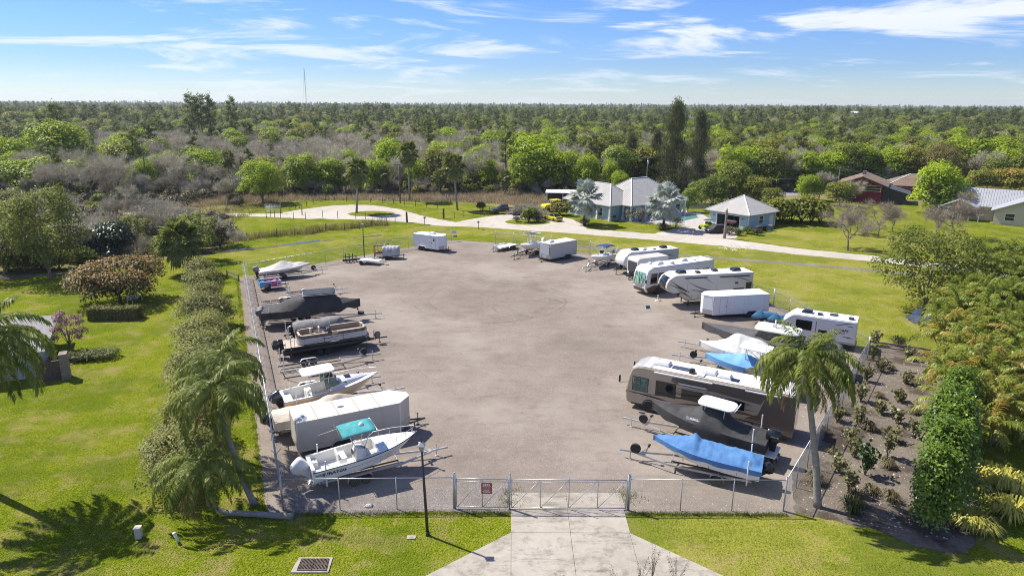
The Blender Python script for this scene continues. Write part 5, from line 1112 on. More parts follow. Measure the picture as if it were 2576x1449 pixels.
for s in (1,-1): MB().tube([(.6,s*1.0,zf+1.85),(1.6,s*1.05,h.g(.3)+.02),(2.85,s*1.0,zf+1.85)],.02,6).tube([(1.2,s*1.02,h.g(.2)),(1.75,s*1.0,zf+1.95)],.02,6).build('bimini_frame', WHITEP, b,'all')
outboard(b,-.05,1.35,GREYP,BLACKM,10,0,1.0)
tr = boat_trailer('galvanised trailer under the navy bimini boat', 7.2, 1, GALV, 2.1, guides=0); tr.location = (*back((b.location.x,b.location.y),hd,-.3),0); tr.rotation_euler = (0,0,R_(hd))
# ================================================================ motorhomes and travel trailers, right row boats
RVW = mat('rv_white', (0.66,0.66,0.66), 0.3, coat=0.25, dirt=((0.42,0.40,0.37),1.2,0.25))
RVG = mat('rv_light_grey', (0.40,0.42,0.45), 0.35, coat=0.2, dirt=((0.30,0.29,0.28),1.2,0.25))
RVC = mat('rv_champagne', (0.52,0.49,0.43), 0.35, coat=0.25, dirt=((0.38,0.34,0.28),1.2,0.25))
SWB = mat('graphic_black', (0.02,0.019,0.018), 0.35); SWG = mat('graphic_grey', (0.17,0.16,0.15), 0.35); SWS = mat('graphic_silver',(0.36,0.35,0.33),.35)
def skin(parent, prof, W, m, name='body', bev=0.09): return MB().prism(prof, -W/2, W/2).build(name, m, parent, bevel=bev)
def both(fn):
    for s in (1,-1): fn(s)
def tand(t, xs, W, r=0.38, rimm=None, w=0.22):
    for x in xs:
        for s in (1,-1): wheel(t, x, s*(W/2-0.06), r, w, s, rimm=rimm)
def arch(t, x0, x1, W, r, m=None):
    for s in (1,-1):
        y = s*(W/2+0.002); n = 10; pts = [(x0-r-.07, 0.42)]
        for k in range(n+1): a = math.pi-(math.pi/2)*k/n; pts.append((x0+(r+.07)*math.cos(a), r+(r+.07)*math.sin(a)))
        for k in range(n+1): a = math.pi/2-(math.pi/2)*k/n; pts.append((x1+(r+.07)*math.cos(a), r+(r+.07)*math.sin(a)))
        pts.append((x1+r+.07,0.42)); MB().prism(pts, y, y+s*0.008).build('arch_shade_patch', m or BLACKM, t)  # black plate instead of a recess; the shade is put into its colour
def aframe(t, xf, z, L=1.25):
    for s in (1,-1): MB().bar((xf-.5,s*.6,z),(xf+L,s*.05,z),.08,.13).build('tongue', BLACKM, t)
    MB().prism([(xf+L-.2,z+.07),(xf+L+.1,z+.05),(xf+L+.15,z),(xf+L+.15,z-.06),(xf+L-.2,z-.06)],-.06,.06).build('coupler', BLACKM, t); jack(t,xf+L-.35,0,z+.45,True,BLACKM)
    MB().box(xf+.15,xf+.6,-.35,.35,z+.06,z+.62).build('propane_cover', BLACKP, t, bevel=.08)
def strip_front(parent, name, pts, w0, w1, m, off=0.02):
    """glass or paint that follows the front profile: pts (x, z) bottom to top"""
    secs = []
    for i, (x, z) in enumerate(pts):
        u = i/(len(pts)-1); w = w0+(w1-w0)*u
        secs.append([(x+off-0.10, -w/2, z), (x+off, -w/2+.16, z), (x+off, w/2-.16, z), (x+off-0.10, w/2, z)])
    return MB().loft(secs, False, False).build(name, m, parent, True, fix=False)
# ---- 18 travel trailer, white cap
W, L = 2.45, 8.6; hd = 202
t = thing('travel_trailer', 'light grey travel trailer with rounded white front cap and black window panel', 'travel trailer'); at_front(t, (15.3,93.0), hd, L)
prof = [(0,.72),(L-.5,.72),(L-.05,1.1),(L+.35,1.55),(L+.40,2.0),(L+.15,2.6),(L-.45,3.12),(L-.9,3.2),(0,3.2)]
skin(t, prof, W, RVG); MB().box(.02,L-.75,-W/2+.03,W/2-.03,3.17,3.235).build('roof', ROOFW, t, bevel=.03)
strip_front(t, 'front_cap', [(L+.30,1.42),(L+.40,1.75),(L+.41,2.05),(L+.16,2.62),(L-.18,2.95),(L-.5,3.16),(L-.85,3.24)], W-.15, W-.05, RVW, .02)
strip_front(t, 'front_guard', [(L-.30,.86),(L-.02,1.12),(L+.26,1.40)], W-.1, W-.1, BLACKP, .02)
for s in (1,-1):
    y = s*(W/2)
    MB().box(3.2,6.6,min(y,y+s*.14),max(y,y+s*.14),1.25,2.95).build('slide_out', RVG, t, bevel=.03)
    window(t,3.6,4.8,1.75,2.55,y+s*.14,frame=BLACKP,split=True); window(t,5.0,6.2,1.75,2.55,y+s*.14,frame=BLACKP,split=True)
    for a in ((7.2,1.3,8.3,2.6,.12,.1),(6.9,1.0,8.2,1.6,.10,.08),(.6,2.2,2.8,2.9,.10,-.1)): decal('side_graphic', swoosh(*a), SWB, t, y+s*.006)
    decal('side_graphic', swoosh(6.8,1.15,8.35,2.2,.10,.05), SWS, t, y+s*.005)
    MB().box(.1,L-.6,min(y,y+s*.01),max(y,y+s*.01),.72,1.0).build('skirt_panel', BLACKP, t)
roof_ac(t,1.9,0,3.235,BLACKP,.95,.75,.32); roof_ac(t,6.6,0,3.235,BLACKP,.95,.75,.32)
for x,y in ((3.6,.4),(4.6,-.3),(5.3,.5),(.9,.3)): vent(t,x,y,3.235,.36,.08,BLACKP if x>3 else WHITEP)
arch(t,3.4,4.25,W,.36); tand(t,(3.4,4.25),W,.36); aframe(t,L-.1,.72)
MB().box(.2,L-.5,-.9,.9,.6,.72).build('chassis', BLACKM, t)
# ---- 19 tucked white trailer with dark grille front
W, L = 2.3, 5.2
t = thing('toy_hauler', 'white box trailer with dark mesh front tucked between the motorhome and travel trailer', 'travel trailer'); p = G(1588,708); at_front(t, (p.x+.3,p.y+1.2), 208, L)
skin(t, [(0,.55),(L,.55),(L+.06,.7),(L+.06,2.75),(L-.2,2.95),(0,2.95)], W, RVW); MB().box(0,L-.2,-W/2+.02,W/2-.02,2.92,2.99).build('roof', BEIGE, t, bevel=.02)
MB().box(L+.06,L+.085,-.95,.95,1.1,2.5).build('front_window', mat('mesh_screen',(0.05,0.05,0.052),.6), t, bevel=.03)
arch(t,2.0,2.8,W,.34); tand(t,(2.0,2.8),W,.34); aframe(t,L-.2,.55,1.1); MB().box(.2,L-.3,-.9,.9,.42,.55).build('chassis', BLACKM, t)
for s in (1,-1): window(t,1.2,2.2,1.7,2.3,s*W/2,frame=BLACKP)
# ---- class A builder
def class_a(label, L, W, H, body, front, hd, root_xy, dark_front=None):
    t = thing('motorhome', label, 'motorhome'); at_front(t, root_xy, hd, L)
    prof = [(0,.45),(L-.35,.42),(L-.08,.55),(L+.02,.9),(L+.03,1.35),(L-.06,2.0),(L-.20,2.7),(L-.42,H-.28),(L-.85,H-.06),(L-1.3,H),(0.12,H),(0,H-.1)]
    skin(t, prof, W, body, bev=.12); return t, prof
# ---- 20 far motorhome, white with brown skirt
L, W, H = 11.4, 2.5, 3.5
t, prof = class_a('white motorhome with brown skirt, green windscreen with painted reflections and roof units', L, W, H, RVW, None, 209, (15.85,82.4))
MB().box(.15,L-1.0,-W/2+.05,W/2-.05,H-.02,H+.03).build('roof', mat('bright_roof',(0.72,0.71,0.68),.5,dirt=((.5,.46,.4),1.4,.35)), t, bevel=.02)
GREENREFL = mat('painted_reflection_windscreen',(0.02,0.07,0.05),.1,col2=(0.28,0.45,0.36),scale=3.5,lo=.45,hi=.55,stretch=(1,3,.3),spec=.7)  # pale green streaks put reflections into the glass colour
strip_front(t,'windscreen',[(L+.03,1.45),(L-.06,2.0),(L-.17,2.55),(L-.27,2.85)],W-.12,W-.22,GREENREFL,.025)
MB().box(L+.0,L+.045,-.012,.012,1.45,2.0).build('windscreen_post', BLACKP, t)
BRN = mat('brown_skirt',(0.075,0.05,0.035),.35,coat=.2)
strip_front(t,'grille_panel',[(L+.02,.92),(L+.035,1.38)],W-.3,W-.2,mat('chrome_grey',(0.30,0.29,0.27),.3,metal=.3),.02); strip_front(t,'bumper',[(L-.1,.5),(L+.01,.88)],W-.1,W-.1,BRN,.025)
for s in (1,-1):
    y = s*W/2
    MB().lathe([(.005,.03),(.14,.03),(.16,0)],(L+.02,s*.85,1.08),'x',12).build('headlight', mat('lamp_glass',(0.6,0.6,0.58),.15), t, True); MB().box(L-.14,L-.02,min(y,y+s*.02),max(y,y+s*.02),.95,1.15).build('turn_signal', ORANGE, t)
    MB().box(.2,L-.5,min(y,y+s*.006),max(y,y+s*.006),.45,1.0).build('skirt', BRN, t)
    decal('side_graphic', [(L-2.6,.5),(L-.4,.5),(L-.15,1.0),(L-1.2,1.25),(L-2.2,1.15)], BRN, t, y+s*.012)
    for a in ((2.0,1.1,L-1.2,1.35,.22,-.06),(1.0,1.45,L-1.6,1.75,.14,-.12)): decal('side_graphic', swoosh(*a), SWG, t, y+s*.01)
    window(t,L-1.75,L-.75,1.5,2.75,y,frame=GREYP,name='cab_window',slant=-.12); window(t,L-2.9,L-2.0,.75,2.75,y,frame=GREYP,name='door_window')
    window(t,L-5.6,L-4.2,1.85,2.55,y,frame=BLACKP); window(t,L-8.6,L-7.2,1.85,2.55,y,frame=BLACKP); window(t,1.0,2.0,1.85,2.5,y,frame=BLACKP)
    MB().box(2.6,L-3.6,min(y,y+s*.07),max(y,y+s*.07),H-.34,H-.18).build('awning', RVW, t, bevel=.03)
    MB().tube([(L-.15,y,2.55),(L+.25,y+s*.28,2.5),(L+.28,y+s*.30,2.1)],.03,6).build('mirror_arm', BLACKP, t); MB().box(L+.18,L+.30,min(y+s*.2,y+s*.42),max(y+s*.2,y+s*.42),1.75,2.2).build('mirror', BLACKP, t, bevel=.03)
for x in (L-2.0,): arch(t,x,x,W,.48); tand(t,(x,),W,.48,w=.28)
arch(t,2.7,2.7,W,.48); tand(t,(2.7,),W,.48,w=.3)
roof_ac(t,L-3.0,0,H+.03,RVW,1.0,.75,.34); roof_ac(t,L-7.0,0,H+.03,RVW,1.0,.75,.34)
MB().lathe([(.35,0),(.37,.12),(.30,.30),(.12,.40),(.01,.42)],(L-4.6,.55,H+.03),'z',16).build('satellite_dome', RVW, t, True); MB().lathe([(.28,0),(.30,.1),(.22,.24),(.01,.32)],(L-2.0,-.5,H+.03),'z',14).build('satellite_dome', RVW, t, True)
for x,y in ((L-5.4,-.5),(L-8.6,.3),(L-9.6,-.3)): vent(t,x,y,H+.03,.45,.12)
rails(t,[(.1,-.6,H+.03),(.1,-.6,H+.2),(.1,.6,H+.2),(.1,.6,H+.03)],ALUM,.02,'ladder_rail')
# ---- 21 fifth wheel
L, W, H = 11.0, 2.5, 3.8; hd = 192
t = thing('fifth_wheel_trailer', 'champagne fifth wheel trailer with black glass nose and sweeping black graphics', 'travel trailer'); at_front(t, (17.7,77.6), hd, L)
prof = [(0,.8),(L-2.6,.8),(L-2.4,1.75),(L-.9,1.72),(L-.25,1.95),(L+.05,2.4),(L+.0,2.9),(L-.30,3.4),(L-.85,3.74),(L-1.3,H),(0,H)]
skin(t, prof, W, RVC, bev=.11); MB().box(.02,L-1.1,-W/2+.04,W/2-.04,H-.03,H+.03).build('roof', mat('bright_roof',(0.72,0.71,0.68),.5), t, bevel=.02)
strip_front(t,'nose_window',[(L-.02,2.2),(L+.05,2.42),(L+.01,2.9),(L-.27,3.36),(L-.55,3.58)],W-.5,W-.6,GLASS,.03); strip_front(t,'nose_cap',[(L-.5,1.9),(L-.2,2.0),(L+.0,2.25)],W-.2,W-.25,RVW,.02)
strip_front(t,'nose_cap',[(L-.50,3.56),(L-.9,3.76),(L-1.3,3.84)],W-.25,W-.3,RVW,.03)
for s in (1,-1):
    y = s*W/2; q = y+s*.006
    for a in ((L-3.0,1.7,L-.35,3.3,.26,-.10),(L-2.6,1.8,L-.1,2.9,.16,.05),(L-3.3,.95,L-1.0,2.35,.18,.05)): decal('side_graphic', swoosh(*a), SWB, t, q)
    for a in ((L-6.2,1.75,L-2.4,3.2,.16,-.25),(L-7.0,1.9,L-2.7,2.2,.22,-.22),(L-6.0,2.6,L-4.2,3.6,.10,.05),(1.2,3.0,3.6,3.55,.10,.05),(.2,2.6,2.2,3.4,.14,.05),(.2,1.7,2.5,2.0,.12,.05),(L-6.8,1.1,L-4.0,1.5,.12,.06)): decal('side_graphic', swoosh(*a), SWG, t, q)
    for a in ((L-6.4,1.65,L-2.6,3.0,.08,-.25),(L-7.2,1.75,L-2.9,2.05,.08,-.25)): decal('side_graphic', swoosh(*a), SWB, t, q+s*.002)
    MB().tube([(L-5.0,y+s*.08,H-.32),(L-2.2,y+s*.08,H-.32)],.06,8).build('awning', BLACKP, t,True); MB().tube([(.6,y+s*.08,H-.35),(L-6.6,y+s*.08,H-.35)],.06,8).build('awning', BLACKP, t,True)
    window(t,1.2,2.5,1.55,1.95,y,frame=BLACKP); window(t,.25,.9,1.6,2.6,y,frame=BLACKP); window(t,2.0,2.35,2.55,2.7,y,frame=BLACKP); 
    MB().box(L-2.6,L-2.55,min(y,y+s*.01),max(y,y+s*.01),.8,H-.2).build('panel_joint', SWS, t); MB().box(L-6.3,L-6.27,min(y,y+s*.01),max(y,y+s*.01),.8,H-.5).build('panel_joint', SWS, t)
    for k in range(4): window(t,L-3.9-k*.9,L-3.2-k*.9,.9,1.35,y,m=RVC,frame=SWS,name='storage_hatch')
    MB().box(L-3.0,L-2.9,s*.9-.05,s*.9+.05,.0,.85).build('landing_leg', BLACKM, t)
roof_ac(t,L-2.2,0,H+.03,BLACKP,1.1,.8,.36); roof_ac(t,1.8,0,H+.03,BLACKP,1.1,.8,.36); vent(t,L-4.2,.3,H+.03,.5,.22,BLACKP); vent(t,4.4,-.2,H+.03,.6,.26,BLACKP)
for x,y in ((L-5.6,-.4),(3.2,.4)): vent(t,x,y,H+.03,.3,.06)
MB().prism([(L-2.2,1.75),(L-1.5,1.75),(L-1.75,1.2),(L-2.0,1.2)],-.4,.4).build('pin_box', BLACKM, t); arch(t,3.0,3.95,W,.4); tand(t,(3.0,3.95),W,.4); MB().box(.2,L-2.7,-.9,.9,.66,.8).build('chassis', BLACKM, t)
rails(t,[(.05,-.5,H),(.05,-.5,H+.25),(.05,.5,H+.25),(.05,.5,H)],BLACKM,.022,'ladder_rail')
tt = thing('stabiliser_tripod', 'cream king pin tripod stand on the ground under the fifth wheel nose', 'stand'); p = G(1655,757); tt.location = p
MB().lathe([(.42,0),(.36,.12),(.12,.16),(.06,.5),(.1,.7),(.02,.74)],(0,0,0),'z',8).build('stand', BEIGE, tt)
tt = thing('solar_panel', 'small tilted solar panel with white frame lying on the yard', 'solar panel'); tt.location = G(1631,778); tt.rotation_euler = (R_(50),0,R_(15))
MB().box(-.32,.32,0,.5,0,.03).build('frame', WHITEP, tt); MB().box(-.26,.26,.05,.45,.03,.036).build('cell', mat('solar_cell',(0.06,0.07,0.09),.15), tt)
# ---- 22 white cargo trailer
t = enclosed_trailer('clean white V-nose cargo trailer with tandem wheels beside the fifth wheel', 6.7, 2.35, 2.62, 0.8, ALU, mat('ribbed_white_roof',(0.62,0.64,0.69),.4), True, door_side=1, dx=0.76, seams=4, ax=0.30, trim=mat('white_trim',(0.66,0.67,0.69),.45), nose_panel=mat('nose_white',(0.72,0.73,0.74),.35)); at_front(t, (22.0,73.35), 190.5, 6.7)
# ---- 23 jet skis
def jetski(label, p, hd, m):
    t = thing('jet_ski', label, 'jet ski'); t.location = p; t.rotation_euler = (0,0,R_(hd))
    h = Hull(3.0,1.15,.45,.5,fine=2.6,sheer=.2); h.hull(t, mat('black_hull',(0.014,0.014,0.016),0.2,coat=0.4))
    h.cover(t, m, [(0,.25,2.5),(.3,.42,2.0),(.55,.42,1.8),(.62,.72,1.4),(.72,.55,1.4),(1,.08,1.5)], .15, 3, .02, 26, 12)
    MB().tube([(1.75,-.4,1.45),(1.95,0,1.5),(1.75,.4,1.45)],.03,6).build('handlebar', BLACKM, t)
    for s in (1,-1): MB().box(0,2.8,s*.4-.04,s*.4+.04,.38,.46).build('cradle', BLACKM, t); wheel(t,1.0,s*.7,.26,.16,s)
TEALB = mat('steel_blue_gel',(0.05,0.14,0.22),.3,col2=(.08,.20,.30),scale=2,coat=.3)
p = G(1945,812); jetski('steel blue jet ski by the corner of the white cargo trailer', (p.x,p.y,0), 200, TEALB); p = G(1975,820); jetski('steel blue jet ski next to the lettered travel trailer', (p.x+.4,p.y,0), 200, TEALB)
# ---- 24 lettered travel trailer
L, W, H = 6.6, 2.4, 3.0; hd = 151
t = thing('travel_trailer', 'white travel trailer with slanted black lettering in the fence corner', 'travel trailer'); at_rear(t, (33.5,62.9), hd)
skin(t, [(0,.7),(L-.3,.7),(L+.25,1.0),(L+.35,1.5),(L+.1,2.2),(L-.7,2.92),(L-1.0,H),(0,H)], W, RVW); MB().box(.02,L-.85,-W/2+.03,W/2-.03,H-.03,H+.03).build('roof', mat('pale_roof',(0.62,0.63,0.66),.5), t, bevel=.02)
for s in (1,-1):
    y = s*W/2; rz = R_(180) if s > 0 else 0
    text('lettering','ESCAPE',.36,SWB,t,(1.35,y+s*.008,2.02),(R_(90),0,rz),1.35,.2,.006); [decal('lettering', [(1.0+k*.19,1.70),(1.15+k*.19,1.70),(1.15+k*.19,1.79),(1.0+k*.19,1.79)], SWG, t, y+s*.008) for k in range(3)]
    for a in ((.2,2.85,2.2,2.35,.10,.06),(.2,2.5,1.0,2.5,.07,0),(.2,1.35,1.3,1.45,.10,0),(L-2,1.2,L,1.9,.14,.1)): decal('side_graphic', swoosh(*a), SWB if a[0]<.3 else SWG, t, y+s*.006)
    window(t,2.6,3.3,1.25,1.75,y,frame=BLACKP); window(t,4.0,5.4,1.6,2.5,y,frame=BLACKP,split=True); MB().box(3.6,5.8,min(y,y+s*.12),max(y,y+s*.12),1.0,2.75).build('slide_out', RVG, t) if s<0 else window(t,3.55,3.62,.8,2.6,y,m=SWG,name='door_edge')
    MB().box(.1,L-.4,min(y,y+s*.01),max(y,y+s*.01),.7,.9).build('skirt_panel', SWS, t)
roof_ac(t,4.6,0,H+.03,BLACKP,1.0,.75,.32); vent(t,3.4,.3,H+.03,.45,.18,BLACKP); vent(t,.6,.4,H+.03,.45,.20,BLACKP); vent(t,2.2,-.3,H+.03,.7,.10,BLACKP)
arch(t,2.6,3.4,W,.35); tand(t,(2.6,3.4),W,.35); aframe(t,L-.2,.68,1.1); MB().box(.2,L-.4,-.9,.9,.55,.7).build('chassis', BLACKM, t); MB().box(-.12,0,-.9,.9,.5,.6).build('rear_bumper', BLACKM, t)
# ---- 25 long boat, grey cover, white hard top
hd = 149.5; L = 11.2; b = thing('covered_boat', 'long boat under charcoal grey cover with white hard top over dark windows', 'boat'); at_front(b, (18.3,62.2), hd, L); b.rotation_euler[1] = R_(-1.5)
h = Hull(L,3.1,1.45,.75,fine=2.3); h.hull(b, mat('grey_bottom',(0.05,0.05,0.052),.6))
h.cover(b, COVDGREY, [(0,.4,3),(.1,.75,4),(.2,.65,3),(.35,.45,2),(.60,.35,1.6),(.8,.22,1.4),(1,.05,1.3)], .65, 21, .03, 60, 20, pleat=.012)
zc = h.g(.52)-.10
MB().loft([[(L*.26,-1.15,zc),(L*.58,-1.05,zc),(L*.58,1.05,zc),(L*.26,1.15,zc)],[(L*.28,-1.1,zc+1.0),(L*.53,-1.0,zc+1.0),(L*.53,1.0,zc+1.0),(L*.28,1.1,zc+1.0)]]).build('enclosure', GLASS, b, bevel=.05)
rounded_slab(3.9,2.5,.18,(L*.40,0,zc+1.0),.55).build('hard_top', GEL, b, True)
for y in (-.5,-.17,.17,.5): MB().box(L*.40-1.7,L*.40-.1,y-.035,y+.035,zc+1.18,zc+1.215).build('roof_rib', WHITEP, b)
MB().box(L*.40+.2,L*.40+.55,-.15,.15,zc+1.18,zc+1.5).build('radar_mount', WHITEP, b, bevel=.04); MB().tube([(L*.40+.3,0,zc+1.5),(L*.40+.3,0,zc+1.85)],.09,8).build('light_mast', WHITEP, b, True)
MB().box(L*.53,L*.53+.12,.35,.75,zc+.72,zc+.92).build('spot_light', WHITEP, b, bevel=.03)
for y in (-.6,0,.6): outboard(b,-.05,1.7,COVBLK,BLACKM,0,y,1.25)
mb = MB().loft([[(-1.1,-1.2,1.1),(.1,-1.35,1.2),(.1,1.35,1.2),(-1.1,1.2,1.1)],[(-1.1,-1.15,2.2),(.2,-1.3,2.45),(.2,1.3,2.45),(-1.1,1.15,2.2)],[(-.8,-.8,2.65),(.2,-1.0,2.85),(.2,1.0,2.85),(-.8,.8,2.65)]]); mb.build('engine_cover', COVDGREY, b, bevel=.15)
tr = boat_trailer('triple axle aluminium trailer under the long grey covered boat', 13.0, 3, ALUM, 2.6, guides=0, ax=.25); tr.location = (*back((b.location.x,b.location.y),hd,-.5),0); tr.rotation_euler = (0,0,R_(hd))
# ---- 26 white tarped boat with T-top
hd = 156; L = 7.4; b = thing('tarped_boat', 'boat draped in white tarp with a flat white T-top standing out', 'boat'); at_front(b, (17.1,58.7), hd, L); b.rotation_euler[1] = R_(-2)
h = Hull(L,2.6,1.1,.6); h.hull(b,GEL); h.cover(b, COVWHITE, [(0,.2,1.4),(.1,.5,1.3),(.30,1.25,1.3),(.36,1.3,1.3),(.56,1.5,1.15),(.60,1.45,1.15),(.72,.7,1.2),(.85,.25,1.3),(1,.05,1.3)], .45, 31, .05, 60, 20, pleat=.05)
outboard(b,-.05,1.5,WHITEP,BLACKM,20,0,1.2)
MB().tube([(2.0,1.25,2.1),(2.05,1.2,2.75),(2.35,1.1,2.95)],.035,6).build('outrigger_stub', WHITEP, b,'all')
tr = boat_trailer('aluminium trailer with upright spare under the white tarped boat', 9.4, 2, ALUM, 2.4, guides=0, spare=.79, ax=.28); tr.location = (*back((b.location.x,b.location.y),hd,-.4),0); tr.rotation_euler = (0,0,R_(hd))
# ---- 27 light blue covered boat with white T-top
hd = 152; L = 6.2; b = thing('covered_boat', 'small boat under light blue cloth with a white T-top', 'boat'); at_front(b, (17.0,56.2), hd, L); b.rotation_euler[1] = R_(-2)
h = Hull(L,2.3,.95,.6); h.hull(b,GEL); h.cover(b, COVLBLUE, [(0,.15,1.4),(.2,.3,1.5),(.45,.75,1.4),(.52,.8,1.3),(.62,.55,1.2),(1,.06,1.2)], .45, 41, .03, 50, 18, pleat=.012)
zt = h.g(.4)+1.55
for s in (1,-1): MB().tube([(1.6,s*.5,h.g(.3)),(1.8,s*.55,zt)],.03,6).tube([(2.9,s*.5,h.g(.4)),(2.9,s*.55,zt)],.03,6).tube([(1.7,s*.5,h.g(.3)+.7),(2.9,s*.55,zt)],.02,6).build('top_frame', CHROME, b,'all')
MB().prism([(.9,-1.0),(3.4,-.9),(3.5,0),(3.4,.9),(.9,1.0)],zt,zt+.07,'z').build('hard_top', GEL, b, bevel=.03)
MB().tube([(1.3,.85,zt+.07),(1.3,.88,zt+.45),(1.15,.9,zt+.6)],.02,6).build('rod_holder', CHROME, b,'all'); outboard(b,-.05,1.35,BLACKP,BLACKM,15,0,1.05)
tr = boat_trailer('galvanised trailer under the light blue covered boat', 8.0, 1, GALV, 2.2, guides=0); tr.location = (*back((b.location.x,b.location.y),hd,-.4),0); tr.rotation_euler = (0,0,R_(hd))
# dark hulled skiff beside the brown motorhome roof
hd = 151; b = thing('skiff', 'low black skiff with white gunwale stripe behind the brown motorhome', 'boat'); at_front(b, (19.6,53.4), hd, 4.6)
h = Hull(4.6,1.9,.7,.75,fine=5,sheer=.15); h.hull(b, BLACKP); h.cover(b, COVBLK, [(0,.2,2.5),(.5,.35,2.2),(.9,.3,2.5),(1,.1,2.5)], .25, 6, .02, 24, 12); h.band(b, WHITEP, .55, .66)
tr = boat_trailer('small galvanised trailer under the black skiff', 6.0, 1, GALV, 2.0, guides=0); tr.location = (*back((b.location.x,b.location.y),hd,-.3),0); tr.rotation_euler = (0,0,R_(hd))
# ---- 29 brown motorhome
L, W, H = 12.3, 2.55, 3.62; TAN = mat('bronze_tan_paint',(0.44,0.355,0.255),.22,coat=.5,dirt=((.2,.16,.12),1,.2)); DKB = mat('dark_bronze_paint',(0.135,0.105,0.08),.22,coat=.5); MIDB = mat('mid_bronze_paint',(0.30,0.24,0.175),.22,coat=.5); PALEB = mat('pale_bronze_stripe',(0.42,0.36,0.28),.3)
t, prof = class_a('long bronze brown motorhome with dark graphics and white roof', L, W, H, TAN, None, 150.5, (9.55,50.55))
MB().box(.12,L-1.25,-W/2+.06,W/2-.06,H-.02,H+.035).build('roof', ROOFW, t, bevel=.02); strip_front(t,'front_roof_cap',[(L-.40,H-.28),(L-.84,H-.05),(L-1.3,H+.02),(L-2.0,H+.04)],W-.2,W-.1,mat('silver_cap',(0.40,0.39,0.37),.3,coat=.4),.02)
strip_front(t,'windscreen',[(L+.02,1.55),(L-.06,2.0),(L-.19,2.65),(L-.26,2.85)],W-.1,W-.2,GLASS,.025)
strip_front(t,'grille_panel',[(L+.0,.9),(L+.03,1.35)],W-.4,W-.3,DKB,.02)
for s in (1,-1):
    y = s*W/2; q = y+s*.005
    decal('paint_panel', [(0,.5),(3.6,.5),(4.6,.95),(3.4,1.2),(2.4,1.7),(2.2,2.4),(1.9,3.45),(0,3.45)], DKB, t, q)
    decal('paint_panel', [(1.8,3.45),(2.3,2.5),(5.5,2.75),(8.2,2.72),(8.8,2.9),(8.6,3.45)], DKB, t, q+s*.002)
    decal('paint_panel', [(3.0,2.4),(3.4,1.9),(6.0,1.55),(8.6,2.0),(8.2,2.55),(5.5,2.6)], MIDB, t, q+s*.001)
    for a, m_ in (((2.6,2.25,L-2.6,1.75,.16,.28),SWB),((2.4,1.9,L-1.2,1.42,.18,.14),SWB),((2.0,1.5,8.6,1.15,.30,.22),DKB),((3.0,2.5,L-2.7,2.05,.07,.30),PALEB),((2.0,2.15,7.8,1.9,.05,.22),PALEB),((1.8,1.25,L-3.2,.95,.06,.06),PALEB),((L-3.4,1.25,L-.1,1.45,.22,-.03),SWB),((.5,1.0,7.4,1.05,.05,.12),PALEB)): decal('side_graphic', swoosh(*a), m_, t, q+s*(.004 if m_ is PALEB else .003))
    MB().tube([(L-3.6,y+s*.012,1.12),(L-.9,y+s*.012,1.34)],.018,5).build('chrome_strip', CHROME, t)
    window(t,L-1.75,L-.55,1.62,2.72,y,m=TINT,frame=BLACKP,split=True,name='cab_window',slant=-.10); window(t,L-3.9,L-2.4,1.62,2.72,y,frame=BLACKP,split=False); window(t,L-5.9,L-4.4,1.72,2.45,y,frame=BLACKP,split=True); window(t,L-8.9,L-7.7,1.8,2.4,y,frame=BLACKP)
    MB().box(L-6.2,L-4.1,min(y,y+s*.10),max(y,y+s*.10),2.82,2.93).build('slide_awning', RVW, t, bevel=.03); MB().box(L-6.3,L-6.2,min(y,y+s*.06),max(y,y+s*.06),1.5,2.9).build('slide_edge', MIDB, t)
    MB().box(L-6.6,L-2.2,min(y,y+s*.13),max(y,y+s*.13),3.32,3.46).build('awning', RVW, t, bevel=.05); MB().box(1.0,3.4,min(y,y+s*.11),max(y,y+s*.11),3.30,3.42).build('awning', RVW, t, bevel=.04); MB().box(3.4,L-6.6,min(y,y+s*.05),max(y,y+s*.05),3.42,3.48).build('roof_gutter', RVW, t)
    MB().box(.3,L-.5,min(y,y+s*.008),max(y,y+s*.008),.44,.56).build('skirt', SWB, t); MB().box(L-.12,L-.02,min(y,y+s*.025),max(y,y+s*.025),1.32,1.50).build('turn_signal', ORANGE, t)
    MB().tube([(L-.20,y,2.2),(L+.35,y+s*.35,2.15),(L+.40,y+s*.38,2.55)],.028,6).build('mirror_arm', CHROME, t,'all'); MB().box(L+.33,L+.43,min(y+s*.28,y+s*.52),max(y+s*.28,y+s*.52),2.2,2.75).build('mirror', BLACKP, t, bevel=.04)
    MB().box(L-4.4,L-4.15,min(y,y+s*.012),max(y,y+s*.012),1.0,1.15).build('emblem', PALEB, t)
    for k in range(5): MB().box(3.6+k*1.05,3.63+k*1.05,min(y,y+s*.011),max(y,y+s*.011),.55,1.1).build('hatch_joint', SWB, t)
arch(t,L-1.95,L-1.95,W,.5,SWB); tand(t,(L-1.95,),W,.5,w=.30,rimm=CHROME); arch(t,3.0,3.0,W,.5,SWB); tand(t,(3.0,),W,.5,w=.3,rimm=CHROME); arch(t,1.7,1.7,W,.5,SWB); tand(t,(1.7,),W,.5,w=.28,rimm=CHROME)
roof_ac(t,L-2.5,.1,H+.035,RVW,1.15,.85,.28); roof_ac(t,L-6.0,.15,H+.035,RVW,1.2,.85,.28); roof_ac(t,L-7.2,.3,H+.035,RVW,1.0,.7,.24,'roof_pod')
MB().box(L-4.7,L-3.3,-.05,.55,H+.05,H+.08).build('solar_panel', mat('solar_cell',(0.06,0.07,0.09),.15), t); MB().lathe([(.24,0),(.25,.2),(.18,.33),(.01,.38)],(L-4.9,.7,H+.035),'z',14).build('satellite_dome', BLACKP, t, True)
vent(t,L-5.6,.85,H+.035,.55,.10); MB().box(L-8.3,L-7.75,.25,.80,H+.035,H+.07).build('roof_hatch', GLASS, t, bevel=.02); MB().box(.0,-.03,-1.0,1.0,1.0,2.4).build('rear_panel', DKB, t)
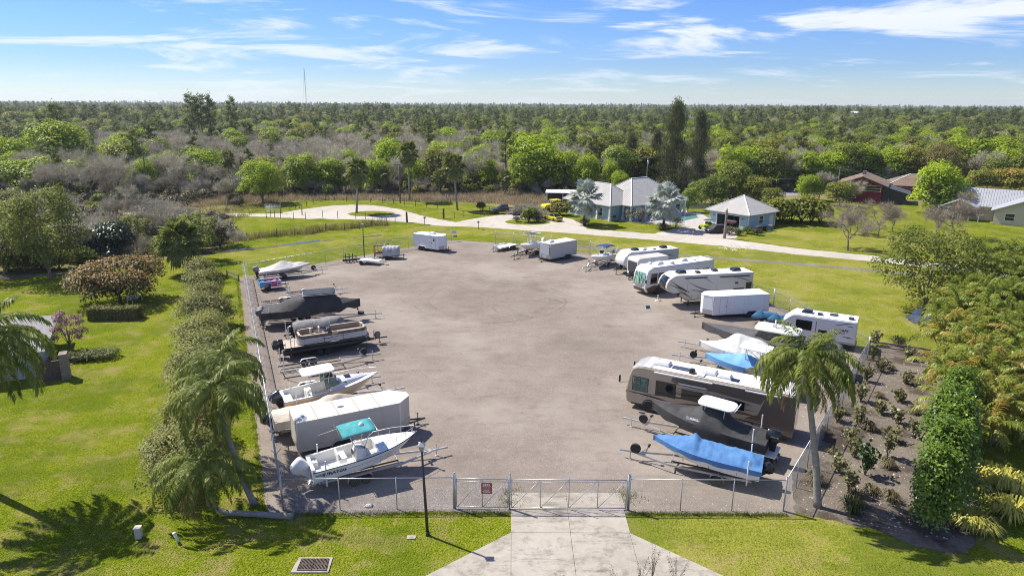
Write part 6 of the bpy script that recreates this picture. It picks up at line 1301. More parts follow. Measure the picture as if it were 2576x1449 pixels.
for x,y in ((L-1.7,-.3),(L-2.0,.8)): MB().tube([(x,y,H+.03),(x,y,H+.45)],.012,5).build('antenna', WHITEP, t)
# ---- 30 black covered boat with white T-top
hd = 148; L = 8.0; b = thing('covered_boat', 'boat under fitted charcoal cover with white hard top and black outboard', 'boat'); at_front(b, (10.15,45.3), hd, L); b.rotation_euler[1] = R_(-2.5)
h = Hull(L,2.6,1.15,.55); h.hull(b, mat('black_hull',(0.014,0.014,0.016),0.2,coat=0.4)); h.cover(b, COVBLK, [(0,.05,1.4),(.08,.12,1.3),(.28,.45,1.3),(.40,1.15,2.0),(.52,1.25,2.2),(.60,.75,1.6),(.75,.3,1.3),(1,.05,1.2)], .62, 51, .045, 72, 24, pleat=.03)
zt = h.g(.46)+1.36
rounded_slab(2.5,1.75,.13,(L*.44,0,zt),.5).build('hard_top', GEL, b, True)
for s in (1,-1): MB().tube([(L*.36,s*.55,zt-1.1),(L*.36,s*.6,zt+.02)],.03,6).tube([(L*.54,s*.55,zt-1.1),(L*.52,s*.6,zt+.02)],.03,6).build('top_frame', CHROME, b,'all')
for k in range(4): MB().tube([(L*.44-1.22,-.5+.33*k,zt-.08),(L*.44-1.42,-.5+.33*k,zt+.25)],.032,6).build('rod_holder', WHITEP, b)
text('lettering','EVERGLADES',.22,WHITEP,b,(L*.56,1.14,h.g(.56)+.30),(R_(52),0,R_(180)),1.05,.25,.004); text('lettering','BOATS',.12,WHITEP,b,(L*.56-.36,1.22,h.g(.56)+.14),(R_(52),0,R_(180)),.34,.2,.003); MB().lathe([(.10,-.006),(.13,-.006),(.13,.006),(.10,.006)],(L*.56+.66,1.12,h.g(.56)+.30),'y',16).build('emblem', WHITEP, b)
ob = outboard(b,-.05,1.55,BLACKP,BLACKM,0,0,1.35)
text('lettering','EVERGLADES',.11,WHITEP,b,(-.42,.34,2.05),(R_(90),0,R_(180)),.5,.25,.002)
MB().box(-.75,-.05,-.9,.9,.80,.92).build('swim_platform', WHITEP, b, bevel=.03)
tr = boat_trailer('aluminium trailer with black lettering under the charcoal covered boat', 9.8, 2, ALUM, 2.4, guides=2.2, spare=.83, ax=.28); tr.location = (*back((b.location.x,b.location.y),hd,-.4),0); tr.rotation_euler = (0,0,R_(hd))
text('lettering','CONTINENTAL',.14,SWB,tr,(6.6,.60,.54),(R_(90),0,R_(180-22)),1.25,0,.003)
# ---- 31 blue covered boat by the front fence
hd = 156.5; L = 6.7; b = thing('covered_boat', 'white boat under bright blue tied cover behind the front fence', 'boat'); at_front(b, (9.35,40.75), hd, L); b.rotation_euler[1] = R_(-2.5)
h = Hull(L,2.35,1.0,.52); h.hull(b,GEL); h.cover(b, COVBLUE, [(0,.15,1.6),(.1,.42,1.8),(.35,.5,1.5),(.55,.62,1.3),(.62,.95,1.0),(.68,.6,1.2),(.85,.22,1.4),(1,.04,1.3)], .30, 61, .05, 72, 24, pleat=.035)
for t_ in (.2,.45,.7): MB().tube([(t_*L,s_*(h.b(t_)+.06)*k_,z_) for s_,k_,z_ in ((1,1,h.g(t_)-.4),(1,.8,h.g(t_)-.75),(1,.1,h.k(t_)-.02),(-1,.8,h.g(t_)-.75),(-1,1,h.g(t_)-.4))],.012,5).build('tie_strap', BLACKM, b)
outboard(b,-.05,1.2,BLACKP,BLACKM,40,0,.95)
tr = boat_trailer('galvanised single axle trailer with spare wheel under the bright blue covered boat', 8.5, 1, GALV, 2.3, guides=1.6, spare=.87, ax=.24, wr=.35); tr.location = (*back((b.location.x,b.location.y),hd,-.4),0); tr.rotation_euler = (0,0,R_(hd))
# ================================================================ houses, cars and far structures
STUCCO = mat('light_blue_stucco',(0.30,0.42,0.50),.85,col2=(0.34,0.46,0.54),scale=2,bump=.1,bscale=20)
WTRIM = mat('white_trim_paint',(0.70,0.70,0.68),.5)
def hip_roof(t, w, d, eave, rise, m, ridge_axis=None, seam=0.45, over=0.0, thick=0.14, name='roof'):
    """hip roof over [0,w]x[0,d] (already including overhang); standing seams are pieces of the roof"""
    if w >= d: r0, r1 = (d/2, d/2), (w-d/2, d/2)
    else: r0, r1 = (w/2, w/2), (w/2, d-w/2)
    E = [(0,0,eave),(w,0,eave),(w,d,eave),(0,d,eave)]; z = eave+rise; A = (r0[0],r0[1],z); B = (r1[0],r1[1],z)
    lo = [(x,y,eave-thick) for x,y,_ in E]
    vs = E+[A,B]+lo
    if w >= d: top = [(0,1,5,4),(1,2,5),(2,3,4,5),(3,0,4)]
    else: top = [(0,1,4),(1,2,5,4),(2,3,5),(3,0,4,5)]
    fs = top + [(0,6,7,1),(1,7,8,2),(2,8,9,3),(3,9,6,0),(9,8,7,6)]
    ro = MB().add(vs,fs).build(name, m, t)
    sm = MB()
    def rib(p, q): sm.bar(Vector(p)+Vector((0,0,.01)), Vector(q)+Vector((0,0,.01)), .035, .035)
    # seams run up the slope, square to each eave
    P = [Vector(v) for v in vs[:6]]
    def slope(a, b, n_in, apexes):
        L_ = (b-a).length; k = int(L_/seam); d_ = (b-a)/L_
        half = min(w,d)/2
        for i in range(1,k):
            s_ = i*seam; run = min(s_, L_-s_, half); p = a+d_*s_; q = p+n_in*run+Vector((0,0,rise*run/half)); rib(p,q)
    slope(P[0],P[1],Vector((0,1,0)),None); slope(P[1],P[2],Vector((-1,0,0)),None); slope(P[2],P[3],Vector((0,-1,0)),None); slope(P[3],P[0],Vector((1,0,0)),None)
    sm.build('roof_seam', m, ro)
    hr = MB()
    for a, b in ((0,4),(1,5 if w>=d else 4),(2,5),(3,4 if w>=d else 5),(4,5)):
        if (P[a]-P[b]).length > .1: hr.bar(P[a]+Vector((0,0,.04)),P[b]+Vector((0,0,.04)),.18,.08)
    hr.build('ridge_cap', WTRIM, ro); return ro
def win2(t, a, b, z0, z1, off, m=None, name='window'):
    """window in a vertical wall from plan point a to b, pushed out by off along the outward normal"""
    a = Vector((*a,0)); b = Vector((*b,0)); d = (b-a).normalized(); n = Vector((d.y,-d.x,0)); f = .09
    def slab(s0,s1,za,zb,o0,o1,mm,nm,par):
        p = [a+d*s0+n*o0, a+d*s1+n*o0, a+d*s1+n*o1, a+d*s0+n*o1]
        return MB().add([(q.x,q.y,za) for q in p]+[(q.x,q.y,zb) for q in p],[(0,3,2,1),(4,5,6,7),(0,1,5,4),(1,2,6,5),(2,3,7,6),(3,0,4,7)]).build(nm,mm,par)
    L_ = (b-a).length; o = slab(0,L_,z0,z1,0,.03,m or GLASS,name,t)
    for s0,s1,za,zb in ((-f,0,z0-f,z1+f),(L_,L_+f,z0-f,z1+f),(0,L_,z1,z1+f),(0,L_,z0-f,z0),(0,L_,(z0+z1)/2-.03,(z0+z1)/2+.03)): slab(s0,s1,za,zb,0,.07,WTRIM,'window_frame',o)
    return o
AX = R_(37)
def house_root(name, label, corner): return thing(name, label, 'house', corner, AX)
# garage: local x runs 37 deg (right face), local y runs 127 deg (door face)
gp = (44.5,127.1,0); t = house_root('garage', 'light blue garage with white pyramid metal roof and open door', gp); t['category'] = 'garage'
w, d = 10.4, 10.3; i_ = .7; zt = 2.72
wl = MB().box(i_,w-i_,d-i_-.2,d-i_,0,zt).box(w-i_-.2,w-i_,i_,d-i_-.2,0,zt).box(i_+.2,w-i_-.2,i_,i_+.2,0,zt)
wl.box(i_,i_+.2,i_,2.6,0,zt).box(i_,i_+.2,7.8,d-i_-.2,0,zt).box(i_,i_+.2,2.6,7.8,2.3,zt); wl.build('wall', STUCCO, t)
MB().box(i_+.2,w-i_-.2,i_+.2,d-i_-.2,0,.05).build('floor', CONC, t)
hip_roof(t,w,d,zt+.14,2.95,ROOFM)
f = MB().box(i_-.04,i_,2.48,2.6,0,2.42).box(i_-.04,i_,7.8,7.92,0,2.42).box(i_-.04,i_,2.6,7.8,2.3,2.42); f.build('door_frame', WTRIM, t)
win2(t,(4.2,i_),(5.4,i_),.9,2.2,0); MB().box(7.6,9.0,i_-.03,i_,.05,2.2).build('side_door', WTRIM, t); MB().box(w-i_-.3,w-i_,i_-.03,i_,0,zt).build('corner_board', WTRIM, t); MB().box(i_-.02,i_+.3,i_-.025,i_,0,zt).build('corner_board', WTRIM, t)
MB().tube([(i_-.08,i_-.06,0),(i_-.08,i_-.06,2.4),(.15,.1,2.7)],.05,6).build('downspout', WTRIM, t)
for y in (1.9,8.5): MB().lathe([(.02,0),(.14,.02),(.05,.22)],(i_-.15,y,1.85),'z',8).build('wall_lamp', BLACKM, t)
for (x,y,z0,sx,sy,sz,m_) in ((4.5,3.4,0,.5,.5,1.6,WOOD),(5.5,7.0,0,.6,.5,1.9,GREYP),(6,5,0,.5,1.2,1.0,RUST)): MB().box(x,x+sx,y,y+sy,z0,z0+sz).build('shelf_unit', m_, t, bevel=.03)
# watercraft in the doorway
tt = thing('kayak_stack', 'orange and red kayaks on a stand in the open garage door', 'kayak', Vector(gp)+Vector((math.cos(AX)*.9-math.sin(AX)*5.0, math.sin(AX)*.9+math.cos(AX)*5.0,0)), AX)
ORK = mat('orange_plastic',(0.45,0.08,0.02),.35); RDK = mat('red_plastic',(0.45,0.03,0.03),.35)
for k,(m_,x,z) in enumerate(((ORK,.4,.75),(RDK,.9,.92),(WTRIM,.7,1.08))): MB().tube([(x,-1.3,z+.05),(x,-.9,z),(x,0,z-.03),(x,.9,z),(x,1.3,z+.06)],[.03,.14,.2,.14,.03],8).build('kayak', m_, tt, True)
MB().box(.2,1.1,-.8,-.7,0,.6).box(.2,1.1,.7,.8,0,.6).build('stand', BLACKM, tt)
for q,lb,m_ in (((1925,583),'black bin beside the garage side wall',BLACKP),((1938,581),'blue recycling cart beside the garage',mat('blue_cart',(0.02,0.07,0.22),.5)),((1905,585),'large black covered box by the garage corner',COVBLK)):
    p = G(*q); tt = thing('bin', lb, 'bin', p, AX); MB().loft([[(-.28,-.3,.05),(.28,-.3,.05),(.28,.3,.05),(-.28,.3,.05)],[(-.36,-.38,1.0),(.36,-.38,1.0),(.36,.38,1.0),(-.36,.38,1.0)]] if m_ is not COVBLK else [[(-.9,-.5,0),(.9,-.5,0),(.9,.5,0),(-.9,.5,0)],[(-.8,-.45,1.1),(.8,-.45,1.1),(.8,.45,1.1),(-.8,.45,1.1)]]).build('body', m_, tt, bevel=.05)
    MB().box(-.38,.38,-.4,.42,1.005,1.07).build('lid', mat('tan_lid',(0.30,0.24,0.10),.5) if 'blue' in lb else m_, tt, bevel=.02) if m_ is not COVBLK else MB().box(-.82,.82,-.47,.47,1.105,1.16).build('lid', COVBLK, tt, bevel=.03)
# main house
c1 = Vector((19.6,136.6,0)); t = house_root('house', 'light blue house with white standing seam hip roofs and columns', c1)
ev = 3.0
# A: left wing; local x (37deg) 0..9.5, local y (127deg) 0..14.4 ; B: set back to -53deg side: x from 3.5, y from -2.5
MB().box(.9,9.0,.9,13.6,0,ev).build('wall', STUCCO, t); MB().box(4.5,20.2,-1.6,9.5,0,ev-.01).build('wall', STUCCO, t)
ra = hip_roof(t,9.8,14.6,ev+.14,3.7,ROOFM)
rb = hip_roof(t,17.8,13.0,ev+.15,4.6,ROOFM); rb.location = (3.5,-2.5,0)
for x,y in ((.35,.35),(.35,4.0),(.35,7.6),(3.9,-2.1),(3.9,.0),(8.0,-2.1),(12,-2.1),(16,-2.1),(20.5,-2.1)):
    MB().box(x-.16,x+.16,y-.16,y+.16,0,ev).build('column', WTRIM, t); MB().box(x-.26,x+.26,y-.26,y+.26,0,.7).build('column_base', WTRIM, t)
for y in (3.0,6.6,10.5): win2(t,(.9,y+1.2),(.9,y),.8,2.3,0)
for x in (6.0,9.5,12.5,15.5,18.2): win2(t,(x,-1.6),(x+1.3,-1.6),.4 if x in (9.5,15.5) else .8,2.3,0)
MB().tube([(.1,.1,0),(.1,.1,2.3),(.3,.2,2.95)],.055,6).build('downspout', WTRIM, t)
win2(t,(20.2,1.0),(20.2,2.6),.8,2.2,0)
# carport roof behind the yellow truck
p = Vector((HT(1405,497,159).x,159,0)); tt = thing('carport', 'flat white carport roof with black panel for shade beside the blue house', 'carport', p, R_(-4))
MB().box(-3.0,6.5,-2,4,3.1,3.22).build('roof', WTRIM, tt)
for x in (-2.7,1,6.2):
    for y in (-1.8,3.8): MB().box(x-.06,x+.06,y-.06,y+.06,0,3.1).build('post', WTRIM, tt)
MB().box(-2.9,6.4,3.85,3.95,0,3.0).build('shade_panel', BLACKM, tt)  # added black panel stands in for the shade under the roof
# pool fence
p0, p1 = Vector((*G(1715,541).xy,0)), Vector((*G(1800,541).xy,0)); tt = thing('pool_fence', 'white framed screen fence behind the pool', 'fence', p0+Vector((1,10,0)), R_(-16))
for k in range(7): MB().box(k*1.6-.04,k*1.6+.04,-.04,.04,0,1.5).build('post', WTRIM, tt)
MB().box(0,9.6,-.03,.03,1.42,1.5).build('rail', WTRIM, tt); MB().box(0,9.6,-.03,.03,.1,.18).build('rail', WTRIM, tt)
for k in range(6): MB().box(k*1.6+.05,k*1.6+1.55,-.008,.008,.18,1.42).build('panel', mat('pool_screen',(0.36,0.38,0.33),.7), tt)
# red house
t = thing('house', 'dark red house with brown shingle roof and black screened porch', 'house', (86.5,166.5,0), R_(-30))
REDW = mat('barn_red_siding',(0.16,0.012,0.018),.7,col2=(0.22,0.02,0.025),scale=2); SHG = mat('brown_shingle',(0.15,0.10,0.065),.9,col2=(0.21,0.15,0.10),scale=3,bump=.4,bscale=6)
MB().box(-6,3,0,12,0,4.4).build('wall', REDW, t)
MB().prism([(-7.2,4.2),(-1.5,6.4),(4.2,4.2),(4.2,4.0),(-1.5,6.15),(-7.2,4.0)],-1.2,13.2).build('roof', SHG, t)
MB().prism([(-6,4.4),(3,4.4),(-1.5,6.1)],0,.15).build('gable', REDW, t); win2(t,(-1.2,0),(2.6,0),2.9,4.1,0); win2(t,(-5.2,0),(-2.6,0),1.0,2.2,0)
MB().box(-2,-1.2,5,5.8,5.6,7.2).build('chimney', GREYP, t)
SCR = mat('dark_screen',(0.025,0.027,0.03),.6)
MB().prism([(3.1,0),(8.5,0),(8.5,2.5),(3.1,4.1)],.4,.5).build('porch_screen', SCR, t); MB().add([(3.1,.3,4.15),(9.0,.3,2.5),(9.0,9,2.5),(3.1,9,4.15),(3.1,.3,4.05),(9.0,.3,2.4),(9.0,9,2.4),(3.1,9,4.05)],[(0,1,2,3),(7,6,5,4),(0,4,5,1),(1,5,6,2),(2,6,7,3),(3,7,4,0)]).build('porch_roof', mat('charcoal_screen_roof',(0.06,0.062,0.065),.7), t)
for x in (3.2,5.0,6.8,8.5): MB().box(x-.06,x+.06,.28,.40,0,4.0-(x-3.1)*.29).build('porch_post', BLACKM, t)
MB().box(8.45,8.55,.5,9,0,2.4).build('porch_screen', SCR, t)
t2 = thing('house_wing', 'brown shingle hip roof wing behind the red house', 'house', (97,176,0), R_(-25)); MB().box(0,13,0,9,0,3.2).build('wall', REDW, t2); hip_roof(t2,15,11,3.3,2.6,SHG,seam=50).location = (-1,-1,0)
# grey roofed house
t = thing('house', 'cream house with pale grey metal gable roof and a flag', 'house', (91,146.5,0), R_(-36)); CRM = mat('cream_stucco',(0.52,0.46,0.33),.85); GRM = mat('grey_metal_roof',(0.34,0.35,0.36),.45,dirt=((.26,.26,.26),.6,.4))
MB().box(0,24,0,11,0,3.0).build('wall', CRM, t)
rf = MB().add([(-1,-1,2.9),(25,-1,2.9),(25,12,2.9),(-1,12,2.9),(3.2,5.5,6.0),(25,5.5,6.0),(-1,-1,2.75),(25,-1,2.75),(25,12,2.75),(-1,12,2.75)],[(0,1,5,4),(1,2,5),(2,3,4,5),(3,0,4),(0,6,7,1),(1,7,8,2),(2,8,9,3),(3,9,6,0),(9,8,7,6)]).build('roof', GRM, t)
sm = MB()
for k in range(46):
    x = 3.2+k*.48
    if x < 24.8: sm.bar((x,-1,2.93),(x,5.4,6.0),.04,.05)
for k in range(9):
    u = (k+1)/9; sm.bar((-1+4.2*u,-1,2.93),(-1+4.2*u,-1+6.4*u,2.93+3.05*u),.04,.05)
sm.build('roof_seam', GRM, rf)
MB().add([(10,-5,2.7),(20,-5,2.7),(15,-5,4.9),(10,2,2.9),(20,2,2.9),(15,2.5,5.0)],[(0,2,5,3),(1,4,5,2)]).build('gable_roof', GRM, t, fix=False).modifiers.new('t','SOLIDIFY').thickness = .15
MB().add([(10.6,-4.4,0),(19.4,-4.4,0),(19.4,-4.4,2.8),(15,-4.4,4.7),(10.6,-4.4,2.8),(10.6,0,0),(19.4,0,0),(19.4,0,2.8),(15,0,4.7),(10.6,0,2.8)],[(0,1,2,3,4),(1,6,7,2),(5,0,4,9)]).build('gable_wall', CRM, t)
MB().add([(1,-4,2.7),(8,-4,2.7),(4.5,-4,4.3),(1,1,2.9),(8,1,2.9),(4.5,2,4.5)],[(0,2,5,3),(1,4,5,2)]).build('gable_roof', GRM, t, fix=False).modifiers.new('t','SOLIDIFY').thickness = .15
for x in (.9,2.6,4.5,6.4,8.1): MB().box(x-.06,x+.06,-3.9,-3.8,0,2.75).build('porch_post', WTRIM, t)
MB().box(1,8,-3.88,-3.82,2.6,2.75).build('porch_beam', WTRIM, t); win2(t,(12.5,-4.4),(14.0,-4.4),.9,2.2,0)
fx = thing('flag', 'striped flag hanging on a pole by the cream house', 'flag', t.location+Vector((math.cos(R_(-36))*16.5+math.sin(R_(-36))*5.2, math.sin(R_(-36))*16.5-math.cos(R_(-36))*5.2,0)), R_(-36))
MB().tube([(0,0,0),(0,0,3.6)],.03,6).build('pole', WHITEP, fx); 
for k in range(7): MB().box(.03+.1*k,.03+.1*(k+1),-.01,.01,1.4,2.9+ (0 if k>2 else -.55)).build('stripe', (REDP,WHITEP)[k%2], fx)
MB().box(.03,.33,-.012,.012,2.36,3.3).build('canton', COVNAVY, fx)
# far white warehouse and radio mast
pw = HT(2170,274,900); t = thing('warehouse', 'distant long white warehouse roof above the treetops', 'building', (pw.x,900,0)); MB().box(-16,22,0,30,0,11).build('wall', mat('far_white_wall',(0.7,0.7,0.68),.7), t); MB().prism([(-17,11),(3,14.5),(23,11)],-1,31).build('roof', mat('far_white_roof',(0.75,0.75,0.74),.6), t)
pm = HT(770,250,2600); t = thing('radio_mast', 'tall thin guyed radio mast on the horizon', 'mast', (pm.x,2600,0)); Hm = HT(770,172,2600).z
mm = MB(); 
for k in range(3): a = k*2.094; mm.bar((1.0*math.cos(a),1.0*math.sin(a),0),(1.0*math.cos(a),1.0*math.sin(a),Hm),.5,.5)
for z in range(0,int(Hm),4): mm.bar((1,0,z),(-.5,.87,z+4),.25,.25); mm.bar((-.5,.87,z),(-.5,-.87,z+4),.25,.25)
mm.build('lattice', GALV, t); 
for x in (14,-14): MB().tube([(0,0,Hm*.98),(x,0,0)],.22,4).build('guy_wire', GALV, t)
for px,lb,hh,D in ((2290,'white power pylon mast far behind the houses',262,700),(2330,'second white power pole far behind the houses',264,720)):
    p = HT(px,275,D); t = thing('far_power_pole', lb, 'utility pole', (p.x,D,0)); Hh = HT(px,hh,D).z; MB().tube([(0,0,0),(0,0,Hh)],[.35,.22],6).build('pole', GALV, t); MB().box(-2.5,2.5,-.15,.15,Hh-1.5,Hh-1.2).build('crossarm', GALV, t)
# ---------------------------------------------------------------- cars
def car(label, p, hd, L, W, st, gh, paint, name='car', cat='car', roofm=None, wr=.34, glass=None, hard=False):
    """st: stations (x, half width, bottom z, shoulder z); gh: greenhouse (x0,x1 at base, x0,x1 at roof, z base, z roof)"""
    t = thing(name, label, cat, (p.x,p.y,0), R_(hd)); secs = []
    for x, hw, zb, zs in st: secs.append([(x,-hw*.9,zb),(x,-hw,zb+.12),(x,-hw,zs-.12),(x,-hw*.86,zs),(x,hw*.86,zs),(x,hw,zs-.12),(x,hw,zb+.12),(x,hw*.9,zb)])
    MB().loft(secs).build('body', paint, t, True)
    x0,x1,r0,r1,zb,zr = gh; w = W/2*.84; wr2 = W/2*.66
    MB().loft([[(x0,-w,zb),(x1,-w,zb),(x1,w,zb),(x0,w,zb)],[(r0,-wr2,zr),(r1,-wr2,zr),(r1,wr2,zr),(r0,wr2,zr)]]).build('greenhouse', glass or GLASS, t, bevel=.05)
    MB().box(r0-.02,r1+.02,-wr2-.02,wr2+.02,zr-.02,zr+.045).build('roof', roofm or paint, t, bevel=.04)
    for x in (L*.18,L*.80):
        for s in (1,-1): wheel(t,x,s*(W/2-.10),wr,.22,s)
    for s in (1,-1):
        MB().box(L-.16,L-.015,s*(W/2-.35)-.16,s*(W/2-.35)+.16,.62,.78).build('headlight', mat('lamp_glass',(0.6,0.6,0.58),.15), t); MB().box(-.0,.05,s*(W/2-.3)-.18,s*(W/2-.3)+.18,.72,.86).build('tail_light', REDP, t)
        MB().box(x1-.35,x1-.15,s*(W/2-.02)-.12,s*(W/2-.02)+.12,zb-.02,zb+.12).build('mirror', paint, t, bevel=.03)
        MB().bar((r0+.05,s*wr2*1.02,zr-.02),(x0+.1,s*w*1.02,zb),.07,.05).bar((r1-.05,s*wr2*1.02,zr-.02),(x1-.05,s*w*1.02,zb),.06,.05).build('pillar', paint, t)
    MB().box(L-.06,L-.01,-W*.28,W*.28,.45,.62).build('grille', BLACKM, t); return t
sed = lambda L,W: [(0,W*.42,.35,.80),(.12,W*.47,.25,.92),(1.1,W*.5,.22,.95),(L*.5,W*.5,.22,.95),(L-1.2,W*.49,.22,.90),(L-.35,W*.46,.25,.78),(L-.02,W*.40,.32,.66)]
YEL = mat('yellow_paint',(0.62,0.56,0.015),.2,coat=.6); SIL = mat('silver_paint',(0.30,0.32,0.31),.3,metal=.5,coat=.5); BLK = mat('black_car_paint',(0.010,0.010,0.011),.4,coat=.2)
p = G(1409,556); tc_ = car('yellow coupe with black roof parked in the shell drive', p+Vector((-.8,2.0,0)), 122, 4.7, 1.9, sed(4.7,1.9), (.5,3.2,1.15,2.35,.92,1.36), YEL, roofm=BLK)
tc_.location = (p.x-.2,p.y-1.2,0)
MB().box(-.01,.06,-.55,.55,.60,.9).build('trunk_panel', BLK, tc_)
p = G(1330,548); car('silver sports car half hidden by the bare island shrubs', p+Vector((4.0,.4,0)), 190, 4.6, 1.85, sed(4.6,1.85), (.9,3.3,1.4,2.5,.92,1.30), SIL)
p = G(1305,545); car('dark round-nosed car beside the silver sports car', p+Vector((2.5,2.6,0)), 195, 4.2, 1.75, sed(4.2,1.75), (.5,3.2,1.0,2.5,.95,1.45), mat('dark_green_paint',(0.03,0.035,0.032),.2,coat=.5))
# pickup
p = G(1233,540); t = thing('pickup_truck', 'black pickup truck parked at the edge of the drive', 'pickup truck', (p.x+6.0,p.y+1.9,0), R_(192)); L, W = 5.9, 2.05
MB().loft([[(x,-hw,zb),(x,-hw,zs-.1),(x,-hw*.88,zs),(x,hw*.88,zs),(x,hw,zs-.1),(x,hw,zb)] for x,hw,zb,zs in ((2.1,1.0,.5,1.2),(4.2,1.0,.5,1.22),(5.0,1.0,.5,1.2),(5.6,.97,.5,1.12),(5.9,.9,.55,1.0))]).build('body', BLK, t, True)
MB().loft([[(2.15,-.9,1.2),(4.5,-.88,1.2),(4.5,.88,1.2),(2.15,.9,1.2)],[(2.4,-.72,1.92),(3.75,-.72,1.92),(3.75,.72,1.92),(2.4,.72,1.92)]]).build('cab_glass', GLASS, t, bevel=.06); MB().box(2.38,3.78,-.74,.74,1.9,1.97).build('roof', BLK, t, bevel=.04)
for s in (1,-1): MB().box(0,2.1,s*.98-.05,s*.98+.05,.55,1.2).build('bed_side', BLK, t, bevel=.03); MB().box(5.8,5.93,s*.7-.2,s*.7+.2,.82,1.0).build('headlight', mat('lamp_glass',(0.6,0.6,0.58),.15), t); MB().box(4.1,4.3,s*1.15-.12,s*1.15+.12,1.2,1.42).build('mirror', BLK, t, bevel=.03); wheel(t,1.2,s*.92,.42,.26,s,rimm=RIMD); wheel(t,4.85,s*.92,.42,.26,s,rimm=RIMD)
MB().box(0,2.1,-.95,.95,.6,.68).build('bed_floor', BLACKM, t); MB().box(-.05,.02,-.98,.98,.55,1.15).build('tailgate', BLK, t); MB().box(5.88,5.95,-.5,.5,.75,1.05).build('grille', CHROME, t, bevel=.02); MB().box(5.85,6.0,-.95,.95,.45,.62).build('bumper', BLACKP, t, bevel=.03)
p = G(1268,535); t = thing('tow_trailer', 'small open trailer behind the black pickup', 'trailer', (p.x+5.5,p.y+3.5,0), R_(192)); MB().box(0,3,-.9,.9,.5,.62).build('deck', BLACKM, t); MB().bar((3,0,.5),(4,0,.5),.08,.1).build('tongue', BLACKM, t)
for s in (1,-1): wheel(t,1.2,s*1.0,.32,.2,s); MB().box(0,3,s*.9-.03,s*.9+.03,.62,1.0).build('side_rail', BLACKM, t)
# yellow utility truck
yy = HT(1388,505,151.5); t = thing('utility_truck', 'boxy bright yellow off-road truck behind the bare shrubs', 'truck', (yy.x+2.2,151.5,0), R_(205)); YL2 = mat('bright_yellow_body',(0.70,0.55,0.015),.35)
MB().prism([(0,.75),(4.7,.75),(4.75,1.25),(4.4,1.55),(2.9,1.68),(0,1.68)],-1.05,1.05).build('body', YL2, t, bevel=.06); MB().prism([(.6,1.68),(3.0,1.68),(2.6,2.45),(.8,2.45)],-.98,.98).build('cab', YL2, t, bevel=.05)
for s in (1,-1): window(t,.95,1.7,1.8,2.3,s*.985); window(t,1.8,2.55,1.8,2.3,s*.985); wheel(t,.9,s*1.0,.47,.3,s); wheel(t,3.8,s*1.0,.47,.3,s)
for s in (1,-1): MB().add([(2.99,s*.1,1.75),(2.99,s*.85,1.75),(2.68,s*.85,2.35),(2.68,s*.1,2.35)],[(0,1,2,3)]).build('windscreen', GLASS, t, fix=False)
MB().box(.5,2.7,-1.0,1.0,2.45,2.52).build('roof', YL2, t, bevel=.03)
# black covered car at the garage
p = G(1775,590); car('compact car under a tight black cover in the garage drive', p+Vector((4.4,2.2,0)), 195, 4.1, 1.75, sed(4.1,1.75), (.15,3.3,.6,2.5,.92,1.48), COVBLK, glass=COVBLK)
# lime side-by-side
p = G(1788,577); t = thing('side_by_side', 'lime and black off-road buggy in front of the garage', 'buggy', (p.x+.5,p.y+1.0,0), R_(215)); LIM = mat('lime_plastic',(0.45,0.55,0.02),.3)
MB().loft([[(0,-.7,.5),(0,.7,.5),(0,.7,1.1),(0,-.7,1.1)],[(1.6,-.75,.4),(1.6,.75,.4),(1.6,.75,.85),(1.6,-.75,.85)],[(2.9,-.55,.5),(2.9,.55,.5),(2.9,.5,.95),(2.9,-.5,.95)]]).build('body', LIM, t, bevel=.05); MB().box(.5,1.9,-.65,.65,1.72,1.80).build('roof', BLACKP, t, bevel=.03)
for s in (1,-1): MB().tube([(.2,s*.65,1.0),(.5,s*.62,1.75),(1.9,s*.62,1.75),(2.3,s*.65,.95)],.035,6).build('roll_cage', LIM, t,'all'); wheel(t,.4,s*.8,.38,.28,s,rimm=RIMD); wheel(t,2.5,s*.8,.38,.28,s,rimm=RIMD); MB().box(.9,1.4,s*.35-.25,s*.35+.25,.85,1.4).build('seat', BLACKM, t, bevel=.06)
# left house at the frame edge
t = thing('shed', 'grey roofed low house wing at the left lawn behind palm fronds', 'house', G(112,885,2.5)+Vector((-2.59,-.2,-2.5)), R_(27)); SHR = mat('grey_shingle',(0.27,0.26,0.25),.9,col2=(0.36,0.35,0.33),scale=4,bump=.4,bscale=8)
MB().box(-12,1.6,0,9.5,0,2.6).build('wall', mat('pale_wall',(0.5,0.5,0.5),.8), t)
MB().add([(-13,-1,2.55),(2.4,-1,2.55),(2.4,10.4,2.55),(-13,10.4,2.55),(-13,4.7,4.4),(-1.2,4.7,4.4),(-13,-1,2.4),(2.4,-1,2.4),(2.4,10.4,2.4),(-13,10.4,2.4)],[(0,1,5,4),(1,2,5),(2,3,4,5),(0,6,7,1),(1,7,8,2),(2,8,9,3),(9,8,7,6)]).build('roof', SHR, t)
MB().box(1.6,3.4,-1.4,-1.2,0,1.7).build('brick_wing_wall', mat('dark_brick',(0.09,0.06,0.05),.9,col2=(.14,.09,.07),scale=9), t); MB().box(3.4,4.0,-1.8,-.8,0,2.3).build('timber_screen', WOOD, t)
tt = thing('paver_path', 'reddish paver corner beside the low house wing', 'path', G(140,915)); tt['kind'] = 'structure'; MB().box(-2.5,1.6,-2.2,1.8,0,.03).build('pavers', mat('red_paver',(0.30,0.17,0.11),.9,col2=(.38,.23,.16),scale=4), tt)
